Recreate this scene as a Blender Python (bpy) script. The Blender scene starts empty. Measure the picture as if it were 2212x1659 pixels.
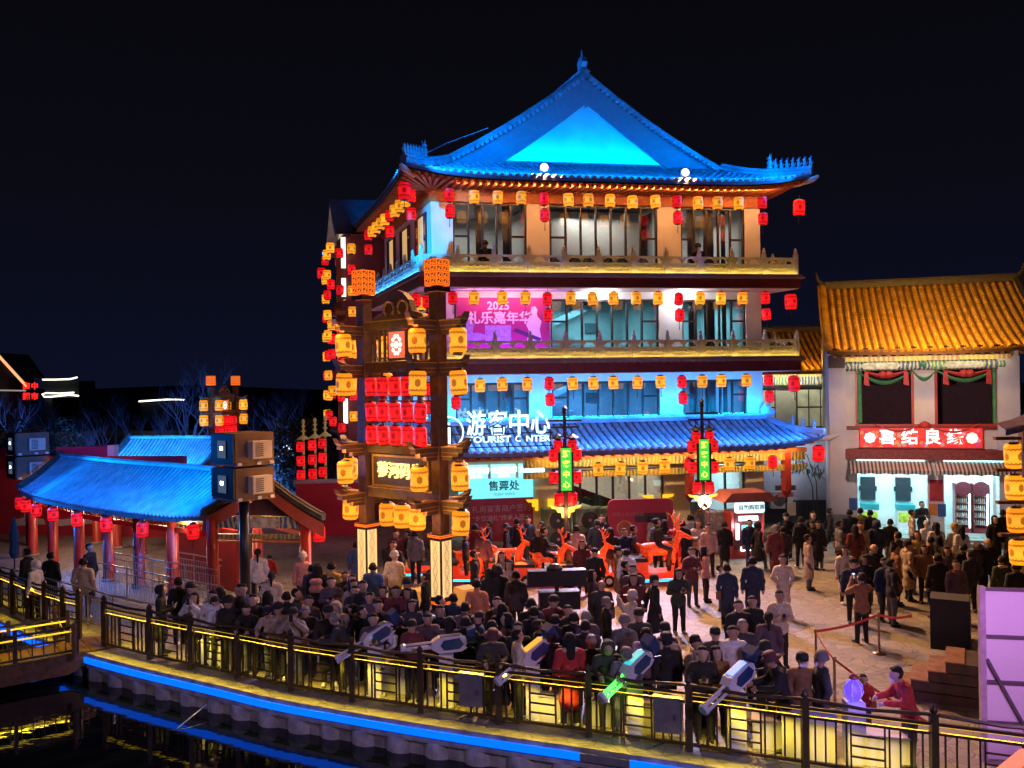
import bpy, bmesh, math, random
import numpy as np
from mathutils import Vector, Matrix
random.seed(7)
S = bpy.context.scene
C = S.collection
PI = math.pi
rad = math.radians
# ---------------------------------------------------------------- camera
CAM_H, FPX, ROLL = 6.6, 1890.0, 0.015          # focal length and roll in the units of a 2212 x 1659 picture
cd = bpy.data.cameras.new('camera')
cd.sensor_width = 36.0
cd.lens = FPX / 2212.0 * 36.0
cd.clip_start, cd.clip_end = 0.1, 3000.0
cam = bpy.data.objects.new('camera', cd)
C.objects.link(cam)
r_ = Vector((1, 0, -ROLL)).normalized()
u_ = Vector((ROLL, 0, 1)).normalized()
b_ = Vector((0, -1, 0))
cam.matrix_world = Matrix(((r_.x, u_.x, b_.x, 0), (r_.y, u_.y, b_.y, 0), (r_.z, u_.z, b_.z, CAM_H), (0, 0, 0, 1)))
S.camera = cam
# ---------------------------------------------------------------- night sky
W = bpy.data.worlds.new('World')
S.world = W
W.use_nodes = True
nt = W.node_tree
nt.nodes.clear()
tc = nt.nodes.new('ShaderNodeTexCoord')
sx = nt.nodes.new('ShaderNodeSeparateXYZ')
rp = nt.nodes.new('ShaderNodeValToRGB')
bg = nt.nodes.new('ShaderNodeBackground')
wo = nt.nodes.new('ShaderNodeOutputWorld')
nt.links.new(tc.outputs['Generated'], sx.inputs[0])
nt.links.new(sx.outputs['Z'], rp.inputs[0])
nt.links.new(rp.outputs[0], bg.inputs[0])
nt.links.new(bg.outputs[0], wo.inputs[0])
e = rp.color_ramp.elements
e[0].position, e[0].color = 0.0, (0.0030, 0.0042, 0.0140, 1)
e[1].position, e[1].color = 0.55, (0.0014, 0.0013, 0.0020, 1)
e2 = e.new(0.22)
e2.color = (0.0028, 0.0027, 0.0055, 1)
bg.inputs[1].default_value = 1.0
# ---------------------------------------------------------------- render settings
S.view_settings.view_transform = 'Standard'
S.view_settings.look = 'None'
S.view_settings.exposure = 0.22
S.view_settings.gamma = 1.0
S.render.engine = 'CYCLES'
S.cycles.use_denoising = True
S.cycles.use_light_tree = True
S.cycles.max_bounces = 5
S.cycles.diffuse_bounces = 2
S.cycles.glossy_bounces = 3
S.cycles.transparent_max_bounces = 8
S.cycles.sample_clamp_indirect = 3.0
S.cycles.caustics_reflective = False
S.cycles.caustics_refractive = False


# ---------------------------------------------------------------- pixel helpers (2212-wide picture)
def ray(x, y):
    a = (x - 1106) / FPX
    b = (829.5 - y) / FPX
    return Vector((a + ROLL * b, 1.0, b - ROLL * a))


def G(x, y, z=0.0):                       # where the sight line meets the level z
    d = ray(x, y)
    t = (z - CAM_H) / d.z
    return Vector((d.x * t, t, z))


def AT(x, y, Y):                          # the sight line at depth Y
    d = ray(x, y)
    return Vector((d.x * Y, Y, CAM_H + d.z * Y))


# ---------------------------------------------------------------- lamps
def lamp(kind, loc, target, col, power, **k):
    ld = bpy.data.lights.new('lamp', kind)
    ld.color = col
    ld.energy = power
    for a, v in k.items():
        setattr(ld, a, v)
    o = bpy.data.objects.new('lamp', ld)
    C.objects.link(o)
    o.location = loc
    if target is not None:
        o.rotation_euler = (Vector(target) - Vector(loc)).to_track_quat('-Z', 'Y').to_euler()
    return o


def strip_lamp(p, q, aim, col, power, w=0.05, spread=PI):
    """a linear LED fixture from p to q that shines along aim"""
    p, q, aim = Vector(p), Vector(q), Vector(aim).normalized()
    x = (q - p).normalized()
    z = (-aim - x * (-aim).dot(x)).normalized()
    y = z.cross(x)
    ld = bpy.data.lights.new('led_strip', 'AREA')
    ld.shape = 'RECTANGLE'
    ld.size, ld.size_y = (q - p).length, w
    ld.color, ld.energy, ld.spread = col, power, spread
    o = bpy.data.objects.new('led_strip', ld)
    C.objects.link(o)
    m = (p + q) / 2
    o.matrix_world = Matrix(((x.x, y.x, z.x, m.x), (x.y, y.y, z.y, m.y), (x.z, y.z, z.z, m.z), (0, 0, 0, 1)))
    return o


# ---------------------------------------------------------------- materials
MATS = {}


def M(name, col=(.5, .5, .5), rough=.6, metal=0., var=.18, ns=6., bump=0., bs=30., emit=None, es=1., coat=0.):
    if name in MATS:
        return MATS[name]
    m = bpy.data.materials.new(name)
    m.use_nodes = True
    n = m.node_tree
    p = n.nodes['Principled BSDF']
    p.inputs['Roughness'].default_value = rough
    p.inputs['Metallic'].default_value = metal
    if coat:
        p.inputs['Coat Weight'].default_value = coat
    t = n.nodes.new('ShaderNodeTexCoord')
    if var > 0:
        nz = n.nodes.new('ShaderNodeTexNoise')
        nz.inputs['Scale'].default_value = ns
        nz.inputs['Detail'].default_value = 5
        n.links.new(t.outputs['Object'], nz.inputs['Vector'])
        r = n.nodes.new('ShaderNodeValToRGB')
        r.color_ramp.elements[0].position = .3
        r.color_ramp.elements[1].position = .7
        r.color_ramp.elements[0].color = tuple(c * (1 - var) for c in col) + (1,)
        r.color_ramp.elements[1].color = tuple(min(1, c * (1 + var)) for c in col) + (1,)
        n.links.new(nz.outputs['Fac'], r.inputs[0])
        n.links.new(r.outputs[0], p.inputs['Base Color'])
    else:
        p.inputs['Base Color'].default_value = tuple(col) + (1,)
    if bump:
        nb = n.nodes.new('ShaderNodeTexNoise')
        nb.inputs['Scale'].default_value = bs
        nb.inputs['Detail'].default_value = 4
        n.links.new(t.outputs['Object'], nb.inputs['Vector'])
        bp = n.nodes.new('ShaderNodeBump')
        bp.inputs['Strength'].default_value = bump
        bp.inputs['Distance'].default_value = .03
        n.links.new(nb.outputs['Fac'], bp.inputs['Height'])
        n.links.new(bp.outputs[0], p.inputs['Normal'])
    if emit:
        p.inputs['Emission Color'].default_value = tuple(emit) + (1,)
        p.inputs['Emission Strength'].default_value = es
    MATS[name] = m
    return m


def glow(name, col, s=1.0, sample=True):
    m = M(name, tuple(c * .5 for c in col), .5, var=0, emit=col, es=s)
    if not sample:
        m.cycles.emission_sampling = 'NONE'
    return m


def node_mat(name):
    m = bpy.data.materials.new(name)
    m.use_nodes = True
    MATS[name] = m
    return m, m.node_tree, m.node_tree.nodes['Principled BSDF']


def mth(n, op, a, b=None, c=None):
    k = n.nodes.new('ShaderNodeMath')
    k.operation = op
    for i, v in enumerate((a, b, c)):
        if v is None:
            continue
        if isinstance(v, (int, float)):
            k.inputs[i].default_value = v
        else:
            n.links.new(v, k.inputs[i])
    return k.outputs[0]


def mixc(n, f, a, b):
    k = n.nodes.new('ShaderNodeMix')
    k.data_type = 'RGBA'
    for s, v in ((0, f), (6, a), (7, b)):
        if isinstance(v, (int, float)):
            k.inputs[s].default_value = v
        elif isinstance(v, tuple):
            k.inputs[s].default_value = v + (1,)
        else:
            n.links.new(v, k.inputs[s])
    return k.outputs[2]


def lantern_mat(name, base, hi, mark, strength, emblems=4, ink=.75):
    m, n, p = node_mat(name)
    uv = n.nodes.new('ShaderNodeUVMap')
    s = n.nodes.new('ShaderNodeSeparateXYZ')
    n.links.new(uv.outputs[0], s.inputs[0])
    u, v = s.outputs[0], s.outputs[1]
    fu = mth(n, 'SUBTRACT', mth(n, 'FRACT', mth(n, 'MULTIPLY', u, emblems)), .5)
    du = mth(n, 'MULTIPLY', fu, 3.4 / emblems * 1.0)
    dv = mth(n, 'MULTIPLY', mth(n, 'SUBTRACT', v, .5), 1.15)
    r = mth(n, 'SQRT', mth(n, 'ADD', mth(n, 'MULTIPLY', du, du), mth(n, 'MULTIPLY', dv, dv)))
    disc = mth(n, 'LESS_THAN', r, .185)
    ring = mth(n, 'GREATER_THAN', mth(n, 'SINE', mth(n, 'MULTIPLY', r, 110.)), -.15)
    ang = mth(n, 'ARCTAN2', dv, du)
    pet = mth(n, 'GREATER_THAN', mth(n, 'SINE', mth(n, 'ADD', mth(n, 'MULTIPLY', ang, 6.), mth(n, 'MULTIPLY', r, 30.))), -.1)
    emb = mth(n, 'MULTIPLY', disc, mth(n, 'ADD', .45, mth(n, 'MULTIPLY', .55, mth(n, 'MAXIMUM', ring, pet))))
    tri = mth(n, 'ABSOLUTE', mth(n, 'SUBTRACT', mth(n, 'FRACT', mth(n, 'MULTIPLY', u, 14.)), .5))
    zz = mth(n, 'ABSOLUTE', mth(n, 'SUBTRACT', mth(n, 'ABSOLUTE', mth(n, 'SUBTRACT', v, .5)), mth(n, 'ADD', .27, mth(n, 'MULTIPLY', tri, .11))))
    band = mth(n, 'LESS_THAN', zz, .026)
    line = mth(n, 'LESS_THAN', mth(n, 'ABSOLUTE', mth(n, 'SUBTRACT', mth(n, 'ABSOLUTE', mth(n, 'SUBTRACT', v, .5)), .335)), .010)
    f = mth(n, 'MULTIPLY', mth(n, 'MAXIMUM', mth(n, 'MAXIMUM', emb, band), line), ink)
    # the bulb hangs in the middle of the lantern: its cloth is brightest there
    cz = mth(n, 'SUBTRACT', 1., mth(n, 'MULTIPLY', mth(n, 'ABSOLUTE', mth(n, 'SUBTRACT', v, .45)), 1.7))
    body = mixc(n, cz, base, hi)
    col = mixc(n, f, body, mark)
    p.inputs['Base Color'].default_value = tuple(c * .5 for c in base) + (1,)
    n.links.new(col, p.inputs['Emission Color'])
    oi = n.nodes.new('ShaderNodeObjectInfo')
    n.links.new(mth(n, 'MULTIPLY', mth(n, 'ADD', .78, mth(n, 'MULTIPLY', oi.outputs['Random'], .42)), strength), p.inputs['Emission Strength'])
    p.inputs['Roughness'].default_value = .6
    return m


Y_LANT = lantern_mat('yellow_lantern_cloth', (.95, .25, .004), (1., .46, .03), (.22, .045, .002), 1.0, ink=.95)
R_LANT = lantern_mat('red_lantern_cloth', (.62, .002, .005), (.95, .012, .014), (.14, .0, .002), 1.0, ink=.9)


# ---------------------------------------------------------------- mesh collector
class MB:
    def __init__(s):
        s.v, s.f, s.m, s.uv = [], [], [], {}

    def add(s, vs, fs, mi=0):
        o = len(s.v)
        s.v += [tuple(v) for v in vs]
        for f in fs:
            s.f.append(tuple(i + o for i in f))
            s.m.append(mi)
        return s

    def box(s, c, d, rz=0., mi=0, rot=None):
        x, y, z = d[0] / 2, d[1] / 2, d[2] / 2
        vs = [Vector((i, j, k)) for i in (-x, x) for j in (-y, y) for k in (-z, z)]
        if rot is not None:
            vs = [rot @ v for v in vs]
        if rz:
            R = Matrix.Rotation(rz, 3, 'Z')
            vs = [R @ v for v in vs]
        c = Vector(c)
        return s.add([v + c for v in vs], [(0, 1, 3, 2), (4, 6, 7, 5), (0, 4, 5, 1), (2, 3, 7, 6), (0, 2, 6, 4), (1, 5, 7, 3)], mi)

    def bx(s, x0, x1, y0, y1, z0, z1, mi=0):
        return s.box(((x0 + x1) / 2, (y0 + y1) / 2, (z0 + z1) / 2), (abs(x1 - x0), abs(y1 - y0), abs(z1 - z0)), 0, mi)

    def beam(s, p, q, w, h, mi=0):
        p, q = Vector(p), Vector(q)
        d = (q - p).normalized()
        up = Vector((0, 0, 1)) if abs(d.z) < .95 else Vector((0, 1, 0))
        x = d.cross(up).normalized() * (w / 2)
        y = x.cross(d).normalized() * (h / 2)
        vs = [a + i * x + j * y for a in (p, q) for (i, j) in ((-1, -1), (1, -1), (1, 1), (-1, 1))]
        return s.add(vs, [(0, 1, 2, 3), (7, 6, 5, 4), (0, 4, 5, 1), (1, 5, 6, 2), (2, 6, 7, 3), (3, 7, 4, 0)], mi)

    def tube(s, pts, r, n=8, mi=0, cap=True):
        pts = [Vector(p) for p in pts]
        if not isinstance(r, (list, tuple)):
            r = [r] * len(pts)
        vs, fs = [], []
        ref = None
        for i, p in enumerate(pts):
            d = (pts[min(i + 1, len(pts) - 1)] - pts[max(i - 1, 0)])
            d = d.normalized() if d.length > 1e-9 else Vector((0, 0, 1))
            if ref is None:
                ref = Vector((0, 0, 1)) if abs(d.z) < .9 else Vector((1, 0, 0))
            x = d.cross(ref)
            if x.length < 1e-4:
                x = d.cross(Vector((0, 1, .3)))
            x.normalize()
            y = x.cross(d)
            for k in range(n):
                a = 2 * PI * k / n
                vs.append(p + (x * math.cos(a) + y * math.sin(a)) * r[i])
        for i in range(len(pts) - 1):
            for k in range(n):
                k2 = (k + 1) % n
                fs.append((i * n + k, i * n + k2, (i + 1) * n + k2, (i + 1) * n + k))
        if cap:
            fs.append(tuple(range(n))[::-1])
            fs.append(tuple((len(pts) - 1) * n + k for k in range(n)))
        return s.add(vs, fs, mi)

    def lathe(s, prof, n=12, c=(0, 0, 0), mi=0, uv=False, cap=True, rot=None):
        c = Vector(c)
        vs, fs = [], []
        for (r, z) in prof:
            for k in range(n):
                a = 2 * PI * k / n
                v = Vector((r * math.cos(a), r * math.sin(a), z))
                if rot is not None:
                    v = rot @ v
                vs.append(v + c)
        f0 = len(s.f)
        for i in range(len(prof) - 1):
            for k in range(n):
                k2 = (k + 1) % n
                fs.append((i * n + k, i * n + k2, (i + 1) * n + k2, (i + 1) * n + k))
                if uv:
                    zz = [(prof[i][1] - prof[0][1]) / (prof[-1][1] - prof[0][1]), (prof[i + 1][1] - prof[0][1]) / (prof[-1][1] - prof[0][1])]
                    s.uv[f0 + len(fs) - 1] = [(k / n, zz[0]), ((k + 1) / n, zz[0]), ((k + 1) / n, zz[1]), (k / n, zz[1])]
        if cap:
            fs.append(tuple(range(n))[::-1])
            fs.append(tuple((len(prof) - 1) * n + k for k in range(n)))
        return s.add(vs, fs, mi)

    def prism(s, poly, o, ax, ay, az, mi=0):
        """extrude a 2D outline: o + x*ax + y*ay, thickness vector az"""
        o, ax, ay, az = Vector(o), Vector(ax), Vector(ay), Vector(az)
        n = len(poly)
        vs = [o + ax * x + ay * y for x, y in poly] + [o + ax * x + ay * y + az for x, y in poly]
        fs = [tuple(range(n))[::-1], tuple(range(n, 2 * n))]
        fs += [(i, (i + 1) % n, (i + 1) % n + n, i + n) for i in range(n)]
        return s.add(vs, fs, mi)

    def grid(s, rows, mi=0, close=False):
        n = len(rows[0])
        vs = [v for r in rows for v in r]
        fs = [(i * n + j, i * n + j + 1, (i + 1) * n + j + 1, (i + 1) * n + j) for i in range(len(rows) - 1) for j in range(n - 1)]
        return s.add(vs, fs, mi)

    def mesh(s, name, mats, smooth=False, warp=None, shift=None):
        vs = s.v
        if warp:
            vs = [warp(v) for v in vs]
        if shift is not None:
            vs = [(v[0] - shift[0], v[1] - shift[1], v[2] - shift[2]) for v in vs]
        me = bpy.data.meshes.new(name)
        me.from_pydata(vs, [], s.f)
        for m in (mats if isinstance(mats, (list, tuple)) else [mats]):
            me.materials.append(m)
        if any(s.m):
            me.polygons.foreach_set('material_index', s.m)
        if s.uv:
            ul = me.uv_layers.new(name='UVMap')
            for fi, uvs in s.uv.items():
                for li, w in zip(me.polygons[fi].loop_indices, uvs):
                    ul.data[li].uv = w
        if smooth:
            me.polygons.foreach_set('use_smooth', [True] * len(me.polygons))
        return me

    def build(s, name, mats, parent=None, smooth=False, warp=None, loc=None):
        sh = None
        if parent is None and loc is None and s.v:
            a = np.array(s.v)
            sh = ((a[:, 0].min() + a[:, 0].max()) / 2, (a[:, 1].min() + a[:, 1].max()) / 2, a[:, 2].min())
        me = s.mesh(name, mats, smooth, warp, sh)
        o = put(me, name, parent)
        if sh is not None:
            o.location = sh
        if loc is not None:
            o.location = loc
        return o


def put(me, name, parent=None, loc=None, rz=0., sc=None):
    o = bpy.data.objects.new(name, me)
    C.objects.link(o)
    if parent is not None:
        o.parent = parent
    if loc is not None:
        o.location = loc
    if rz:
        o.rotation_euler = (0, 0, rz)
    if sc is not None:
        o.scale = sc if isinstance(sc, (tuple, list)) else (sc, sc, sc)
    return o


def tag(o, label=None, cat=None, group=None, kind=None):
    for k, v in (('label', label), ('category', cat), ('group', group), ('kind', kind)):
        if v:
            o[k] = v
    return o


def thing(name, label, cat, loc=(0, 0, 0), rz=0., group=None, sc=None):
    return tag(put(None, name, None, loc, rz, sc), label, cat, group)


def copy_tree(o, parent=None):
    c = o.copy()
    C.objects.link(c)
    if parent is not None:
        c.parent = parent
    for ch in list(o.children):
        copy_tree(ch, c)
    return c


def text(name, s, size, mat, parent, loc, rot=(PI / 2, 0, 0), depth=.02, bold=0., align='CENTER', sx_=1.0, fit=None):
    cu = bpy.data.curves.new(name, 'FONT')
    cu.body = s
    cu.size = size
    cu.extrude = depth
    cu.offset = bold
    cu.align_x = align
    cu.align_y = 'CENTER'
    cu.resolution_u = 2
    t = bpy.data.objects.new(name, cu)
    C.objects.link(t)
    dg = bpy.context.evaluated_depsgraph_get()
    me = bpy.data.meshes.new_from_object(t.evaluated_get(dg))
    bpy.data.objects.remove(t)
    bpy.data.curves.remove(cu)
    me.materials.clear()
    me.materials.append(mat)
    o = put(me, name, parent, loc)
    o.rotation_euler = rot
    if fit:
        xs = [v.co.x for v in me.vertices]
        sx_ = fit / (max(xs) - min(xs))
    o.scale = (sx_, 1, 1)
    return o


def crom(P, n):                                   # smooth curve through points
    P = [Vector(p) for p in P]
    P = [2 * P[0] - P[1]] + P + [2 * P[-1] - P[-2]]
    out = []
    for i in range(1, len(P) - 2):
        for k in range(n):
            t = k / n
            a, b, c, d = P[i - 1:i + 3]
            out.append(.5 * ((2 * b) + (c - a) * t + (2 * a - 5 * b + 4 * c - d) * t * t + (3 * b - a - 3 * c + d) * t ** 3))
    out.append(P[-2])
    return out


def along(P, s):                                  # point at fraction s of a dense polyline
    t = max(0, min(.99999, s)) * (len(P) - 1)
    i = int(t)
    return P[i].lerp(P[i + 1], t - i)


ORD = 'first second third fourth fifth sixth seventh eighth ninth tenth eleventh twelfth'.split()
# plain materials
WALL = M('white_render', (.68, .66, .64), .8, var=.13, ns=.9, bump=.08, bs=60)
DRED = M('dark_red_paint', (.16, .022, .018), .5, var=.2, ns=3)
RED = M('red_lacquer', (.42, .035, .022), .4, var=.15, ns=2.5, bump=.03)
WOODD = M('dark_stained_wood', (.085, .045, .026), .5, var=.3, ns=8, bump=.08)
WOODB = M('brown_wood', (.20, .105, .048), .55, var=.3, ns=8, bump=.08)
ORW = M('orange_eave_timber', (.50, .16, .055), .6, var=.2, ns=5)
FRAME = M('dark_window_frame', (.035, .022, .02), .4, var=.2)
TILE = M('grey_roof_tile', (.36, .38, .40), .55, var=.3, ns=2.2, bump=.15, bs=40)
BEDM = M('shaded_pan_tile', (.10, .105, .115), .7, var=.35, ns=3, bump=.2, bs=25)  # roof tile darkened: shade between the cover rows put into the bed colour
BEDY = M('shaded_amber_pan_tile', (.20, .085, .012), .6, var=.35, ns=3, bump=.2, bs=25)  # golden tile darkened likewise, gap shade kept in the colour
TILEY = M('golden_glazed_tile', (.55, .27, .03), .45, var=.35, ns=2.5, bump=.15, bs=40)
STONE = M('carved_stone', (.52, .50, .46), .75, var=.15, ns=5, bump=.15, bs=45)
BLACK = M('black_metal', (.012, .012, .013), .4, var=.2)
DARKM = M('dark_bronze_metal', (.045, .032, .024), .45, .3, var=.25, ns=6)
STEEL = M('brushed_steel', (.62, .60, .58), .28, .9, var=.1)
CREAM = M('cream_render', (.62, .50, .32), .8, var=.1, ns=1.5)
WHITE = M('white_plastic', (.75, .75, .78), .35, var=.05)
# ================================================================ GROUND, BANK, WATER
def paving():
    m, n, p = node_mat('stone_paving')
    t = n.nodes.new('ShaderNodeTexCoord')
    v = n.nodes.new('ShaderNodeTexVoronoi')
    v.feature = 'DISTANCE_TO_EDGE'
    v.inputs['Scale'].default_value = 3.1
    v2 = n.nodes.new('ShaderNodeTexVoronoi')
    v2.inputs['Scale'].default_value = 3.1
    nz = n.nodes.new('ShaderNodeTexNoise')
    nz.inputs['Scale'].default_value = 9.
    nz.inputs['Detail'].default_value = 8
    nl = n.nodes.new('ShaderNodeTexNoise')
    nl.inputs['Scale'].default_value = .35
    for k in (v, v2, nz, nl):
        n.links.new(t.outputs['Object'], k.inputs['Vector'])
    j = n.nodes.new('ShaderNodeMapRange')
    j.inputs[1].default_value, j.inputs[2].default_value = .01, .05
    n.links.new(v.outputs['Distance'], j.inputs[0])
    sp = n.nodes.new('ShaderNodeSeparateColor')
    n.links.new(v2.outputs['Color'], sp.inputs[0])
    c1 = mixc(n, sp.outputs[0], (.23, .20, .18), (.37, .34, .31))
    c2 = mixc(n, mth(n, 'MULTIPLY', nz.outputs['Fac'], .7), c1, (.17, .155, .145))
    c3 = mixc(n, mth(n, 'MULTIPLY', nl.outputs['Fac'], .5), c2, (.22, .20, .185))
    col = mixc(n, j.outputs[0], (.14, .125, .115), c3)
    n.links.new(col, p.inputs['Base Color'])
    p.inputs['Roughness'].default_value = .55
    bp = n.nodes.new('ShaderNodeBump')
    bp.inputs['Strength'].default_value = .45
    bp.inputs['Distance'].default_value = .03
    h = mth(n, 'ADD', mth(n, 'MULTIPLY', nz.outputs['Fac'], .9), mth(n, 'MULTIPLY', j.outputs[0], .6))
    n.links.new(h, bp.inputs['Height'])
    n.links.new(bp.outputs[0], p.inputs['Normal'])
    return m


PAVE = paving()
CONC = M('weathered_concrete', (.30, .28, .26), .85, var=.45, ns=3.5, bump=.4, bs=14)
FENCE_PX = [(226, 1399), (324, 1424), (413, 1444), (514, 1466), (630, 1492), (761, 1515), (909, 1539), (1078, 1564), (1272, 1591), (1489, 1622), (1740, 1660), (2019, 1702)]
FP = [G(x, y) for x, y in FENCE_PX]
FP.append(FP[-1] + (FP[-1] - FP[-2]))
LF = [G(171, 1380), G(136, 1276, 1.2), G(96, 1264, 1.2), G(60, 1251, 1.2), G(27, 1239, 1.2)]
LF = [Vector((p.x, p.y, 0)) for p in LF]
LF.append(LF[-1] + (LF[-1] - LF[-2]) * 1.0)
LF.append(LF[-1] + (LF[-1] - LF[-2]) * 1.2)
bl = list(reversed(LF)) + FP
bl = [bl[0] + Vector((-60, 45, 0)), bl[0] + Vector((-8, 6, 0))] + bl + [FP[-1] + (FP[-1] - FP[-2]) * 2, FP[-1] + (FP[-1] - FP[-2]) * 12]


def offset_line(P, d):
    out = []
    for i, p in enumerate(P):
        t = (P[min(i + 1, len(P) - 1)] - P[max(i - 1, 0)])
        t.z = 0
        t.normalize()
        out.append(p + Vector((t.y, -t.x, 0)) * d)
    return out


bank = offset_line(bl, .42)
bank = [bank[0]] + crom(bank[1:-1], 4) + [bank[-1]]
g = MB()
rows = []
for t in (0, .01, .03, .1, .3, 1):
    rows.append([Vector((p.x * (1 + t * 14), p.y + (700 - p.y) * t, 0)) for p in bank])
g.grid(rows)
tag(g.build('plaza_ground', PAVE, loc=(0, 0, 0)), kind='structure')
# the cap beam of the bank and its piles
bw = put(None, 'canal_bank', None, (0, 0, 0))
tag(bw, kind='structure')
cap = MB()
o1, o2 = offset_line(bank, .0), offset_line(bank, .10)
cap.grid([[p + Vector((0, 0, .0)) for p in o1], [p + Vector((0, 0, .004)) for p in o2], [p + Vector((0, 0, -.36)) for p in o2], [p + Vector((0, 0, -.36)) for p in o1], [p + Vector((0, 0, -1.6)) for p in o1]])
cap.build('cap_beam', CONC, bw)
dense = offset_line(crom(bl[2:-1], 12), .20)
acc, last = 0., dense[0]
pile = MB()
pile.lathe([(.35, -1.7), (.36, -.9), (.345, -.34)], 14)
pm = pile.mesh('pile', CONC, True)
for p in dense[1:]:
    acc += (p - last).length
    last = p
    if acc > .80:
        acc = 0.
        put(pm, 'pile', bw, (p.x, p.y, random.uniform(-.03, .0)), random.uniform(0, 6), (random.uniform(.92, 1.06),) * 2 + (1,))
BLUE = glow('blue_led_strip', (.0, .11, 1.), 1.6)
dark_strip = M('unlit_led_strip', (.16, .16, .18), .5)
sl = offset_line(crom(bl[2:-1], 12), .54)
k0 = 0
for i in range(0, len(sl) - 6, 6):
    seg = sl[i:i + 7]
    mid = seg[3]
    b = MB()
    o3 = offset_line(seg, .04)
    b.grid([[p + Vector((0, 0, -.08)) for p in seg], [p + Vector((0, 0, -.08)) for p in o3], [p + Vector((0, 0, -.22)) for p in o3], [p + Vector((0, 0, -.22)) for p in seg]])
    unlit = 1.3 < mid.x < 2.4
    b.build('led_strip', dark_strip if unlit else BLUE, bw)
# water
m, n, p = node_mat('dark_canal_water')
p.inputs['Base Color'].default_value = (.004, .006, .008, 1)
p.inputs['Roughness'].default_value = .025
p.inputs['IOR'].default_value = 1.33
p.inputs['Specular IOR Level'].default_value = .9
t = n.nodes.new('ShaderNodeTexCoord')
mp = n.nodes.new('ShaderNodeMapping')
mp.inputs['Scale'].default_value = (.7, 1.6, 1)
nz = n.nodes.new('ShaderNodeTexNoise')
nz.inputs['Scale'].default_value = 1.5
nz.inputs['Detail'].default_value = 3
n.links.new(t.outputs['Object'], mp.inputs[0])
n.links.new(mp.outputs[0], nz.inputs['Vector'])
bp = n.nodes.new('ShaderNodeBump')
bp.inputs['Strength'].default_value = .10
bp.inputs['Distance'].default_value = .05
n.links.new(nz.outputs['Fac'], bp.inputs['Height'])
n.links.new(bp.outputs[0], p.inputs['Normal'])
w = MB()
w.grid([[(-300, -60, -.65), (300, -60, -.65)], [(-300, 120, -.65), (300, 120, -.65)]])
tag(w.build('canal_water', m, loc=(0, 0, 0)), kind='structure')

# ================================================================ PROMENADE FENCE
YLED = (1., .70, .04)
FPAINT = M('brown_fence_paint', (.045, .028, .017), .45, var=.3, ns=10)
YG = glow('yellow_led_line', (1., .62, .02), 1.0, False)
postm = MB().box((0, 0, .60), (.115, .115, 1.2)).lathe([(.035, 1.2), (.062, 1.23), (.07, 1.27), (.045, 1.31), (.02, 1.345), (.0, 1.36)], 10, cap=False).mesh('post', FPAINT)
spindle = MB().box((0, 0, .5), (.03, .03, .76)).mesh('baluster', FPAINT)


def fence_run(P, name, label, power=23., htop=1.18, lit=True):
    root = thing(name, label, 'fence', P[0])
    O = P[0]
    for p in P:
        put(postm, 'post', root, p - O, 0)
    for a, b in zip(P[:-1], P[1:]):
        d = (b - a).normalized()
        L = (b - a).length
        ang = math.atan2(d.y, d.x)
        a2, b2 = a - O + d * .06, b - O - d * .06
        Z = Vector((0, 0, 1))
        sag = Vector((0, 0, -.05))
        MB().tube([a2 + Z * htop, (a2 + b2) / 2 + Z * htop + sag, b2 + Z * htop], .032, 6).build('handrail', FPAINT, root)
        MB().beam(a2 + Z * 1.03, b2 + Z * 1.03, .05, .05).build('upper_rail', FPAINT, root)
        MB().beam(a2 + Z * .88, b2 + Z * .88, .05, .045).build('middle_rail', FPAINT, root)
        MB().beam(a2 + Z * .12, b2 + Z * .12, .06, .05).build('bottom_rail', FPAINT, root)
        MB().beam(a2 + Z * .998, b2 + Z * .998, .02, .010).build('led_line', YG, root)
        n = max(6, int(L / .155))
        mid0, mid1 = L / 2 - .26, L / 2 + .26
        for k in range(1, n):
            x = L * k / n
            if mid0 - .05 < x < mid1 + .05:
                continue
            q = a - O + d * x
            put(spindle, 'baluster', root, q, ang)
        for x in (mid0, mid1):
            put(spindle, 'baluster', root, a - O + d * x, ang)
        for z in (.32, .5, .68):
            MB().beam(a - O + d * mid0 + Z * z, a - O + d * mid1 + Z * z, .028, .028).build('rung', FPAINT, root)
        if lit:
            strip_lamp(a + d * .1 + Z * .985, b - d * .1 + Z * .985, (0, 0, -1), YLED, power * L / 1.8, .03, rad(100))
    return root


fence_run(FP, 'promenade_fence', 'brown metal fence with yellow lit rails along the crowded canal promenade')
fence_run(LF[::-1], 'promenade_fence', 'brown fence with yellow lit rails in front of the steel queue barriers', 14.)
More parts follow.
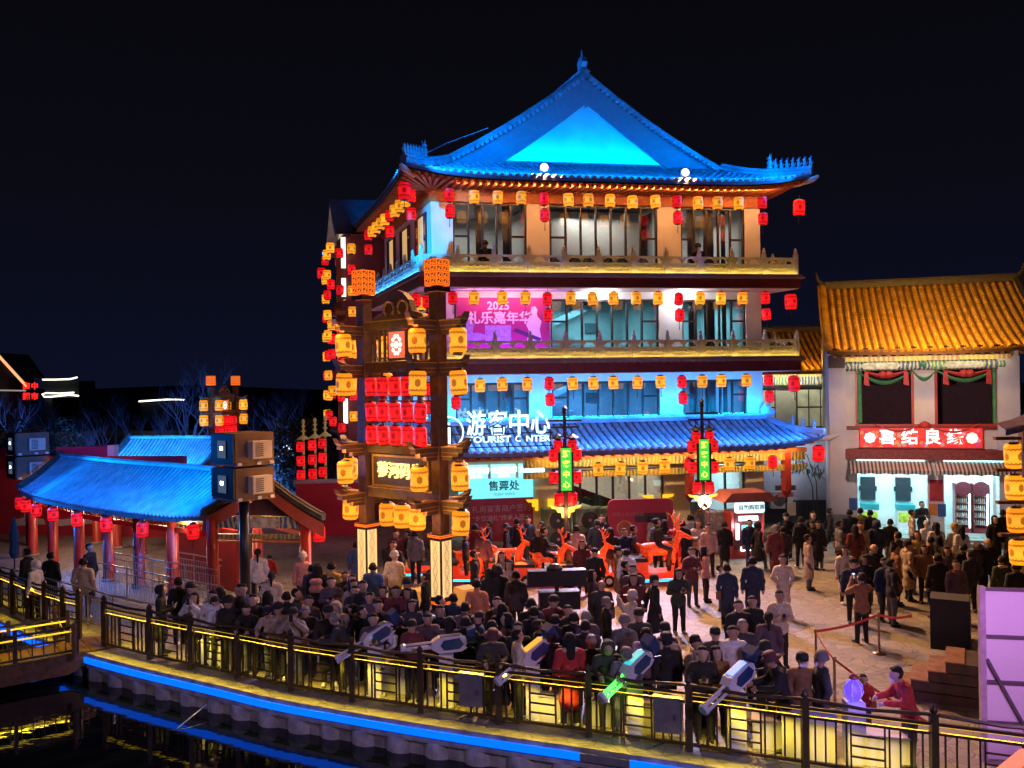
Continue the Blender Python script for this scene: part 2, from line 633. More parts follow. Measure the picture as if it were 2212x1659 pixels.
# ================================================================ GANGWAY AT THE LEFT
gw = thing('gangway', 'narrow wooden gangway with low yellow lit railings over the canal', 'bridge', G(156, 1415))
dvec = (G(0, 1443) - G(156, 1415)).normalized()
nv = Vector((-dvec.y, dvec.x, 0))
if nv.y < 0:
    nv = -nv
Z = Vector((0, 0, 1))
st = -dvec * .9
deck = MB()
L = 12.
for k in range(40):
    c0 = st + dvec * (k * .32) + nv * .55 + Z * .03
    MB().beam(c0 - nv * .62, c0 + nv * .62, .30, .05).build('plank', WOODB, gw)
for s in (-.08, 1.18):
    MB().prism([(0, -.02), (1.0, -.45), (L, -.45), (L, 0), (0, 0)], st + nv * s + nv * .0, dvec, Z, nv * .1).build('side_beam', WOODB, gw)
for s in (-.02, 1.12):
    for k in range(0, 9):
        q = st + dvec * (.8 + k * 1.35) + nv * s
        MB().box(q + Z * .42, (.09, .09, .84), math.atan2(dvec.y, dvec.x)).build('post', FPAINT, gw)
    a, b = st + dvec * .8 + nv * s, st + dvec * 11.6 + nv * s
    MB().beam(a + Z * .70, b + Z * .70, .06, .05).build('top_rail', FPAINT, gw)
    MB().beam(a + Z * .12, b + Z * .12, .05, .05).build('bottom_rail', FPAINT, gw)
    MB().beam(a + Z * .60, b + Z * .60, .04, .03).build('led_line', YG, gw)
    for k in range(1, 44):
        q = a + (b - a) * k / 44
        MB().box(q + Z * .38, (.025, .025, .46), math.atan2(dvec.y, dvec.x)).build('baluster', FPAINT, gw)
    A = gw.location
    strip_lamp(A + a + Z * .66 + nv * (.06 if s < 0 else -.06), A + b + Z * .66 + nv * (.06 if s < 0 else -.06), nv * (.5 if s < 0 else -.5) - Z, YLED, 22., .03)
# posts with a sagging rope at the head of the gangway
rp = thing('rope_barrier', 'wooden bollards with a sagging rope where the gangway meets the promenade', 'rope', G(120, 1385))
pa, pb = Vector((0, 0, 0)), G(176, 1440) - G(120, 1385)
pb.z = 0
pb *= .75
for q in (pa, pb):
    MB().lathe([(.06, 0), (.06, .75), (.075, .8), (.05, .9), (0, .92)], 8, q).build('bollard', WOODB, rp)
MB().tube([pa.lerp(pb, k / 8) + Z * (.78 - .28 * math.sin(PI * k / 8)) for k in range(9)], .018, 5).build('rope', M('rope_fibre', (.4, .33, .2), .9), rp)
MB().tube([G(452, 1545, -.62), G(440, 1530, -.5), G(480, 1500, .0)], .012, 4)
tag(MB().tube([G(382, 1574, -.64), G(446, 1522, -.45)], .014, 5).build('fishing_pole', WHITE), 'thin white pole slanting out of the canal beside the piles', 'pole')
# ================================================================ LANTERNS (shared meshes)
def lantern_mesh(mat, w, h, name):
    b = MB()
    r = w / 2
    b.lathe([(r * .80, -h / 2), (r * .97, -h * .42), (r, -h * .25), (r, h * .25), (r * .97, h * .42), (r * .80, h / 2)], 16, uv=True)
    return b.mesh('cloth', mat, True)


def lantern_cap(w, h):
    r = w / 2
    b = MB()
    b.lathe([(r * .55, h / 2 - .002), (r * .60, h / 2 + .02), (r * .5, h / 2 + .045)], 10)
    c = MB()
    c.lathe([(r * .55, -h / 2 - .03), (r * .60, -h / 2 - .015), (r * .55, -h / 2 + .002)], 10)
    return b.mesh('top_cap', BLACK), c.mesh('bottom_cap', BLACK)


TASM = M('dark_tassel', (.10, .03, .02), .8)
LM = {}
for key, mat, w, h in (('r', R_LANT, .37, .46), ('y', Y_LANT, .40, .48), ('R', R_LANT, .48, .62), ('Y', Y_LANT, .46, .62), ('G', R_LANT, .335, .52), ('q', R_LANT, .34, .42)):
    tas = MB().tube([(0, 0, -h / 2), (0, 0, -h / 2 - .36)], [.008, .018], 5).mesh('tassel', TASM)
    cord = MB().tube([(0, 0, h / 2 + .04), (0, 0, h / 2 + .20)], .006, 4).mesh('cord', BLACK)
    LM[key] = (lantern_mesh(mat, w, h, key), lantern_cap(w, h), tas, cord)


def lantern(key, loc, label, group, tassel=True, rz=None):
    a = LM[key]
    o = put(a[0], 'red_lantern' if key in 'rRqG' else 'yellow_lantern', None, loc, random.uniform(0, 6) if rz is None else rz)
    o.rotation_euler.x, o.rotation_euler.y = random.uniform(-.06, .06), random.uniform(-.06, .06)
    tag(o, label, 'lantern', group)
    put(a[1][0], 'top_cap', o)
    put(a[1][1], 'bottom_cap', o)
    put(a[3], 'cord', o)
    if tassel:
        put(a[2], 'tassel', o)
    return o


# ================================================================ ROOF TILES
def tile_rows(fn, us, vend, parent, mat, r=.085, courses=10, warp=None, name='tile_row', lift=.0):
    """fn(u, v) is the roof surface, v from the eave (0) up; a row of cover tiles for every u"""
    for u in us:
        v0, v1 = vend(u)
        if v1 - v0 < .03:
            continue
        nc = max(2, int(round(courses * (v1 - v0))))
        b = MB()
        ring = []
        for k in range(nc):
            for (vv, rr) in ((v0 + (v1 - v0) * k / nc, r), (v0 + (v1 - v0) * (k + .93) / nc, r * .80)):
                p = Vector(fn(u, vv))
                q = Vector(fn(u, min(vv + .02, 1.05)))
                d = (q - p).normalized()
                e1 = Vector(fn(u + .05, vv)) - p
                x = (e1 - d * e1.dot(d)).normalized()
                nn = x.cross(d)
                if nn.z < 0:
                    nn = -nn
                ring.append([p + nn * lift + x * math.cos(a) * rr + nn * (math.sin(a) * rr * 1.15 - .01) for a in (0, PI * .25, PI * .5, PI * .75, PI)])
        vs = [w for q in ring for w in q]
        fs = [(i * 5 + j, i * 5 + j + 1, (i + 1) * 5 + j + 1, (i + 1) * 5 + j) for i in range(len(ring) - 1) for j in range(4)]
        fs.append((0, 1, 2, 3, 4))
        b.add(vs, fs)
        b.build(name, mat, parent, False, warp)


def ridge_sweep(pts, w, h, mat, parent, name='ridge', warp=None, layers=True):
    b = MB()
    pts = [Vector(p) for p in pts]
    prof = [(-w / 2, 0), (-w / 2, h * .55), (-w * .62, h * .6), (-w * .62, h * .72), (-w * .3, h * .78), (-w * .25, h * .95), (0, h), (w * .25, h * .95), (w * .3, h * .78), (w * .62, h * .72), (w * .62, h * .6), (w / 2, h * .55), (w / 2, 0)]
    rows = []
    for i, p in enumerate(pts):
        d = pts[min(i + 1, len(pts) - 1)] - pts[max(i - 1, 0)]
        x = Vector((d.y, -d.x, 0)).normalized()
        rows.append([p + x * a + Vector((0, 0, c)) for a, c in prof])
    b.grid(rows)
    n = len(prof)
    b.add(rows[0], [tuple(range(n))])
    b.add(rows[-1], [tuple(range(n))[::-1]])
    return b.build(name, mat, parent, False, warp)


def beast_mesh(mat):
    b = MB()
    b.lathe([(.07, 0), (.085, .03), (.06, .08), (.075, .16), (.05, .23), (.035, .26)], 8)
    b.lathe([(.0, .24), (.05, .27), (.055, .31), (.03, .35), (0, .37)], 8, cap=False)
    b.tube([(0, -.02, .3), (.0, -.09, .29)], [.03, .018], 6)
    b.tube([(.03, .02, .34), (.05, .05, .42)], [.015, .006], 5)
    b.tube([(-.03, .02, .34), (-.05, .05, .42)], [.015, .006], 5)
    b.tube([(0, .05, .06), (0, .12, .14), (0, .1, .24)], [.03, .025, .01], 5)
    return b.mesh('ridge_beast', mat, True)


BEAST = beast_mesh(TILE)

# ================================================================ THE TOURIST CENTRE
A10 = rad(10)
BO = Vector((-3.1, 34.6, 0))
SH = .168
WX, LY = 13.9, 18.5
bld = thing('tourist_centre', 'four storey white tourist centre with blue lit hip and gable roof and two balconies', 'building', BO, A10)
be, bn = Vector((math.cos(A10), math.sin(A10), 0)), Vector((-math.sin(A10), math.cos(A10), 0))


def shw(v):
    return (v[0] - SH * v[1], v[1], v[2])


def BW(x, y, z, sheared=True):
    if sheared:
        x = x - SH * y
    return BO + be * x + bn * y + Vector((0, 0, z))


def BP(name, mat, fn, smooth=False, parent=None):
    b = MB()
    fn(b)
    return b.build(name, mat, parent or bld, smooth, shw)


def glass_mat(name, tint, mixf):
    m = bpy.data.materials.new(name)
    m.use_nodes = True
    n = m.node_tree
    n.nodes.clear()
    out = n.nodes.new('ShaderNodeOutputMaterial')
    mx = n.nodes.new('ShaderNodeMixShader')
    tr = n.nodes.new('ShaderNodeBsdfTransparent')
    gl = n.nodes.new('ShaderNodeBsdfGlossy')
    fr = n.nodes.new('ShaderNodeFresnel')
    fr.inputs[0].default_value = 1.5
    tr.inputs[0].default_value = tint + (1,)
    gl.inputs['Roughness'].default_value = .02
    gl.inputs[0].default_value = (.9, .9, .95, 1)
    ad = mth(n, 'ADD', fr.outputs[0], mixf)
    n.links.new(ad, mx.inputs[0])
    n.links.new(tr.outputs[0], mx.inputs[1])
    n.links.new(gl.outputs[0], mx.inputs[2])
    n.links.new(mx.outputs[0], out.inputs[0])
    return m


GLASS = glass_mat('window_glass', (.62, .66, .68), .14)
FACB = M('white_soffit', (.70, .68, .68), .8, var=.05)
INTW = M('room_wall', (.55, .54, .52), .9, var=.08)
CURT = M('pale_curtain', (.62, .60, .56), .9, var=.15, ns=20)
# ---- floors and fascias
for z0, z1, ov in ((10.33, 10.90, 1.4), (6.97, 7.57, 1.4)):
    BP('balcony_slab', DRED, lambda b: b.bx(-.85, 14.72, -ov, LY + .8, z0 + .02, z1 - .17))
    BP('slab_cornice', M('brown_cornice', (.30, .20, .16), .6, var=.15), lambda b: b.bx(-.97, 14.84, -ov - .12, LY + .9, z1 - .17, z1 - .10).bx(-.91, 14.78, -ov - .06, LY + .85, z1 - .10, z1))
    BP('soffit', FACB, lambda b: b.bx(-.80, 14.66, -ov + .05, LY + .7, z0 - .01, z0 + .02))
BP('top_fascia', ORW, lambda b: b.bx(-.12, 14.02, -.10, .30, 13.87, 14.25).bx(-.12, .25, .3, LY, 13.87, 14.25).bx(-.2, 14.1, -.18, .25, 14.25, 14.45))
BP('ceiling_slab', FACB, lambda b: b.bx(.3, 13.6, .4, 12, 14.0, 14.2))
# ---- storeys: (floor z, window bottom, window top, head z)
ST = [('4', 10.90, 10.95, 13.87, 13.87), ('3', 7.57, 7.62, 10.02, 10.33), ('2', 4.4, 4.97, 6.66, 6.97)]
COLS = [(0, .86), (3.85, 4.78), (9.37, 10.38), (13.21, 13.9)]
WINS = [(.86, 3.85, 5), (4.78, 9.37, 7), (10.38, 13.21, 5)]


def window(x0, x1, z0, z1, n, y=.10, opening=True, parent=None):
    w = BP('window', FRAME, lambda b: b.bx(x0, x1, y - .05, y + .05, z1 - .09, z1).bx(x0, x1, y - .05, y + .05, z0, z0 + .08).bx(x0, x0 + .07, y - .049, y + .049, z0 + .08, z1 - .09).bx(x1 - .07, x1, y - .049, y + .049, z0 + .08, z1 - .09), parent=parent)
    xs = [x0 + .07 + (x1 - x0 - .14) * k / n for k in range(n + 1)]
    for k in range(1, n):
        BP('mullion', FRAME, lambda b: b.bx(xs[k] - .035, xs[k] + .035, y - .045, y + .045, z0 + .08, z1 - .09), parent=w)
    for k in range(n):
        BP('pane', GLASS, lambda b: b.add([(xs[k], y, z0 + .05), (xs[k + 1], y, z0 + .05), (xs[k + 1], y, z1 - .05), (xs[k], y, z1 - .05)], [(0, 1, 2, 3)]), parent=w)
        if opening and k in (0, n - 1):
            zt = z0 + (z1 - z0) * (.54 if z0 > 10 else .62)
            BP('transom', FRAME, lambda b: b.bx(xs[k] + .03, xs[k + 1] - .03, y - .044, y + .044, zt - .04, zt + .04), parent=w)
    return w


for nm, zf, z0, z1, zh in ST:
    for x0, x1 in COLS:
        BP('column', WALL, lambda b: b.bx(x0, x1, 0, .45, zf - .02, zh))
    if zh > z1 + .05:
        BP('lintel', WALL, lambda b: b.bx(.86, 13.21, .02, .4, z1, zh))
    if z0 > zf + .2:
        BP('sill_wall', WALL, lambda b: b.bx(.86, 13.21, .02, .4, zf, z0))
    for x0, x1, n in WINS:
        window(x0, x1, z0, z1, n)
    if nm == '4':
        BP('roller_blind', INTW, lambda b: [b.bx(4.8 + k * .655, 5.42 + k * .655, 1.5, 1.52, z0, z1) for k in range(7)])
    BP('room_wall', INTW, lambda b: b.bx(.3, 13.6, 4.2, 4.3, zf, zh + .1).bx(4.2, 4.3, .5, 4.2, zf, zh).bx(9.8, 9.9, .5, 4.2, zf, zh).bx(.3, 13.6, .5, 4.2, zf - .1, zf + .0))
    for (x0, x1) in ((1.9, 2.25), (3.0, 3.3), (10.9, 11.3), (11.6, 12.1), (12.4, 12.6)):
        b = MB()
        rows = [[Vector((x0 + (x1 - x0) * k / 12, .45 + .04 * math.sin(k * 2.2), zz)) for k in range(13)] for zz in (z0, z1)]
        b.grid(rows).build('curtain', CURT, bld, True, shw)
# stairs seen through the middle windows of storeys 2 and 3
STM = M('pale_stair', (.60, .62, .64), .7, var=.05)
for zf in (7.57, 4.4):
    st_ = BP('staircase', STM, lambda b: [b.bx(5.0 + k * .28, 5.28 + k * .28, 2.2, 3.4, zf, zf + 2.0 - k * .2) for k in range(9)])
    BP('upper_flight', M('grey_stair_soffit', (.30, .32, .34), .8), lambda b: b.prism([(0, 0), (3.6, 1.6), (3.6, 1.9), (0, .3)], (5.0, 3.5, zf + 1.0), (1, 0, 0), (0, 0, 1), (0, .5, 0)))
    BP('notice_board', M('grey_board', (.12, .13, .14), .6), lambda b: b.bx(8.0, 8.5, 4.1, 4.18, zf + 1.3, zf + 1.75))
for z in (13.6, 9.9, 6.5):
    for x in (2.2, 7.0, 11.8):
        yy = .85 if (z > 10 and x == 7.0) else 2.4
        lamp('AREA', BW(x, yy, z), BW(x, yy, z - 1), (1., .95, .85) if z > 10 else ((.25, .80, 1.) if z > 7 else (.08, .38, 1.)), 70 if z > 10 else (190 if x == 7.0 else 130), shape='RECTANGLE', size=2.6, size_y=.8 if yy < 1 else 2.)
# banner strip inside the top windows
BP('window_banner', M('blue_grey_banner', (.13, .17, .22), .7), lambda b: b.bx(4.9, 8.6, .55, .57, 11.35, 11.85))
text('banner_lettering', '蓼河青年创业空间', .42, M('pale_print', (.6, .6, .58), .7), bld, shw((6.7, .53, 11.6)), depth=.004, bold=.005)
# ---- left side wall, back wall, right wall
BP('side_wall', WALL, lambda b: b.bx(0, .3, .46, LY, 4.3, 14.0))
BP('back_wall', WALL, lambda b: b.bx(0, WX, LY - .3, LY - .01, 0, 14.0))
BP('right_wall', WALL, lambda b: b.bx(WX - .3, WX - .01, .46, LY - .31, 0, 13.99))
SIDEG = M('side_window_glass', (.05, .07, .10), .05, var=.3, ns=2)
LITW = M('lit_room', (.5, .4, .25), .8, emit=(1., .62, .22), es=.5, var=.2)
for z0, z1 in ((10.98, 13.6), (7.7, 10.0), (5.0, 6.7)):
    for y0, y1 in ((.7, 2.6), (3.6, 5.6), (6.6, 8.4)):
        w = BP('window', FRAME, lambda b: b.bx(-.05, -.005, y0, y1, z0, z0 + .08).bx(-.05, -.005, y0, y1, z1 - .08, z1).bx(-.049, -.004, y0, y0 + .07, z0, z1).bx(-.049, -.004, y1 - .07, y1, z0, z1))
        for k in range(4):
            ya, yb = y0 + .07 + (y1 - y0 - .14) * k / 4, y0 + .07 + (y1 - y0 - .14) * (k + 1) / 4
            BP('pane', LITW if (z0 > 10 and k in (1, 2)) else SIDEG, lambda b: b.bx(-.035, -.01, ya + .02, yb - .02, z0 + .08, z1 - .08), parent=w)
# ---- balustrades
bp_ = MB().box((0, 0, .42), (.15, .15, .84)).box((0, 0, .86), (.12, .12, .05)).lathe([(.05, .88), (.075, .92), (.075, .97), (.045, 1.0), (.06, 1.03), (.02, 1.09), (0, 1.1)], 10, cap=False).mesh('railing_post', STONE)


def panel_mesh(L):
    b = MB()
    h = L / 2
    b.bx(-h, h, -.05, .05, .02, .10).bx(-h, h, -.045, .045, .38, .43).bx(-h, h, -.06, .06, .62, .70)
    b.bx(-h, -h + .10, -.044, .044, .10, .62).bx(h - .10, h, -.044, .044, .10, .62)
    b.bx(-h + .10, h - .10, -.02, .02, .10, .38)
    b.bx(-.03, .03, -.035, .035, .43, .62)
    b.prism([(-.17, .62), (.17, .62), (.10, .57), (.05, .50), (-.05, .50), (-.10, .57)], (0, -.04, 0), (1, 0, 0), (0, 0, 1), (0, .08, 0))
    for s in (-1, 1):
        b.prism([(s * (h - .10), .62), (s * (h - .24), .62), (s * (h - .17), .55), (s * (h - .10), .52)], (0, -.04, 0), (1, 0, 0), (0, 0, 1), (0, .08, 0))
    return b.mesh('railing_panel', STONE)


def carve_mesh(L):
    b = MB()
    rnd = random.Random(3)
    h = L / 2 - .14
    fr = [(-h, .14), (h, .14), (h, .34), (-h, .34)]
    for i in range(4):
        p, q = fr[i], fr[(i + 1) % 4]
        b.tube([(p[0], -.025, p[1]), (q[0], -.025, q[1])], .014, 5)
    for k in range(11):
        x = -h + .08 + (2 * h - .16) * k / 10
        z = .24 + .035 * math.sin(k * 1.9)
        b.tube([(x - .05, -.02, z - .03 * rnd.random()), (x, -.04, z + .03), (x + .06, -.02, z - .02)], [.012, .026, .012], 5)
    return b.mesh('carving', STONE)


def balustrade(a, b_, n, zt):
    a, b_ = Vector(a), Vector(b_)
    d = (b_ - a)
    wd = BW(*b_) - BW(*a)
    L = wd.length / n - .16
    key = round(L, 3)
    if key not in PAN:
        PAN[key] = (panel_mesh(L), carve_mesh(L))
    la, lb = Vector(shw(a)), Vector(shw(b_))
    ang = math.atan2((lb - la).y, (lb - la).x)
    for k in range(n + 1):
        p = la.lerp(lb, k / n)
        put(bp_, 'railing_post', bld, (p.x, p.y, zt), ang)
        if k < n:
            q = la.lerp(lb, (k + .5) / n)
            o = put(PAN[key][0], 'railing_panel', bld, (q.x, q.y, zt), ang)
            put(PAN[key][1], 'carving', o)


PAN = {}
for zt in (10.90, 7.57):
    balustrade((-.72, -1.28, 0), (14.60, -1.28, 0), 11, zt)
    balustrade((-.72, 8.6, 0), (-.72, -1.28, 0), 7, zt)
    balustrade((-.72, LY + .7, 0), (-.72, 12.6, 0), 3, zt)
    balustrade((14.60, -1.28, 0), (14.60, 3.2, 0), 3, zt)
    strip_lamp(BW(-.6, -1.42, zt + .03), BW(14.6, -1.42, zt + .03), bn * .35 + Vector((0, 0, 1)), (1., .62, .08), 34 if zt > 9 else 30, .04)
    strip_lamp(BW(-.87, 9.2, zt + .03), BW(-.87, -1.2, zt + .03), be * .35 + Vector((0, 0, 1)), (.05, .35, 1.) if zt > 9 else (1., .6, .1), 70 if zt > 9 else 20, .04)
    strip_lamp(BW(-.87, LY + .6, zt + .03), BW(-.87, 12.8, zt + .03), be * .35 + Vector((0, 0, 1)), (.05, .35, 1.) if zt > 9 else (1., .7, .35), 30, .04)
# ---- the porch that stands out of the long side
PX = -1.9
BP('porch_wall', DRED, lambda b: b.bx(PX, 0, 9.2, 9.5, 0, 14.0).bx(PX, 0, 12.2, 12.5, 0, 14.0).bx(PX, PX + .3, 9.5, 12.2, 0, 4.4).bx(PX, PX + .3, 9.5, 12.2, 13.6, 14.2))
for z0, z1 in ((10.98, 13.5), (7.7, 10.0), (4.6, 6.8)):
    BP('porch_window', LITW, lambda b: b.bx(PX + .1, PX + .16, 9.5, 12.2, z0, z1))
    for k in range(1, 6):
        BP('mullion', DRED, lambda b: b.bx(PX + .02, PX + .09, 9.5 + k * .45 - .04, 9.5 + k * .45 + .04, z0, z1))
for zz in (10.3, 6.97):
    BP('porch_slab', DRED, lambda b: b.bx(PX - .3, -.9, 8.9, 12.8, zz, zz + .5))
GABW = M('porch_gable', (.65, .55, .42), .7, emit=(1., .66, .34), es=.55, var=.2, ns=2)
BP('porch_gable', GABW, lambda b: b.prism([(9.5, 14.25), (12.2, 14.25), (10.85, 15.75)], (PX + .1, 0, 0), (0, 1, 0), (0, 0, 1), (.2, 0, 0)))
for s in (-1, 1):
    def pr(b, s=s):
        rows = []
        for k in range(9):
            v = k / 8
            y = 10.85 + s * 2.1 * (1 - v)
            z = 13.95 + 2.2 * (.6 * v + .4 * v * v) + .25 * (1 - v) ** 6
            rows.append([Vector((x, y, z)) for x in (PX - .5, PX + 1, 1.0, 4.0)])
        b.grid(rows)
        b.grid([[p - Vector((0, 0, .18)) for p in r] for r in rows])
        b.grid([[r[0] for r in rows], [r[0] - Vector((0, 0, .3)) for r in rows]])
    BP('porch_roof', TILE, pr)
WG = glow('white_sign_light', (1., .95, .85), 2.0)
for (y, z0, z1) in ((9.0, 12.4, 13.9), (9.0, 11.0, 11.9), (9.0, 8.0, 9.4), (9.0, 4.8, 6.0)):
    BP('lit_side_sign', WG, lambda b: b.bx(PX - .25, PX - .05, y - .05, y + .0, z0, z1))
for z in (13.4, 11.6, 9.6, 8.2, 6.4, 4.9):
    p = BW(PX - .75, 9.1, z)
    lantern('y' if z in (13.4, 9.6, 6.4) else 'r', p, '%s lantern on the outer string of the side porch, %.0f metres up' % ('yellow' if z in (13.4, 9.6, 6.4) else 'red', z), 'lanterns on the side porch', False)
    p = BW(PX - .35, 8.8, z - .3)
    lantern('r', p, 'red lantern on the inner string of the side porch, %.0f metres up' % z, 'lanterns on the side porch', False)

for yy, xx in ((8.7, PX + .2), (12.9, PX - .5), (10.8, PX - .7)):
    for i in range(9):
        key = 'y' if (i + int(yy)) % 3 else 'r'
        lantern(key, BW(xx, yy, 13.3 - i * 1.02), '%s lantern, %s from the top on the %s string of the side porch' % ('yellow' if key == 'y' else 'red', ORD[i], 'front' if yy < 9 else ('rear' if yy > 12 else 'middle')), 'lanterns on the side porch', False)
# ---- main roof
XL, XR, YF, YB = -1.55, 14.75, -2.2, LY + 2.2
XC, ZR, ZE = 6.7, 19.35, 14.42
YG_ = 1.1                                    # plane of the front gable wall
XFL, XFR = .9, 12.7                          # feet of the gable ridges


def lift(t, lo, hi):                         # eaves sweep up towards the corners
    c = abs((t - (lo + hi) / 2) / ((hi - lo) / 2))
    return .42 * max(0, (c - .45) / .55) ** 2.6


def left_s(y, v):
    x = XL + (XC - XL) * v
    z = ZE + (ZR - ZE) * (.70 * v + .30 * v * v) + lift(y, YF, YB) * (1 - v) ** 2
    return Vector((x, y, z))


def right_s(y, v):
    x = XR + (XC - XR) * v
    z = ZE + (ZR - ZE) * (.70 * v + .30 * v * v) + lift(y, YF, YB) * (1 - v) ** 2
    return Vector((x, y, z))


def front_s(x, v):
    y = YF + (YG_ - YF) * v
    z = ZE + 1.35 * (.75 * v + .25 * v * v) + lift(x, XL, XR) * (1 - v) ** 2
    return Vector((x, y, z))


YH = YG_ - .35                               # barge plane


def vl(y):
    hv = (XFL - XL) / (XC - XL)
    if y < YH:
        return (0, max(0, (y - YF) / (YH - YF)) * hv)
    if y > YB - (YH - YF):
        return (0, max(0, (YB - y) / (YH - YF)) * hv)
    return (0, 1)


def vf(x):
    if x < XFL:
        return (0, max(0, (x - XL) / (XFL - XL)))
    if x > XFR:
        return (0, max(0, (XR - x) / (XR - XFR)))
    return (0, 1)


def frange(a, b, st):
    n = int(round((b - a) / st))
    return [a + (b - a) * k / n for k in range(n + 1)]


tile_rows(front_s, frange(XL + .12, XR - .12, .30), vf, bld, TILE, .108, 9, shw)
tile_rows(left_s, frange(YF + .15, YB - .15, .262), vl, bld, TILE, .088, 22, shw)
for nm, fn, lo, hi, ve in (('roof_bed', left_s, YF, YB, vl), ('roof_bed', right_s, YF, YB, vl), ('roof_bed', front_s, XL, XR, vf)):
    def bed(b, fn=fn, lo=lo, hi=hi, ve=ve):
        us = sorted(set([round(x, 4) for x in frange(lo, hi, .5)] + ([YH - .001, YH + .001, YB - (YH - YF) - .001, YB - (YH - YF) + .001] if fn != front_s else [XFL, XFR])))
        rows = []
        for u in us:
            v0, v1 = ve(u)
            rows.append([fn(u, v0 + (v1 - v0) * k / 8) for k in range(9)])
        b.grid(rows)
        b.grid([[p - Vector((0, 0, .10)) for p in r] for r in rows])
        b.grid([[r[0] for r in rows], [r[0] - Vector((0, 0, .12)) for r in rows]])
    BP(nm, BEDM, bed)
# soffit boards and rafters below the front and left eaves
def sof(b):
    b.grid([[front_s(x, 0) - Vector((0, -.1, .16)) for x in frange(XL, XR, .6)], [Vector((max(0, min(WX, x)), 0, 14.42)) for x in frange(XL, XR, .6)]])
    b.grid([[left_s(y, 0) - Vector((-.1, 0, .16)) for y in frange(YF, YB, .6)], [Vector((0, max(0, min(LY, y)), 14.42)) for y in frange(YF, YB, .6)]])
    b.grid([[right_s(y, 0) - Vector((.1, 0, .16)) for y in frange(YF, YB, .6)], [Vector((WX, max(0, min(LY, y)), 14.42)) for y in frange(YF, YB, .6)]])


BP('eave_soffit', ORW, sof)
for x in frange(XL + .4, XR - .4, .30):
    p = front_s(x, 0)
    BP('rafter', ORW, lambda b: b.beam((x, YF + .12, p.z - .22), (x if 0 < x < WX else (max(0, min(WX, x))), -.1, 14.34), .11, .11))
for y in frange(YF + .4, YB - .4, .36):
    p = left_s(y, 0)
    BP('rafter', ORW, lambda b: b.beam((XL + .12, y, p.z - .22), (-.05, max(0, min(LY, y)), 14.34), .11, .11))
# gable: wall, barge boards, ridges
BP('gable_wall', WALL, lambda b: b.prism([(2.0, 15.3), (11.4, 15.3), (XC, 18.95)], (0, YG_ + .60, 0), (1, 0, 0), (0, 0, 1), (0, .2, 0)))
BP('gable_ledge', TILE, lambda b: b.bx(1.6, 11.8, YG_ - .32, YG_ + .59, 15.45, 15.78))
for fn, xf in ((left_s, XFL), (right_s, XFR)):
    hv = (XFL - XL) / (XC - XL)
    pts = [fn(YH, hv * .8 + (1 - hv * .8) * k / 14) for k in range(15)]

    def bb(b):
        rows = [[p + Vector((0, -.02, -.05)), p + Vector((0, -.02, -1.12 - .15 * (1 - i / 14)))] for i, p in enumerate(pts)]
        b.grid(rows)
        b.grid([[q + Vector((0, .10, 0)) for q in r] for r in rows])
        b.grid([[r[1] for r in rows], [r[1] + Vector((0, .10, 0)) for r in rows]])
    BP('barge_board', M('grey_barge', (.26, .26, .29), .7, var=.1), bb)
    ridge_sweep([p + Vector((0, .10, 0)) for p in pts], .30, .34, TILE, bld, 'gable_ridge', shw)
    # row of round tile ends below the gable ridge
    for k in range(1, 30):
        q = fn(YH, hv + (1 - hv) * k / 30)
        BP('verge_tile', TILE, lambda b: b.tube([(q.x, YH - .22, q.z + .02), (q.x, YH + .1, q.z + .05)], .085, 8))
    # hip ridge with its beasts
    x0 = XL if xf == XFL else XR
    hp = []
    for k in range(13):
        v = k / 12
        x = x0 + (xf - x0) * v
        y = YF + (YH - YF) * v
        z = max(fn(y, abs(x - x0) / (abs(XC - x0))).z, front_s(x, (y - YF) / (YG_ - YF)).z) - .02
        hp.append(Vector((x, y, z)))
    ridge_sweep(hp, .26, .36, TILE, bld, 'hip_ridge', shw)
    for k in range(8):
        p = hp[0].lerp(hp[6], .04 + k * .125)
        i = (.04 + k * .125) * 6
        p = hp[int(i)].lerp(hp[int(i) + 1], i - int(i)) + Vector((0, 0, .34))
        o = put(BEAST, 'ridge_beast', bld, shw(p), math.atan2(hp[6].y - hp[0].y, hp[6].x - hp[0].x) - PI / 2 + PI, 1.0 if k < 7 else 1.5)
    BP('eave_tip', WALL, lambda b: b.tube([hp[0] + Vector(((.5 if x0 < 5 else -.5), .5, -.35)), hp[0] + Vector((0, 0, -.2)), hp[0] + Vector(((-.16 if x0 < 5 else .16), -.16, -.08))], [.10, .12, .05], 8))
ridge_sweep([(XC, YH + (YB - YH * 2) * k / 10 * .9, ZR - .05) for k in range(11)], .36, .48, TILE, bld, 'main_ridge', shw)


def chiwen(b):
    b.prism([(-.1, 0), (.55, 0), (.6, .35), (.42, .42), (.5, .75), (.30, 1.0), (.28, .78), (.08, .95), (-.05, .7), (.1, .5), (-.12, .35)], (XC - .11, YH + .05, ZR - .05), (0, 1, 0), (0, 0, 1), (.22, 0, 0))
    b.tube([(XC, YH + .3, ZR + .9), (XC, YH + .32, ZR + 1.25)], [.05, .02], 6)


BP('ridge_dragon', TILE, chiwen)
BP('gable_pendant', M('grey_barge'), lambda b: b.prism([(-.18, 0), (.18, 0), (.2, -.9), (0, -1.15), (-.2, -.9)], (XC, YH - .06, ZR - .15), (1, 0, 0), (0, 0, 1), (0, .05, 0)))
BP('lightning_wire', M('thin_grey_wire', (.4, .4, .42), .4), lambda b: b.tube([left_s(YH, .12) + Vector((0, 0, .75)), left_s(YH, .3) + Vector((0, 0, .8)), left_s(YH, .5) + Vector((0, 0, .55))], .012, 4))
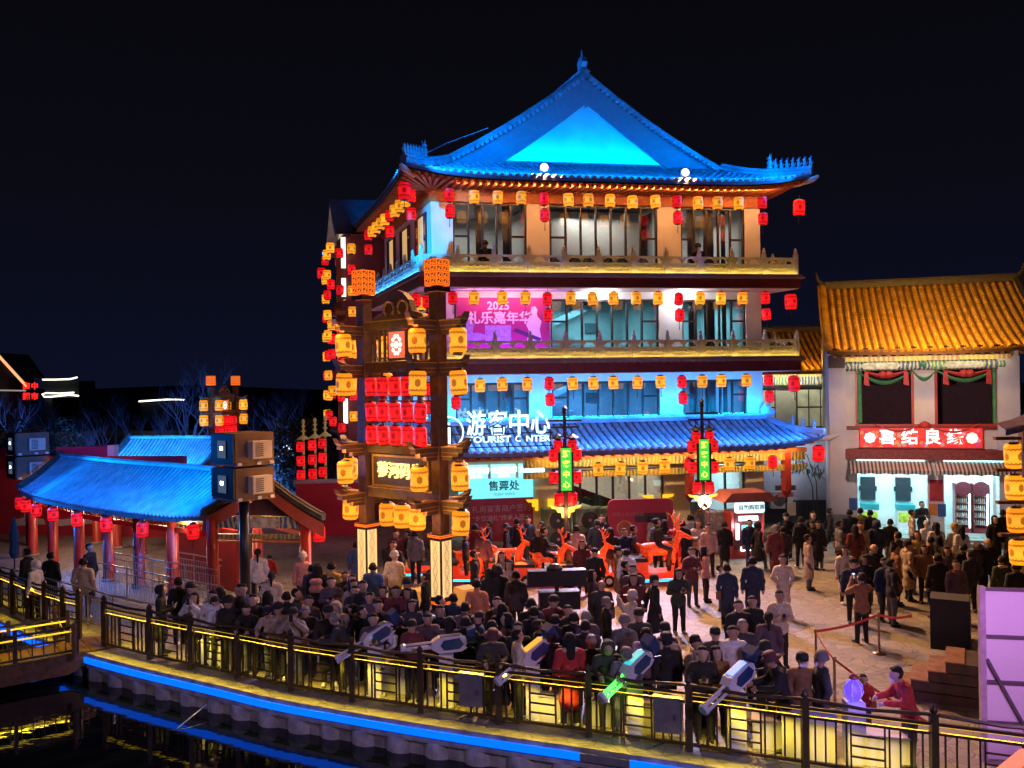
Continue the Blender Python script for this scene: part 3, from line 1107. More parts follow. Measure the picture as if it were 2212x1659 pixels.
# blue LED washing of the roof and gable
BLU = (.0, .20, 1.)
strip_lamp(BW(2.6, YG_ - .12, 15.86), BW(10.8, YG_ - .12, 15.86), bn * .75 + Vector((0, 0, 1)), (.0, .22, 1.), 340, .10)
strip_lamp(BW(XL + 1.6, YF - .10, ZE + .38), BW(XR - 1.6, YF - .10, ZE + .38), bn + Vector((0, 0, .12)), BLU, 360, .06)
for x in (XL + .4, XR - .4):
    s_ = 1 if x < 5 else -1
    lamp('SPOT', BW(x, YF - .5, ZE + 1.0), BW(x + s_ * 4.5, YF + 1.6, ZE + .5), BLU, 1500, spot_size=rad(100), spot_blend=.6, shadow_soft_size=.08)
strip_lamp(BW(XL - .05, 8.2, ZE + .35), BW(XL - .05, YF + 1.0, ZE + .35), be + Vector((0, 0, .3)), BLU, 300, .06)
strip_lamp(BW(XL - .05, YB - .3, ZE + .35), BW(XL - .05, 14, ZE + .35), be + Vector((0, 0, .3)), BLU, 110, .06)
for x in (XL + .9, XR - .9):
    lamp('POINT', BW(x, YF - .35, ZE + 1.25), None, BLU, 70, shadow_soft_size=.08)
# LED floods on the long gable boards
for s_, xx in ((1, XFL + .2), (-1, XFR - .2)):
    lamp('SPOT', BW(xx - s_ * .2, YH - 1.3, 15.9), BW(XC - s_ * 1.2, YH, 18.2), BLU, 420, spot_size=rad(70), spot_blend=.7, shadow_soft_size=.06)
# the two warm floodlights on the front eave
FL = glow('warm_flood_face', (1., .52, .20), 3.5)
for k, (px, py) in enumerate(((1176, 361), (1481, 372))):
    d = ray(px, py)
    pl = BW(0, -2.0, 0)
    t = (Vector((pl.x, pl.y, 0)).dot(bn)) / Vector((d.x, d.y, 0)).dot(bn)
    p = Vector((d.x * t, t, CAM_H + d.z * t))
    f = thing('floodlight', 'glaring warm floodlight on the front eave, %s' % ('below the middle of the blue gable' if k == 0 else 'towards the right eave corner'), 'floodlight', p, A10, 'eave floodlights')
    MB().box((0, .10, 0), (.40, .12, .32)).box((0, .12, -.25), (.06, .08, .3)).build('housing', BLACK, f)
    MB().lathe([(0, .03), (.09, .022), (.15, .0), (.155, -.03)], 18, (0, .0, 0), rot=Matrix.Rotation(PI / 2, 3, 'X'), cap=False).build('lens', FL, f, True)
    lamp('SPOT', p + Vector((0, -.12, 0)), G(1500 + k * 300, 1420), (1., .47, .16), 13000, spot_size=rad(125), spot_blend=.6, shadow_soft_size=.16)
# warm strip under the eave
strip_lamp(BW(.5, YF + .45, 14.22), BW(13.4, YF + .45, 14.22), bn * .8 + Vector((0, 0, -.35)), (1., .40, .13), 430, .05)
strip_lamp(BW(14.0, -.3, 14.15), BW(15.2, -1.9, 14.35), Vector((0, 0, -1)), (1., .7, .4), 8, .05)
# ceiling lamps of storey 3 and LED wash of storey 2
for x in (6.7, 10.2):
    lamp('POINT', BW(x, -.5, 10.18), None, (.86, .90, 1.), 130, shadow_soft_size=.10)
    BP('ceiling_lamp', glow('cool_lamp_disc', (.85, .95, 1.), 6.), lambda b: b.lathe([(.16, 10.29), (.16, 10.318)], 14, (x, -.5, 0)))
strip_lamp(BW(.2, -.50, 5.20), BW(13.8, -.50, 5.20), bn * .42 + Vector((0, 0, 1)), (.0, .40, 1.), 420, .06)
strip_lamp(BW(-.5, 9.0, 5.2), BW(-.5, .0, 5.2), be * .3 + Vector((0, 0, 1)), (.0, .36, 1.), 120, .06)
lamp('SPOT', BW(-4.5, -4.5, 11.2), BW(.4, 0, 12.6), (.0, .40, 1.), 4200, spot_size=rad(30), spot_blend=.5, shadow_soft_size=.05)
# ================================================================ GROUND FLOOR, SKIRT ROOF, SIGNS OF THE TOURIST CENTRE
def FPT(px, py, y):
    """sight line through a picture point met with the facade plane at local depth y -> (x, z) local, unsheared"""
    d = ray(px, py)
    q = BO + bn * y
    t = q.dot(bn) / Vector((d.x, d.y, 0)).dot(bn)
    w = Vector((d.x * t, t, CAM_H + d.z * t))
    return (w - BO).dot(be), w.z


# steps and plinth
BP('plinth', CONC, lambda b: b.bx(-.6, 15.0, -1.2, .5, 0, .16).bx(-.3, 14.7, -.8, .6, .16, .32))
WARMW = M('cream_wall', (.66, .56, .40), .8, var=.08, ns=1.5)
for x0, x1 in ((3.55, 5.2), (9.5, 10.6), (13.1, 13.9)):
    BP('ground_column', WARMW, lambda b: b.bx(x0, x1, 0, .5, .32, 4.4))
BP('ground_lintel', WARMW, lambda b: b.bx(0, 13.9, .04, .46, 3.1, 4.4))
BP('side_ground_wall', WARMW, lambda b: b.bx(0, .3, .47, LY - .32, 0, 4.29))
window(5.2, 9.5, .4, 3.05, 6, .15, False)
window(10.6, 13.1, .4, 3.05, 3, .15, False)
GRW = M('shop_back_wall', (.55, .55, .52), .8, var=.1)
BP('ground_room', GRW, lambda b: b.bx(.4, 13.5, 4.5, 4.6, .3, 3.3).bx(10.0, 10.1, .6, 4.5, .3, 3.3).bx(.4, 13.5, .6, 4.5, .28, .31))
BP('escalator', M('black_glass_side', (.01, .01, .012), .15), lambda b: b.prism([(0, 1.7), (0, 2.3), (4.4, .6), (4.4, 0)], (5.2, 1.2, .35), (1, 0, 0), (0, 0, 1), (0, .9, 0)))
lamp('AREA', BW(7.3, 2.4, 3.2), BW(7.3, 2.4, 0), (1., .85, .6), 150, shape='RECTANGLE', size=4, size_y=2)
lamp('AREA', BW(11.8, 2.4, 3.2), BW(11.8, 2.4, 0), (.55, .9, 1.), 190, shape='RECTANGLE', size=2.4, size_y=2)
BP('shop_counter', M('counter_front', (.5, .5, .48), .5), lambda b: b.bx(10.7, 11.6, .6, 1.1, .3, 1.5))
for k in range(4):
    BP('shop_shelf', M('shelf_stock', (.25, .3, .35), .6, var=.6, ns=14), lambda b: b.bx(10.6, 13.0, 3.9, 4.4, .5 + k * .62, .9 + k * .62))
# red paper lanterns and golden signs hung inside the windows
# ticket office bay: three light boxes, the fascia and the red hoarding below
CY = glow('cyan_light_box', (.35, .80, .86), 1.0)
CY2 = glow('cyan_fascia', (.14, .62, .70), 1.35)
WTXT = glow('white_letter_light', (.9, 1., 1.), 2.2)
x0, z1 = FPT(998, 997, -.1)
for k, s in enumerate(('票务咨询', '公益讲解', '文创商品')):
    a, b2 = FPT(1000 + k * 60, 998, -.1)[0], FPT(1052 + k * 60, 998, -.1)[0]
    bx_ = BP('light_box', CY, lambda b: b.bx(a, b2, -.16, -.02, 2.85, 3.40))
    text('lettering', s, .26, WTXT, bld, shw(((a + b2) / 2, -.18, 3.16)), depth=.008, bold=.012)
    text('small_lettering', '服务窗口', .12, WTXT, bld, shw(((a + b2) / 2, -.18, 2.94)), depth=.006, bold=.004)
xa, xb = FPT(990, 1040, -.1)[0], FPT(1150, 1040, -.1)[0]
BP('ticket_fascia', CY2, lambda b: b.bx(xa, xb, -.12, -.02, 2.05, 2.83))
text('ticket_lettering', '售票处', .42, M('teal_print', (.02, .22, .28), .6), bld, shw((FPT(1087, 1040, -.1)[0], -.14, 2.52)), depth=.008, bold=.008)
text('ticket_small', 'TICKET OFFICE', .13, M('teal_print'), bld, shw((FPT(1087, 1040, -.1)[0], -.14, 2.2)), depth=.006)
HOARD = M('red_hoarding', (.34, .03, .06), .5, var=.2, ns=1.2)
BP('red_hoarding', HOARD, lambda b: b.bx(FPT(1012, 1100, -.1)[0], xb, -.10, -.03, .32, 2.04))
text('hoarding_lettering', '礼尚宴客商户签约', .30, M('pale_pink_print', (.6, .45, .5), .6), bld, shw((FPT(1082, 1090, -.1)[0], -.12, 1.62)), depth=.004)
text('hoarding_lettering', '“乡饮酒礼”传承人签约', .24, M('pale_pink_print'), bld, shw((FPT(1082, 1090, -.1)[0], -.12, 1.25)), depth=.004)
# painted beams under the skirt roof
def painted(name, base, alt, gold, sc=6.):
    m, n, p = node_mat(name)
    t = n.nodes.new('ShaderNodeTexCoord')
    s = n.nodes.new('ShaderNodeSeparateXYZ')
    n.links.new(t.outputs['Object'], s.inputs[0])
    w = n.nodes.new('ShaderNodeTexWave')
    w.inputs['Scale'].default_value = sc * .35
    w.inputs['Distortion'].default_value = 6.
    v = n.nodes.new('ShaderNodeTexVoronoi')
    v.inputs['Scale'].default_value = sc * 2.2
    for k in (w, v):
        n.links.new(t.outputs['Object'], k.inputs['Vector'])
    f1 = mth(n, 'GREATER_THAN', mth(n, 'FRACT', mth(n, 'MULTIPLY', s.outputs[0], .42)), .55)
    c = mixc(n, f1, base, alt)
    c = mixc(n, mth(n, 'GREATER_THAN', w.outputs['Fac'], .62), c, gold)
    c = mixc(n, mth(n, 'LESS_THAN', v.outputs['Distance'], .16), c, (.7, .68, .6))
    n.links.new(c, p.inputs['Base Color'])
    p.inputs['Roughness'].default_value = .55
    return m


PB1 = painted('painted_beam', (.10, .16, .12), (.30, .22, .05), (.55, .38, .08))
PB2 = painted('painted_beam_blue', (.06, .12, .26), (.10, .30, .20), (.60, .52, .22))
BP('painted_beam', PB1, lambda b: b.bx(3.2, 15.0, -1.15, -.95, 3.30, 3.62))
BP('painted_beam', PB1, lambda b: b.bx(3.2, 15.0, -1.13, -.97, 2.88, 3.12))
BP('orange_beam', ORW, lambda b: b.bx(.5, 15.0, -1.25, -.9, 3.63, 3.80))
for x in (10.0, 14.2):
    BP('hanging_post', RED, lambda b: b.box((x, -1.05, 3.0), (.24, .30, 1.7)).lathe([(.16, 2.16), (.20, 2.05), (.14, 1.9), (.05, 1.75), (0, 1.7)], 8, (x, -1.05, 0), cap=False))
for x in (8.95, 9.35, 4.1, 4.5):
    BP('golden_bracket', glow('golden_fret_sign', (1., .62, .02), .9), lambda b: b.prism([(0, 0), (-.5, 0), (-.4, -.12), (-.25, -.12), (-.25, -.3), (-.12, -.3), (-.12, -.46), (0, -.46)], (x, -.14, 1.95), (1 if x in (8.95, 4.1) else -1, 0, 0), (0, 0, 1), (0, .04, 0)))


# skirt roof over the ground floor
SXL, SXR, SYF, SZE, SZT = -1.5, 15.25, -2.0, 3.98, 5.0


def sk_front(x, v):
    y = SYF + (0 - SYF) * v
    return Vector((x, y, SZE + (SZT - SZE) * (.75 * v + .25 * v * v) + .42 * max(0, (abs(x - 6.9) - 5.2) / 3.2) ** 2.4 * max(0, 1 - v) ** 1.5))


def sk_left(y, v):
    x = SXL + (0 - SXL) * v
    return Vector((x, y, SZE + (SZT - SZE) * (.75 * v + .25 * v * v) + .3 * max(0, (-y + .5) / 2.5) ** 2 * (1 - v)))


def vsf(x):
    if x < 0:
        return (0, max(0, (x - SXL) / (0 - SXL)))
    if x > WX:
        return (0, max(0, (SXR - x) / (SXR - WX)))
    return (0, 1)


tile_rows(sk_front, frange(SXL + .1, SXR - .1, .30), vsf, bld, TILE, .10, 7, shw)
tile_rows(sk_left, frange(SYF + .2, LY, .30), lambda y: (0, 1 if y > 0 else max(0, (y - SYF) / -SYF)), bld, TILE, .10, 6, shw)


def skb(b):
    for fn, us, ve in ((sk_front, frange(SXL, 0, .3) + frange(.01, WX, .7) + frange(WX + .01, SXR, .2), vsf), (sk_left, frange(SYF, 0, .25) + frange(.01, LY, 1.), lambda y: (0, 1 if y > 0 else max(0, (y - SYF) / -SYF)))):
        rows = [[fn(u, ve(u)[1] * k / 6) for k in range(7)] for u in us]
        b.grid(rows)
        b.grid([[p - Vector((0, 0, .1)) for p in r] for r in rows])
        b.grid([[r[0] for r in rows], [r[0] - Vector((0, 0, .14)) for r in rows]])


BP('skirt_roof_bed', BEDM, skb)
BP('skirt_soffit', DRED, lambda b: b.grid([[sk_front(x, 0) + Vector((0, .1, -.17)) for x in frange(SXL, SXR, .6)], [Vector((max(0, min(WX, x)), -.02, 3.95)) for x in frange(SXL, SXR, .6)]]))
ridge_sweep([(x, -.14, SZT - .02) for x in frange(.0, WX, .8)], .22, .24, TILE, bld, 'skirt_ridge', shw)
hp = [sk_front(SXR - 1.35 * k / 6, k / 6) for k in range(7)]
hp = [Vector((SXR + (WX - SXR) * k / 6, SYF + (0 - SYF) * k / 6, sk_front(SXR + (WX - SXR) * k / 6, k / 6).z)) for k in range(7)]
ridge_sweep(hp, .22, .26, TILE, bld, 'skirt_hip_ridge', shw)
for k in range(3):
    p = hp[1 + k] + Vector((0, 0, .24))
    put(BEAST, 'ridge_beast', bld, shw(p), rad(20), 1.0)
BP('ridge_scroll', TILE, lambda b: b.prism([(-.3, 0), (.3, 0), (.35, .25), (.18, .22), (.12, .5), (-.05, .36), (-.15, .6), (-.3, .3)], (WX + .1, -.2, SZT + .1), (1, 0, 0), (0, 0, 1), (0, .12, 0)))
BP('skirt_tip', WALL, lambda b: b.tube([hp[0] + Vector((-.3, .4, -.25)), hp[0] + Vector((.1, -.1, -.15)), hp[0] + Vector((.4, -.35, .0))], [.08, .10, .04], 8))
for x in frange(SXL + .4, SXR - .4, .4):
    z = sk_front(x, 0).z
    BP('skirt_rafter', ORW, lambda b: b.beam((x, SYF + .12, z - .2), (max(0, min(WX, x)), -.05, 3.88), .10, .10))
# blue wash of the skirt roof
strip_lamp(BW(.2, SYF - .12, SZE + .42), BW(SXR - 1.0, SYF - .12, SZE + .42), bn + Vector((0, 0, .05)), (.0, .19, 1.), 430, .05)
lamp('SPOT', BW(SXR + .3, SYF - .6, SZE + 1.0), BW(WX - .6, -.9, SZE + .4), (.0, .17, 1.), 220, spot_size=rad(80), spot_blend=.6, shadow_soft_size=.06)
strip_lamp(BW(SXL - .1, 8, SZE + .45), BW(SXL - .1, -.5, SZE + .45), be + Vector((0, 0, .1)), (.0, .17, 1.), 120, .05)
# warm light under the skirt roof
strip_lamp(BW(3.6, -1.7, 3.72), BW(14.4, -1.7, 3.72), bn * .9 + Vector((0, 0, -.9)), (1., .62, .22), 120, .05)
# the big lit sign above the skirt roof
SG = glow('white_blue_sign_letter', (.62, .93, 1.), 2.0)
sgn = thing('tourist_centre_sign', 'big glowing white tourist centre lettering with circled i on the blue skirt roof', 'sign', BO, A10)
SYS = -2.25
cx, cz = FPT(1097, 920, SYS)
x_l, x_r = FPT(1005, 920, SYS)[0], FPT(1190, 920, SYS)[0]
sx1 = -SH * SYS * 0
for k, ch in enumerate('游客中心'):
    text('character', ch, .98, SG, sgn, (x_l + (x_r - x_l) * (k + .5) / 4, SYS, FPT(1097, 917, SYS)[1]), depth=.04, bold=.008, fit=(x_r - x_l) / 4 * .90)
ez = FPT(1097, 949, SYS)[1]
for s, px, pw in (('TOURIST', 1056, 96), ('C', 1119, 11), ('NTER', 1162, 52)):
    text('word', s, .33, SG, sgn, (FPT(px, 952, SYS)[0], SYS, ez), depth=.03, bold=.004, fit=FPT(px + pw / 2, 952, SYS)[0] - FPT(px - pw / 2, 952, SYS)[0])
text('unlit_letter', 'E', .33, M('unlit_letter', (.05, .08, .16), .5), sgn, (FPT(1136, 952, SYS)[0], SYS, ez), depth=.03)
ix, iz = FPT(967, 934, SYS)
MB().tube([(ix + .58 * math.cos(a), SYS, iz + .58 * math.sin(a)) for a in [2 * PI * k / 40 for k in range(41)]], .03, 6).build('ring', SG, sgn)
MB().bx(ix - .07, ix + .10, SYS - .04, SYS + .04, iz - .42, iz + .18).bx(ix - .14, ix - .07, SYS - .04, SYS + .04, iz + .11, iz + .18).build('letter_stem', SG, sgn)
MB().bx(ix - .09, ix + .09, SYS - .04, SYS + .04, iz + .28, iz + .36).build('letter_dot', SG, sgn)
for z in (ez - .28, ez + .22):
    MB().bx(x_l - 1.2, x_r + .1, SYS + .06, SYS + .10, z - .02, z + .02).build('support_bar', BLACK, sgn)
for x in (x_l - .5, (x_l + x_r) / 2, x_r):
    MB().bx(x - .02, x + .02, SYS + .06, SYS + .10, ez - .5, ez + .3).build('support_post', BLACK, sgn)
# side sign of the same lettering on the long side
text('side_lettering', '游客中心', .8, SG, bld, shw((-1.7, 6.5, 5.35)), rot=(PI / 2, 0, -PI / 2), depth=.03, bold=.01)
BP('side_ring', SG, lambda b: b.tube([(-1.7, 4.4 + .5 * math.cos(a), 5.35 + .5 * math.sin(a)) for a in [2 * PI * k / 24 for k in range(25)]], .03, 6))
# the carnival poster on storey 3
def poster_mat():
    m, n, p = node_mat('magenta_poster_print')
    t = n.nodes.new('ShaderNodeTexCoord')
    nz = n.nodes.new('ShaderNodeTexNoise')
    nz.inputs['Scale'].default_value = 1.6
    nz.inputs['Detail'].default_value = 4
    n.links.new(t.outputs['Object'], nz.inputs['Vector'])
    c = mixc(n, nz.outputs['Fac'], (.34, .012, .10), (.50, .05, .30))
    n.links.new(c, p.inputs['Base Color'])
    p.inputs['Roughness'].default_value = .6
    return m


po = thing('carnival_poster', 'magenta carnival poster with white lettering on the third storey wall', 'poster', BO, A10)
pa, pz1 = FPT(985, 637, -.04)
pb = FPT(1186, 637, -.04)[0]
MB().bx(pa, pb, -.08, -.03, 7.60, 10.06).build('print_sheet', poster_mat(), po)
PW = M('white_poster_ink', (.80, .72, .82), .6, var=.05)
PV = M('violet_poster_ink', (.42, .30, .62), .6, var=.25, ns=9)
pc = (pa + pb) / 2
text('year', '2025', .46, PW, po, (pc - .2, -.085, 9.72), depth=.004, bold=.012)
text('title', '礼乐嘉年华', .52, PW, po, (pc - .15, -.085, 9.22), depth=.004, bold=.014)


def fig(b, x, z, s=1.0):
    b.prism([(-.28, 0), (.3, 0), (.22, .45), (.30, .75), (.14, .95), (.12, 1.05), (.15, 1.2), (.05, 1.33), (-.08, 1.3), (-.12, 1.12), (-.06, 1.0), (-.2, .9), (-.3, .6), (-.2, .4)], (x, -.088, z), (s, 0, 0), (0, 0, s), (0, .006, 0))


fb = MB()
fig(fb, pb - .65, 8.32, 1.05)
fb.build('printed_singer', PW, po)
fb = MB()
fig(fb, pa + .45, 8.35, .85)
fb.build('printed_drummer', PV, po)
MB().lathe([(.42, 0), (.42, .006)], 24, (0, 0, 0), rot=Matrix(((1, 0, 0), (0, 0, 1), (0, .38, 0)))).build('printed_drum', PV, po).location = (pa + .75, -.094, 8.5)
MB().bx(pc - .75, pc + .3, -.089, -.083, 8.2, 8.95).build('printed_stage', PV, po)
fb = MB()
fig(fb, pc - .2, 8.25, .5)
fb.build('printed_fiddler', M('dark_poster_ink', (.10, .03, .14), .6), po)
MB().prism([(0, 0), (1.1, -.42), (1.2, -.3), (.15, .12)], (pc + .35, -.094, 8.72), (1, 0, 0), (0, 0, 1), (0, .005, 0)).build('printed_keyboard', M('dark_poster_ink'), po)
strip_lamp(BW(.9, -.9, 7.66), BW(4.6, -.9, 7.66), bn * .8 + Vector((0, 0, .7)), (.34, .10, 1.), 70, .05)
strip_lamp(BW(.9, -.9, 10.26), BW(4.6, -.9, 10.26), bn * .9 + Vector((0, 0, -.6)), (1., .35, .45), 46, .05)

# ================================================================ LANTERNS OF THE TOURIST CENTRE
def row(pts, y, where, names):
    ny = nr = 0
    for px, py, kk in pts:
        ny += kk == 'y'
        nr += kk[0] == 'r'
        for i, k in enumerate(kk):
            x, z = FPT(px + (2 * i), py + 35 * i, y)
            col = 'red' if k in 'rR' else 'yellow'
            if k == 'R':
                lab = 'larger red lantern hanging clear of the corner of the %s' % where
            elif col == 'red':
                lab = 'red lantern, %s %s from the gate side, under the %s' % (('upper of' if i == 0 else 'lower of') if len(kk) > 1 else 'single,', ORD[nr - 1] + (' pair' if len(kk) > 1 else ' red'), where)
            else:
                lab = 'yellow lantern, %s yellow one from the gate side corner, under the %s' % (ORD[ny - 1], where)
            lantern(k, BO + be * x + bn * y + Vector((0, 0, z)), lab, names, k != 'y' or random.random() < .5)


row([(970, 422, 'rr'), (1024, 426, 'y'), (1075, 427, 'y'), (1126, 428, 'y'), (1175, 430, 'rr'), (1228, 432, 'y'), (1271, 433, 'y'), (1318, 434, 'y'), (1366, 437, 'y'), (1416, 436, 'y'), (1462, 436, 'rr'), (1508, 439, 'y'), (1550, 439, 'y'), (1596, 440, 'y'), (1646, 438, 'rr')], -1.9, 'top front eave', 'lanterns under the top eave')
row([(1726, 449, 'R')], -1.2, 'top front eave', 'lanterns under the top eave')
row([(978, 644, 'r'), (1024, 644, 'y'), (1085, 644, 'y'), (1135, 644, 'y'), (1182, 646, 'rr'), (1233, 645, 'y'), (1280, 646, 'y'), (1325, 645, 'y'), (1374, 645, 'y'), (1422, 645, 'y'), (1466, 646, 'rr'), (1512, 645, 'y'), (1557, 645, 'y'), (1604, 645, 'y'), (1653, 644, 'rr')], -1.15, 'upper balcony', 'lanterns under the upper balcony')
row([(1708, 652, 'R')], -.8, 'upper balcony', 'lanterns under the upper balcony')
row([(1037, 833, 'y'), (1085, 831, 'y'), (1139, 830, 'y'), (1186, 829, 'rr'), (1237, 829, 'y'), (1282, 828, 'y'), (1325, 827, 'y'), (1377, 827, 'y'), (1427, 825, 'y'), (1473, 825, 'rr'), (1517, 824, 'y'), (1558, 823, 'y'), (1612, 822, 'y'), (1660, 821, 'rr')], -1.15, 'lower balcony', 'lanterns under the lower balcony')
row([(1715, 829, 'R')], -.8, 'lower balcony', 'lanterns under the lower balcony')
row([(985, 870, 'r')], -1.5, 'lower balcony', 'lanterns under the lower balcony')
row([(1292, 1014, 'y'), (1341, 1012, 'y'), (1388, 1010, 'y'), (1436, 1007, 'y'), (1488, 1003, 'r'), (1576, 1002, 'y'), (1620, 1000, 'y'), (1669, 998, 'r')], -1.75, 'blue skirt roof', 'lanterns under the skirt roof')
row([(1768, 980, 'R')], -1.9, 'blue skirt roof', 'lanterns under the skirt roof')
pat = 'ryyyryyyyr'
for zt, nm, off in ((13.72, 'top side eave', -1.15), (9.75, 'upper side balcony', -.6), (6.45, 'lower side balcony', -.6)):
    for k in range(10):
        y = -1.6 + k * .98
        for i in range(2 if pat[k] == 'r' else 1):
            lab = '%s lantern%s, %s from the front corner under the %s' % ('red' if pat[k] == 'r' else 'yellow', (', upper of a pair' if i == 0 else ', lower of a pair') if pat[k] == 'r' else '', ORD[k], nm)
            lantern(pat[k], BW(off, y, zt - .68 * i), lab, 'lanterns along the long side', False)
    for k in range(5):
        y = 13.0 + k * .9
        lab = '%s lantern, %s beyond the side porch, under the %s' % ('red' if k in (0, 4) else 'yellow', ORD[k], nm)
        lantern('r' if k in (0, 4) else 'y', BW(off, y, zt), lab, 'lanterns along the long side', False)
    lantern('R', BW(off - .6, LY + 1.0, zt - .25), 'larger red lantern at the rear corner of the %s' % nm, 'lanterns along the long side')
    lantern('R' if zt > 13 else 'r', BW(off - .3, -1.9 if zt > 13 else -1.1, zt + .1), 'larger red lantern at the front corner of the %s' % nm, 'lanterns along the long side')
# cables that droop from the lower balcony
for k in range(26):
    x = 4.6 + k * .30
    p = BW(x, -1.45, 7.62)
BP('icicle_light_cable', M('grey_cable', (.35, .35, .38), .5), lambda b: [b.tube([(x, -1.55, 7.62), (x + .02, -1.58, 7.40), (x + .12, -1.58, 7.36), (x + .15, -1.56, 7.5)], .008, 4) for x in frange(4.6, 11.4, .31)] and b.tube([(4.4, -1.54, 7.56), (8, -1.56, 7.5), (11.6, -1.54, 7.6)], .012, 4))
# ================================================================ LANTERN GATES
GW = M('gate_timber', (.13, .062, .028), .5, var=.3, ns=6, bump=.06)
GOLD = M('gold_trim', (.55, .32, .06), .45, .2, var=.2)


def fret_mat(name, bgc, fgc, s):
    m, n, p = node_mat(name)
    t = n.nodes.new('ShaderNodeTexCoord')
    sp = n.nodes.new('ShaderNodeSeparateXYZ')
    n.links.new(t.outputs['Object'], sp.inputs[0])
    h = mth(n, 'ADD', sp.outputs[0], sp.outputs[1])
    br = n.nodes.new('ShaderNodeTexBrick')
    cb = n.nodes.new('ShaderNodeCombineXYZ')
    n.links.new(h, cb.inputs[0])
    n.links.new(sp.outputs[2], cb.inputs[1])
    n.links.new(cb.outputs[0], br.inputs[0])
    br.inputs['Scale'].default_value = s
    br.inputs['Mortar Size'].default_value = .035
    br.inputs['Brick Width'].default_value = .34
    br.inputs['Row Height'].default_value = .17
    f = br.outputs['Fac']
    n.links.new(mixc(n, f, bgc, fgc), p.inputs['Emission Color'])
    p.inputs['Base Color'].default_value = bgc + (1,)
    p.inputs['Emission Strength'].default_value = 1.0
    return m


FRET = glow('orange_lit_cloth', (1., .17, .012), 1.0)
FRETB = M('dark_fret_lines', (.05, .014, .006), .6)
PANEL = None


def scroll_panel_mat():
    m, n, p = node_mat('cream_scroll_panel')
    t = n.nodes.new('ShaderNodeTexCoord')
    sp = n.nodes.new('ShaderNodeSeparateXYZ')
    n.links.new(t.outputs['Object'], sp.inputs[0])
    h = mth(n, 'ABSOLUTE', sp.outputs[0])
    z = sp.outputs[2]
    fz = mth(n, 'ABSOLUTE', mth(n, 'SUBTRACT', mth(n, 'FRACT', mth(n, 'MULTIPLY', z, 2.6)), .5))
    a = mth(n, 'ABSOLUTE', mth(n, 'SUBTRACT', mth(n, 'MULTIPLY', h, 5.5), fz))
    l1 = mth(n, 'LESS_THAN', a, .045)
    vv = n.nodes.new('ShaderNodeTexWave')
    vv.wave_type = 'RINGS'
    vv.inputs['Scale'].default_value = 9.
    vv.inputs['Distortion'].default_value = 3.
    n.links.new(t.outputs['Object'], vv.inputs['Vector'])
    l2 = mth(n, 'MULTIPLY', mth(n, 'GREATER_THAN', vv.outputs['Fac'], .80), mth(n, 'LESS_THAN', h, .10))
    f = mth(n, 'MAXIMUM', l1, l2)
    n.links.new(mixc(n, mth(n, 'MULTIPLY', f, .93), (.95, .60, .22), (.10, .03, .006)), p.inputs['Emission Color'])
    p.inputs['Base Color'].default_value = (.5, .4, .25, 1)
    p.inputs['Emission Strength'].default_value = 1.0
    return m


PANEL = scroll_panel_mat()


def arm_mesh(L):
    """stepped wooden corbel with an upturned end, along +x"""
    b = MB()
    b.bx(.1, L, -.11, .11, -.10, .02)
    b.bx(.1, L * .82, -.09, .09, -.20, -.10)
    b.bx(.1, L * .58, -.08, .08, -.31, -.20)
    b.prism([(L - .25, .02), (L, .02), (L + .08, .08), (L + .14, .22), (L + .03, .13), (L - .2, .07)], (0, -.10, 0), (1, 0, 0), (0, 0, 1), (0, .20, 0))
    return b.mesh('corbel_arm', GW)


ARM = arm_mesh(.95)
TRIM = MB().bx(.1, .97, -.125, .125, .02, .05).bx(.1, .80, -.105, .105, -.115, -.10).bx(.1, .57, -.095, .095, -.215, -.20).mesh('gold_edge', GOLD)


def fret_box(w, h):
    """square lantern box with a meander lattice over glowing cloth"""
    b = MB()
    for side in range(4):
        R = Matrix.Rotation(side * PI / 2, 3, 'Z')

        def bar(x0, x1, z0, z1):
            vs = [R @ Vector((x, -w / 2 - .012, z)) for x, z in ((x0, z0), (x1, z0), (x1, z1), (x0, z1))]
            vs += [R @ Vector((x, -w / 2 - .001, z)) for x, z in ((x0, z0), (x1, z0), (x1, z1), (x0, z1))]
            b.add(vs, [(0, 1, 2, 3), (0, 4, 5, 1), (1, 5, 6, 2), (2, 6, 7, 3), (3, 7, 4, 0)])
        t = w * .035
        hw = w / 2
        for z in [h * k / 4 for k in range(5)]:
            bar(-hw, hw, z - t, z + t)
        for x in (-hw, 0, hw):
            bar(x - t, x + t, 0, h)
        for i in range(4):
            for s in (-1, 1):
                zc, q = h * (i + .5) / 4, h / 8
                xc = s * hw / 2
                bar(xc - hw * .3, xc - hw * .3 + 2 * t, zc - q * .65, zc + q * .2)
                bar(xc - hw * .3, xc + hw * .3, zc - q * .65, zc - q * .65 + 2 * t)
                bar(xc + hw * .24, xc + hw * .3, zc - q * .6, zc + q * .65)
                bar(xc - hw * .1, xc + hw * .3, zc + q * .5, zc + q * .65)
                bar(xc - hw * .1, xc, zc - q * .2, zc + q * .6)
    return b


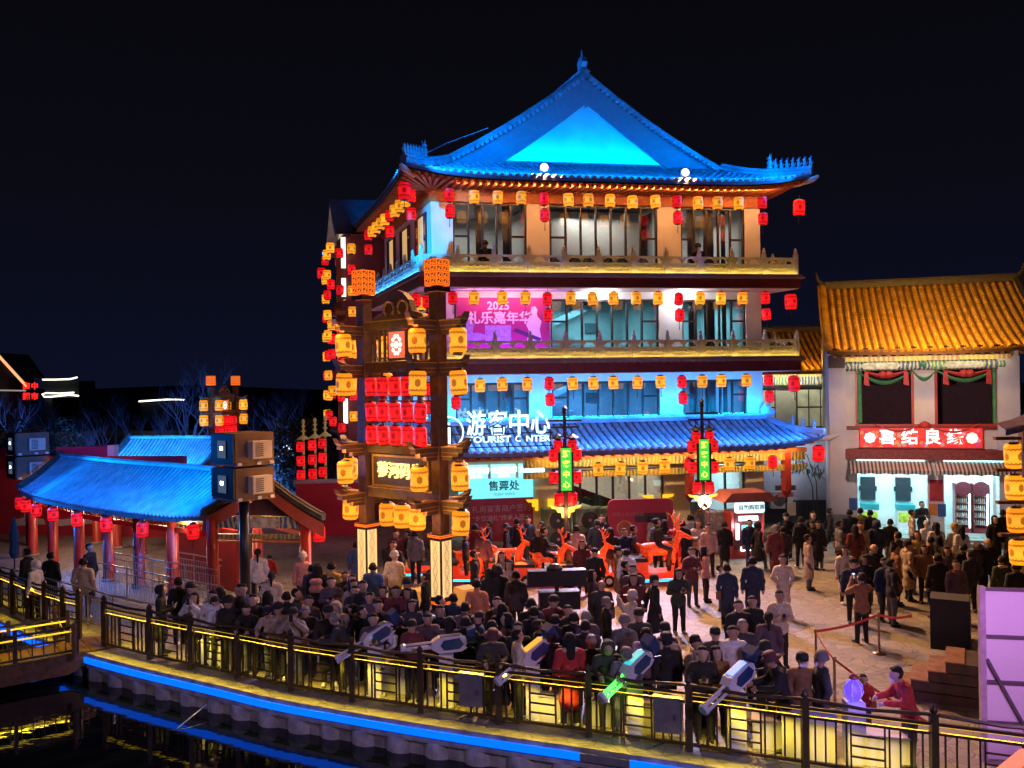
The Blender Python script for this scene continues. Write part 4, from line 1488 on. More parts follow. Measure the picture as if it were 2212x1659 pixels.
def gate(loc, rz, sc, span, near, label, glabel):
    root = thing('lantern_gate', label, 'gate', loc, rz, None, sc)
    Mw = Matrix.Translation(Vector(loc)) @ Matrix.Rotation(rz, 4, 'Z') @ Matrix.Scale(sc, 4)

    def hang(key, x, y, z, lab):
        o = lantern(key, Mw @ Vector((x, y, z)), lab, glabel, False)
        if sc != 1:
            o.scale = (sc * 1.25,) * 3
    for i, x in enumerate((0, span)):
        MB().bx(x - .19, x + .19, -.19, .19, 0, .95).bx(x - .16, x + .16, -.16, .16, 2.62, 9.05).build('post', GW, root)
        pb = put(MB().bx(-.21, .21, -.21, .21, 0, 1.62).mesh('lamp_body', GW), 'lamp_body', root, (x, 0, .98))
        for s in range(4):
            R = s * PI / 2
            o = put(MB().bx(-.165, .165, -.216, -.21, .07, 1.55).mesh('lit_panel', PANEL), 'lit_panel', pb, (0, 0, 0), R)
        for z in (.86, 2.60):
            o = put(MB().bx(-.25, .25, -.25, .25, 0, .10).mesh('lit_band', FRET), 'lit_band', root, (x, 0, z))
            put(MB().bx(-.251, .251, -.251, .251, .045, .06).bx(-.252, .252, -.252, .252, -.01, .012).bx(-.252, .252, -.252, .252, .088, .11).mesh('band_lattice', FRETB), 'band_lattice', o)
        o = put(MB().bx(-.22, .22, -.22, .22, 0, .66).mesh('cube_lamp', FRETB), 'cube_lamp', root, (x, 0, 9.22))
        put(fret_box(.44, .66).mesh('lattice', FRET), 'lattice', o)
        o = put(MB().bx(-.23, .23, -.23, .23, 0, .10).mesh('lit_band', FRET), 'lit_band', root, (x, 0, 9.06))
        put(fret_box(.46, .10).mesh('lattice', FRETB), 'lattice', o)
        for lv, (za, zl) in enumerate(((8.25, 7.74), (7.15, 6.66), (4.95, 4.20), (3.55, 3.05))):
            dirs = [(-1 if i == 0 else 1, 0), (0, -1), (0, 1)]
            for dx, dy in dirs:
                a = math.atan2(dy, dx)
                o = put(ARM, 'corbel_arm', root, (x, 0, za), a)
                put(TRIM, 'gold_edge', o)
                if lv == 3 and dx == 0:
                    continue
                hang('Y', x + dx * .74, dy * .74, zl, 'yellow lantern, %s of the %s' % (('outward arm' if dx else ('front arm' if dy < 0 else 'rear arm')) + (', gallery side post' if i == 0 else ', fence side post') + (', top tier', ', second tier', ', third tier', ', lowest tier')[lv], near))
    # cross beams
    for z, h in ((8.28, .22), (7.12, .26), (4.86, .26), (3.62, .26)):
        MB().bx(.2, span - .2, -.12, .12, z - h / 2, z + h / 2).build('cross_beam', GW, root)
        MB().bx(.2, span - .2, -.135, .135, z + h / 2, z + h / 2 + .03).build('gold_edge', GOLD, root)
    c = span / 2
    MB().prism([(-1.1, 0), (1.1, 0), (1.0, .12), (.62, .22), (.5, .52), (.25, .74), (0, .82), (-.25, .74), (-.5, .52), (-.62, .22), (-1.0, .12)], (c, -.10, 8.40), (1, 0, 0), (0, 0, 1), (0, .20, 0)).build('crest', GW, root)
    for s in (-1, 1):
        MB().tube([(c + s * (.28 + .20 * math.cos(t)), -.13, 8.72 + .20 * math.sin(t)) for t in [k * .5 - 1.0 for k in range(11)]], .035, 6).build('scroll', GOLD, root)
    # barred frieze with the flower light box
    for k in range(4):
        MB().bx(.42 + k * .22, .48 + k * .22, -.03, .03, 7.26, 8.16).build('frieze_bar', GW, root)
        MB().bx(span - .48 - k * .22, span - .42 - k * .22, -.03, .03, 7.26, 8.16).build('frieze_bar', GW, root)
    MB().bx(c - .40, c + .40, -.10, .10, 7.30, 8.14).build('flower_box_frame', GW, root)
    fl = MB().bx(c - .32, c + .32, -.115, -.10, 7.36, 8.08).build('flower_panel', glow('pale_red_panel', (1., .16, .08), .8), root)
    pet = MB()
    for k in range(10):
        a = 2 * PI * k / 10
        pet.lathe([(.062, 0), (.062, .008)], 10, (c + .17 * math.cos(a), -.118, 7.72 + .24 * math.sin(a)), rot=Matrix.Rotation(PI / 2, 3, 'X'))
    pet.lathe([(.10, 0), (.10, .010)], 14, (c, -.118, 7.72), rot=Matrix.Rotation(PI / 2, 3, 'X'))
    pet.build('flower_pattern', glow('white_flower_print', (1., .85, .7), 1.3), fl)
    # lattice with three rows of red lanterns
    for z in (6.18, 5.62):
        MB().bx(.2, span - .2, -.02, .02, z - .02, z + .02).build('lattice_rail', GW, root)
    n = 5
    for k in range(n + 1):
        x = .25 + (span - .5) * k / n
        MB().bx(x - .018, x + .018, -.018, .018, 5.0, 6.98).build('lattice_stile', GW, root)
    for r_i, z in enumerate((6.62, 5.92, 5.28)):
        for k in range(n):
            for y in (-.20,):
                hang('G', .25 + (span - .5) * (k + .5) / n, y, z - .04, 'red lantern, %s lattice row, %s from the gallery side post of the %s' % (('top', 'middle', 'bottom')[r_i], ORD[k], near))
    # name board
    MB().bx(.35, span - .35, -.06, .06, 3.78, 4.70).build('name_board', M('bronze_board', (.10, .07, .025), .5), root)
    for z in (3.82, 4.66):
        MB().bx(.35, span - .35, -.08, -.06, z - .03, z + .03).build('board_frame', GOLD, root)
    for x in (.38, span - .38):
        MB().bx(x - .03, x + .03, -.08, -.06, 3.8, 4.68).build('board_frame', GOLD, root)
    text('board_lettering', '蓼河码头', .46, glow('golden_letter_light', (1., .62, .18), 2.2), root, (c, -.085, 4.24), depth=.02, bold=.01)
    for k in range(3):
        hang('Y', c - .62 + k * .62, 0, 3.02, 'yellow lantern, %s of three below the name board of the %s' % (ORD[k], near))
    return root


gl = G(806, 1330)
gl = Vector((-4.2, 25.0, 0))
gr = Vector((-1.93, 23.0, 0))
gate(gl, math.atan2(gr.y - gl.y, gr.x - gl.x), 1.0, (gr - gl).length, 'tall lantern gate', 'tall timber lantern gate with glowing cube lamps on top of both posts', 'lanterns on the tall gate')
gdir = (gr - gl).normalized()
gnor = Vector((gdir.y, -gdir.x, 0))
if gnor.y > 0:
    gnor = -gnor
for p in (gl, gr):
    for z in (8.6, 5.2, 3.75):
        lamp('POINT', p + gnor * .95 + Vector((0, 0, z - .55)), None, (1., .46, .09), 42, shadow_soft_size=.25)
gf = AT(458, 1000, 47)
gate(Vector((gf.x, 47, 0)), rad(66), .735, 2.6, 'far lantern gate', 'distant lantern gate rising behind the blue gallery roof', 'lanterns on the far gate')
# seats and cube lamps around the feet of the gate
SEAT = M('dark_seat_timber', (.10, .05, .045), .5, var=.2)
CUBE = glow('soft_orange_cube', (.80, .32, .06), .55)
for k, (px, py, w) in enumerate(((854, 1268, .50), (905, 1300, .42), (1008, 1295, .50), (886, 1210, .4))):
    q = G(px, py + 12, .45)
    o = MB().box((0, 0, .25), (w, w, .50)).build('cube_lamp', CUBE, loc=q)
    o.rotation_euler = (0, 0, rad(20 + k * 9))
    tag(o, ('orange cube lamp on the bench behind the left gate post', 'orange cube lamp between the two gate posts among seated people', 'orange cube lamp beside the person in the orange jacket', 'small orange cube lamp behind the left gate post')[k], 'lamp', 'cube lamps round the gate')
st = thing('gate_bench', 'dark tiered bench with lit white edges round the right gate post', 'bench', gr, math.atan2(gdir.y, gdir.x))
MB().bx(-1.3, 1.2, -.55, .65, 0, .42).build('seat', SEAT, st)
MB().bx(-.7, 1.5, -.42, .55, .42, .70).build('upper_tier', SEAT, st)
for a, z in ((-.56, .36), (-.43, .64)):
    MB().bx(-.65, 1.15, a - .012, a, z, z + .035).build('edge_light', glow('cool_edge_light', (.5, .6, 1.), .8), st)
# the lantern mast at the right edge of the view
rm = thing('lantern_mast', 'dark timber lantern mast with crossbars right of the golden roofed shop', 'mast', AT(2230, 1300, 23) * 1)
rm.location = (rm.location.x, 23, 0)
MB().bx(-.2, .2, -.2, .2, 0, 5.4).build('post', GW, rm)
for k, (px, py) in enumerate(((2190, 985), (2192, 1053), (2196, 1123), (2201, 1193))):
    q = AT(px, py, 22.6)
    lantern('Y', q, 'yellow lantern in the column on the mast beside the shop, %s' % ('topmost', 'second from top', 'third from top', 'lowest')[k], 'lanterns on the right mast', False, 1.)
    MB().bx(q.x - rm.location.x - .5, .2, -.48, -.32, q.z + .42, q.z + .50).build('crossbar', GW, rm)
    MB().bx(-.06, .06, -.35, -.2, q.z + .40, q.z + .52).build('bracket', GW, rm)
pr = AT(2140, 925, 20)
ef = thing('kiosk_roof', 'violet lit curved eave of a timber kiosk at the edge of the plaza', 'roof', (pr.x, 20, pr.z))
pts = [Vector((0, 0, 0)), Vector((.35, 0, .08)), Vector((.9, 0, .30)), Vector((1.8, 0, .62))]
MB().grid([[p + Vector((0, y, zz)) for p in pts] for y, zz in ((-.6, 0), (-.2, .12))]).grid([[p + Vector((0, -.6, z)) for p in pts] for z in (0, -.14)]).build('eave', M('violet_eave_paint', (.20, .15, .34), .4), ef)
MB().grid([[p + Vector((0, -.62, z)) for p in pts] for z in (.02, -.02)]).build('eave_trim', WHITE, ef)
for x in (.55, 1.2):
    MB().bx(x - .04, x + .04, -.4, -.32, -1.1, .1).build('strut', WOODD, ef)
MB().bx(.5, 1.6, -.42, -.30, -.62, -.52).build('rail', WOODD, ef)

# ================================================================ STREET LAMPS WITH LANTERNS AND GREEN SIGNS
GREEN = glow('green_sign_face', (.05, .60, .06), 1.0)
YTX = glow('yellow_sign_letter', (1., .85, .1), 1.4)
for k, (px, gy, lab) in enumerate(((1222, 31.0, 'lantern lamp post with green sign in front of the ticket office'), (1519, 32.5, 'lantern lamp post with green sign in front of the blue skirt roof corner'))):
    q = AT(px, 1100, gy)
    t = thing('lamp_post', lab, 'lamp post', (q.x, gy, 0), rad(8), 'lantern lamp posts')
    top = 6.6 + (836 - (885 if k == 0 else 875)) / 1890 * gy
    MB().lathe([(.16, 0), (.16, .3), (.085, .4), (.075, 3.0), (.06, top - .3), (.09, top - .25), (.06, top - .15), (.10, top - .08), (.03, top), (0, top + .06)], 10, cap=False).build('pole', DARKM, t)
    for z, w in ((top - .55, .62), (top - .78, .52)):
        MB().bx(-w, w, -.04, .04, z, z + .06).build('cross_arm', DARKM, t)
    for s in (-1, 1):
        MB().lathe([(.02, 0), (.05, -.05), (.24, -.16), (.26, -.19), (.10, -.22)], 10, (s * .26, 0, top - .95)).tube([(s * .26, 0, top - .95), (s * .26, 0, top - .76)], .012, 5).build('shade', DARKM, t)
    zs = top - 2.0
    MB().bx(-.27, .27, -.19, -.12, zs - 1.02, zs + .56).build('sign_case', DARKM, t)
    sf = MB().bx(-.19, .19, -.20, -.19, zs - .98, zs + .52).build('sign_face', GREEN, t)
    for i, ch in enumerate('游客中心'):
        text('sign_character', ch, .27, YTX, sf, (0, -.203, zs + .30 - i * .36), depth=.004, bold=.006)
    tiers = ((top - 1.42, .26), (zs + .27, .42), (zs - .52, .42), (zs - 1.28, .24))
    for i, (z, w) in enumerate(tiers):
        MB().bx(-w - .06, w + .06, -.02, .02, z + .26, z + .30).build('lantern_arm', DARKM, t)
        for s in (-1, 1):
            R = Matrix.Rotation(rad(8), 3, 'Z')
            lantern('q', Vector((q.x, gy, z)) + R @ Vector((s * w, -.05, 0)), 'red lantern %s, %s arm, lamp post %s' % (('above the sign', 'beside upper sign half', 'beside lower sign half', 'below the sign')[i], 'gallery side' if s < 0 else 'shop side', 'by the ticket office' if k == 0 else 'by the roof corner'), 'lanterns on the lamp posts', False)
    for s in (-1, 1):
        MB().prism([(.02, 0), (.58, .10), (.50, .0), (.34, -.03), (.30, -.14), (.16, -.16), (.14, -.34), (.02, -.34)], (0, -.03, zs - 1.62), (s, 0, 0), (0, 0, 1), (0, .06, 0)).build('lit_bracket', glow('amber_bracket', (1., .50, .05), 1.3), t)
    lamp('POINT', Vector((q.x, gy - .35, zs - 1.75)), None, (1., .62, .30), 45, shadow_soft_size=.15)

# three slim lantern masts behind the red wall
for k, (px, top, lab) in enumerate(((655, 905, 'slim mast of red lanterns farthest from the tall gate'), (680, 902, 'middle one of three slim masts of red lanterns'), (702, 898, 'slim mast of red lanterns closest to the tall gate'))):
    gy = 41.0
    q = AT(px, top, gy)
    t = thing('lantern_mast', lab, 'mast', (q.x, gy, 0), 0, 'slim lantern masts')
    zt = q.z
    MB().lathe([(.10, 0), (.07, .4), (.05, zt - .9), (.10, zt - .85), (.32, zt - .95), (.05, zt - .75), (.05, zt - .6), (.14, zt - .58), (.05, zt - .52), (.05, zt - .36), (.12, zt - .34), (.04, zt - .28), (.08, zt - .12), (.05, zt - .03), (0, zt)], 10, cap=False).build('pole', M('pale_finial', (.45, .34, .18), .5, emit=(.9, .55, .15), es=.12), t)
    for i in range(4):
        for s in (-1, 1):
            MB().bx(-.02, .02, -.02, .02, 0, .02)
        lantern('r', (q.x - .08, gy - .30, zt - 1.28 - i * .66), 'red lantern on the slim mast %s, %s tier' % (('farthest from the gate', 'in the middle', 'closest to the gate')[k], ('top', 'second', 'third', 'lowest')[i]), 'lanterns on the slim masts', False)
        MB().bx(-.1, .06, -.34, .02, zt - 1.06 - i * .66, zt - 1.02 - i * .66).build('arm', DARKM, t)
    MB().lathe([(.06, 0), (.14, .32)], 8, (0, -.2, zt - 4.1)).build('cup_lamp', glow('amber_cup', (1., .62, .2), 1.6), t)
# ================================================================ COVERED GALLERY AT THE LEFT
def gallery(name, label, near, ridge, zr, ze, nrow, lanterns=True):
    O = Vector((near[-1][0], near[-1][1], 0))
    root = thing(name, label, 'pavilion', O)
    N = crom([Vector((a, b, 0)) - O for a, b in near], 12)
    R = crom([Vector((a, b, 0)) - O for a, b in ridge], 12)

    def s_near(s, v):
        p, q = along(N, s), along(R, s)
        r = p.lerp(q, v)
        return Vector((r.x, r.y, ze + (zr - ze) * (.72 * v + .28 * v * v) + .22 * max(0, abs(s - .5) * 2 - .75) * 4 * (1 - v) * .5))

    def s_far(s, v):
        p, q = along(N, s), along(R, s)
        r = (q + (q - p)).lerp(q, v)
        return Vector((r.x, r.y, ze + (zr - ze) * (.72 * v + .28 * v * v)))
    tile_rows(lambda u, v: s_near(u, min(v, 1)), [(.004 + .992 * k / (nrow - 1)) for k in range(nrow)], lambda u: (0, .985), root, TILE, .068, 20)

    for fn in (s_near, s_far):
        b = MB()
        rows = [[fn(k / 40, j / 8) for j in range(9)] for k in range(41)]
        b.grid(rows).grid([[p - Vector((0, 0, .10)) for p in r] for r in rows]).grid([[r[0] for r in rows], [r[0] - Vector((0, 0, .16)) for r in rows]])
        b.build('roof_bed', BEDM, root)
    ridge_sweep([s_near(k / 30, 1) for k in range(31)], .26, .16, TILE, root, 'main_ridge')
    for s, nm in ((0.0, 'end'), (1.0, 'end')):
        for fn in (s_near, s_far):
            ridge_sweep([fn(s, j / 10) + Vector((0, 0, .02)) for j in range(11)], .28, .24, M('dark_verge_tile', (.06, .055, .05), .7, var=.4, bump=.3, bs=20), root, 'end_ridge')
            b = MB()
            rows = [[fn(s, j / 10) + Vector((0, -.02 if s else .02, -.08)), fn(s, j / 10) + Vector((0, -.02 if s else .02, -.50))] for j in range(11)]
            b.grid(rows).grid([[p + Vector((0, .08, 0)) for p in r] for r in rows]).grid([[r[1] for r in rows], [r[1] + Vector((0, .08, 0)) for r in rows]])
            b.build('barge_board', M('salmon_barge', (.48, .10, .06), .5, var=.12), root)
    return root, s_near, s_far, O


near = [(-19.8, 35.0), (-17.2, 32.4), (-14.5, 30.1), (-12.1, 28.4), (-9.65, 27.15)]
ridge = [(-18.9, 36.6), (-16.6, 34.5), (-14.0, 32.3), (-10.9, 30.0), (-7.7, 26.8)]
ga, sn, sf_, GO = gallery('covered_gallery', 'curved covered gallery with blue lit tiled roof and red columns', near, ridge, 3.85, 2.55, 62)
COLS_ = [.03, .20, .37, .53, .68, .83, .985]
for i, s in enumerate(COLS_):
    for fn, v in ((sn, .22), (sf_, .22)):
        p = fn(s, v)
        q = MB().lathe([(.22, 0), (.22, .12), (.185, .16), (.18, 2.6)], 14, (p.x, p.y, 0)).build('column', RED, ga, True)
        MB().lathe([(.24, 0), (.26, .05), (.21, .11)], 14, (p.x, p.y, 0)).build('column_base', CONC, q)
PB3 = painted('painted_beam_green', (.22, .42, .12), (.55, .42, .06), (.70, .52, .10), 4.)
for fn in (sn, sf_):
    for a, b2 in zip(COLS_[:-1], COLS_[1:]):
        p, q = fn(a, .22), fn(b2, .22)
        for z, h, m_ in ((2.42, .26, PB3), (2.08, .16, RED)):
            MB().beam((p.x, p.y, z), (q.x, q.y, z), .12, h).build('beam', m_, ga)
        for k in range(1, 7):
            r = p.lerp(q, k / 7)
            MB().box((r.x, r.y, 2.22), (.04, .04, .16)).build('fret_strut', M('fret_green', (.12, .2, .16), .6), ga)
for s in (.985,):
    p, q = sn(s, .22), sf_(s, .22)
    MB().beam((p.x, p.y, 2.45), (q.x, q.y, 2.45), .14, .34).build('end_beam', PB2, ga)
    MB().beam((p.x, p.y, 2.02), (q.x, q.y, 2.02), .12, .14).build('end_beam', PB1, ga)
    MB().beam((p.x, p.y, 1.86), (q.x, q.y, 1.86), .08, .06).build('end_rail', ORW, ga)
    m_ = p.lerp(q, .5)
    MB().prism([(-.75, 0), (-.55, -.16), (.55, -.16), (.75, 0), (.55, .16), (-.55, .16)], (m_.x, m_.y - .10, 2.45), (q - p).normalized() - Vector((0, 0, (q - p).normalized().z)), (0, 0, 1), (0, .02, 0)).build('painted_cartouche', M('pale_cartouche', (.5, .46, .34), .6, var=.5, ns=5), ga)
    MB().prism([(-1.9, 0), (1.9, 0), (0, 1.15)], (m_.x, m_.y + .25, 2.62), (q - p).normalized(), (0, 0, 1), (0, .06, 0)).build('gable_infill', M('dark_gable', (.10, .03, .025), .7), ga)
# lamps under the gallery eave and lanterns along it
for k, s in enumerate((.02, .07, .16, .28, .42, .58, .76, .965)):
    p = GO + sn(s, -.02)
    lab = ('red lantern at the far end of the gallery eave', 'red lantern second from the far end of the gallery eave', 'red lantern third from the far end of the gallery eave', 'red lantern fourth from the far end of the gallery eave', 'red lantern fourth from the gallery gable end', 'red lantern third from the gallery gable end', 'red lantern second from the gallery gable end', 'red lantern at the gable end of the gallery eave')[k]
    lantern('r', p + Vector((0, 0, -.46)), lab, 'red lanterns along the gallery eave', True)
p = GO + sf_(.99, .02)
lantern('r', p + Vector((0, 0, -.45)), 'red lantern at the far foot of the gallery gable', 'red lanterns along the gallery eave', True)
lamp('POINT', GO + sn(.16, .25) + Vector((0, -.1, -.35)), None, (1., .85, .6), 22, shadow_soft_size=.08)
lamp('POINT', GO + sn(.9, .15) + Vector((0, -.1, -.3)), None, (1., .85, .6), 26, shadow_soft_size=.08)
lamp('POINT', GO + sn(.98, .85) + Vector((0, -.2, -.5)), None, (1., .8, .55), 22, shadow_soft_size=.06)
for s in (.12, .38, .64, .88):
    lamp('POINT', GO + sn(s, 1) + Vector((0, 0, -1.1)), None, (1., .62, .40), 130, shadow_soft_size=.2)
for a, b2 in ((.0, .25), (.25, .5), (.5, .75), (.75, .99)):
    p, q = GO + sn(a, 0), GO + sn(b2, 0)
    up = (GO + sn((a + b2) / 2, .7)) - (p + q) / 2
    nrm = Vector((up.x, up.y, 0)).normalized()
    o_ = nrm * -.55 + Vector((0, 0, .75))
    strip_lamp(p + o_, q + o_, up + Vector((0, 0, -.75)) + nrm * .9, (.0, .15, 1.), 60, .10)
lamp('SPOT', GO + sn(0, 0) + Vector((-.8, -1.2, 1.6)), GO + sn(.45, .6), (.0, .21, 1.), 4200, spot_size=rad(75), spot_blend=.8, shadow_soft_size=.06)
lamp('SPOT', (-8.6, 24.2, 5.6), GO + sn(.6, .6), (.0, .21, 1.), 5000, spot_size=rad(62), spot_blend=.8, shadow_soft_size=.06)
# red wall inside and queue barriers
p, q = sn(.70, .8), sn(.93, .8)
MB().beam((p.x, p.y + .6, 1.0), (q.x, q.y + .6, 1.0), .1, 2.0).build('red_wall_panel', RED, ga)


def barrier(P, label, n=1):
    O = Vector(P[0])
    r = thing('queue_barrier', label, 'barrier', O, 0, 'steel queue barriers')
    P = [Vector(p) - O for p in P]
    Z = Vector((0, 0, 1))
    for z in (1.05, .86, .12):
        MB().tube([p + Z * z for p in P], .024 if z > 1 else .018, 6).build('rail', STEEL, r)
    for a, b2 in zip(P[:-1], P[1:]):
        d = b2 - a
        k = max(3, int(d.length / .13))
        for i in range(k):
            w = a + d * i / k
            if i == 0:
                MB().tube([w, w + Z * 1.05], .026, 6).build('post', STEEL, r)
            else:
                MB().tube([w + Z * .12, w + Z * .86], .009, 4).build('upright', STEEL, r)
    return r


bp2 = [(70, 1390), (170, 1355), (230, 1395)]
barrier([G(5, 1297), G(60, 1312), G(130, 1335), G(190, 1352), G(245, 1372), G(310, 1390)], 'long steel barrier along the outer edge of the queue lanes')
barrier([G(205, 1285), G(275, 1300), G(345, 1318), G(420, 1335), G(470, 1345)], 'steel barrier between the red columns of the gallery')
barrier([G(250, 1262), G(330, 1278), G(400, 1292), G(470, 1305)], 'steel barrier behind the front red columns, under the roof')
barrier([G(360, 1255), G(420, 1266), G(480, 1280)], 'short steel barrier beside the red inner wall of the gallery')
barrier([G(555, 1345), G(620, 1340)], 'short steel barrier at the foot of the gallery gable')
# second roof of the gallery further back
g2, sn2, _, O2 = gallery('far_gallery', 'straight far stretch of gallery roof, blue lit, behind the magenta screen', [(-20.5, 43.5), (-17.5, 43.0), (-14.9, 42.0)], [(-20.0, 45.6), (-17.2, 45.2), (-14.6, 44.4)], 4.05, 2.6, 30)
for k in range(4):
    p = sn2(.05 + .3 * k, .25)
    MB().lathe([(.2, 0), (.16, .15), (.15, 2.7)], 12, (p.x, p.y, 0)).build('column', RED, g2, True)
for s in (.25, .75):
    lamp('SPOT', O2 + sn2(s, 0) + Vector((-.2, -1.1, 1.0)), O2 + sn2(s, .6), (.0, .21, 1.), 1900, spot_size=rad(140), spot_blend=.9, shadow_soft_size=.1)

# ================================================================ PROJECTOR HOUSINGS ON POLES
PBX = M('brown_housing', (.16, .09, .055), .55, var=.2, ns=4)
PBD = M('black_housing', (.012, .012, .015), .35, var=.2)
ACW = M('cream_ac_case', (.62, .55, .46), .5, var=.06)
PGL = M('projector_window', (.10, .13, .18), .1, var=.1, emit=(.18, .30, .5), es=.25)
PLIT = glow('projector_beam', (.85, .95, 1.), 9.)


def housing(loc, rz, sc, base_h, label, pole=True):
    t = thing('projector_housing', label, 'projector', loc, rz, 'projector housings', sc)
    if pole:
        MB().lathe([(.14, 0), (.14, base_h + .1)], 14).build('pole', PBD, t, True)
    for k in range(2):
        z = base_h + k * .96
        MB().bx(-.60, .60, -.60, .60, z + .02, z + .86).bx(-.62, .62, -.62, .62, z - .04, z + .02).build('cabinet', [PBX], t)
        c_ = MB().bx(-.66, -.60, -.58, .58, z + .04, z + .84).build('dark_front', PBD, t)
        MB().bx(-.668, -.66, -.20, .22, z + .18, z + .66).build('window', PGL, t)
        MB().bx(-.676, -.668, -.06, .08, z + .40, z + .50).build('lens', PLIT, t)
        a = MB().bx(-.22, .38, -.86, -.60, z + .16, z + .64).build('air_conditioner', ACW, t)
        for i in range(7):
            MB().bx(-.14, .10, -.872, -.86, z + .22 + i * .055, z + .25 + i * .055).build('grille', M('dark_grille', (.12, .11, .10), .6), a)
        for x in (-.5, .1, .5):
            MB().bx(x - .06, x + .06, -.66, -.60, z - .02, z + .06).build('bracket', WHITE, t)
    return t


q = AT(527, 1075, 24.6)
housing((q.x, 24.6, 0), rad(48), 1.0, q.z + .02, 'two stacked projector housings with air conditioners on the black pole before the gallery gable')
q = AT(62, 1030, 37.5)
housing((q.x, 37.5, 0), rad(46), 1.05, (q.z) / 1.05, 'two stacked projector housings behind the far end of the gallery roof')
# screens and walls
MAG = M('magenta_screen', (.36, .03, .12), .6, var=.1, ns=1)
for k, (x0, x1, y0, y1, Y, lab) in enumerate(((122, 232, 966, 1060, 41., 'magenta screen board standing behind the blue gallery roof'), (-40, 12, 970, 1100, 44., 'magenta screen board beyond the far end of the gallery'))):
    a, b2 = AT(x0, y0, Y), AT(x1, y0, Y)
    t = thing('screen_board', lab, 'screen', (a.x, Y, 0))
    MB().bx(0, b2.x - a.x, 0, .3, 0, a.z).build('board', MAG, t)
    MB().bx(b2.x - a.x, b2.x - a.x + .3, .0, .5, 0, a.z + .05).build('white_edge', WHITE, t)
RWM = M('red_wall_paint', (.40, .02, .045), .7, var=.12, ns=1.2)
t = thing('red_wall', 'red wall with big white brush strokes behind the gallery', 'wall', (-24, 40.5, 0), rad(-10))
MB().bx(-6, 9.5, 0, .3, 0, 3.6).build('wall_face', RWM, t)
for pol in ([(0, 0), (1.6, .1), (1.5, .35), (.9, .4), (.95, 1.9), (1.2, 2.2), (.4, 2.2), (.55, 1.9), (.5, .4), (0, .3)], [(2.2, .9), (3.9, 1.1), (4.0, 1.35), (2.2, 1.2)], [(2.0, .0), (4.3, .2), (4.2, .5), (2.1, .3)], [(5, .2), (6.4, .5), (6.2, .8), (5.2, .5)], [(5, 1.1), (6.6, 1.3), (6.5, 1.5), (5, 1.35)]):
    MB().prism(pol, (1.0, -.01, .4), (1, 0, 0), (0, 0, 1), (0, .006, 0)).build('brush_stroke', M('pale_brush_paint', (.62, .52, .56), .7), t)
t = thing('red_wall', 'plain red wall behind the people left of the tall gate', 'wall', (AT(690, 1150, 38.5).x - 1.0, 38.5, 0), rad(4))
MB().bx(0, 2.9, 0, .3, 0, 2.35).build('wall_face', RWM, t)
MB().bx(-.1, 3.0, -.06, .36, 2.35, 2.5).build('coping', TILE, t)
lamp('SPOT', (-18.0, 37.6, 3.0), (-23, 40.3, 1.5), (1., .25, .45), 420, spot_size=rad(110), spot_blend=.8, shadow_soft_size=.2)
lamp('SPOT', (-6.5, 33, 5.5), (-7.5, 38.5, 1.0), (1., .35, .45), 260, spot_size=rad(80), spot_blend=.8, shadow_soft_size=.2)
lamp('SPOT', (-18, 37.4, 5.4), (-18.5, 41.2, 4.2), (1., .2, .55), 120, spot_size=rad(120), spot_blend=.8, shadow_soft_size=.1)
# ================================================================ GOLDEN ROOFED SHOP
SA = rad(-17.5)
SO = G(1800, 1166)
shop = thing('shop_house', 'two storey shop house with golden tiled roof, swagged balcony and bright cyan shop', 'building', SO, SA)
se, sn_ = Vector((math.cos(SA), math.sin(SA), 0)), Vector((-math.sin(SA), math.cos(SA), 0))


def SW(x, y, z):
    return SO + se * x + sn_ * y + Vector((0, 0, z))


def SP(name, mat, fn, parent=None, smooth=False):
    b = MB()
    fn(b)
    return b.build(name, mat, parent or shop, smooth)


PLAST = M('pale_plaster', (.60, .54, .55), .8, var=.1, ns=1.5)
SW_ = 6.7
for x0, x1 in ((-.1, .55), (6.05, 6.8)):
    SP('pillar', PLAST, lambda b: b.bx(x0, x1, -.35, .3, .0, 7.4))
    SP('pillar_base', M('grey_dado', (.22, .2, .22), .7), lambda b: b.bx(x0 - .02, x1 + .02, -.37, .32, 0, 1.1))
SP('platform', CONC, lambda b: b.bx(.56, 6.04, -.75, 3.5, 0, .16).bx(.56, 6.04, -.4, 3.5, .16, .32))
SP('platform_edge_light', glow('cyan_edge_light', (.5, .85, .9), .6), lambda b: b.bx(.6, 6.0, -.42, -.402, .25, .31))
SHIN = M('white_shop_wall', (.70, .76, .76), .6, var=.03)
SP('shop_back_wall', SHIN, lambda b: b.bx(.6, 6.0, 2.6, 2.7, .32, 3.4).bx(.6, .7, .3, 2.6, .32, 3.4).bx(5.95, 6.05, .3, 2.6, .32, 3.4).bx(.6, 6.0, .3, 2.6, 3.3, 3.38))
SP('shop_pier', PLAST, lambda b: b.bx(3.55, 4.15, -.1, .3, .32, 3.4))
SP('shop_jamb', PLAST, lambda b: b.bx(.55, .95, -.1, .25, .32, 3.4))
for x0, x1 in ((.95, 3.55), (4.15, 6.0)):
    strip_lamp(SW(x0, .1, 3.22), SW(x1, .1, 3.22), sn_ * .4 + Vector((0, 0, -1)), (.35, .88, 1.), 60, .08)
    lamp('AREA', SW((x0 + x1) / 2, 1.3, 3.2), SW((x0 + x1) / 2, 1.3, 0), (.52, .92, 1.), 95, shape='RECTANGLE', size=x1 - x0 - .3, size_y=1.6)
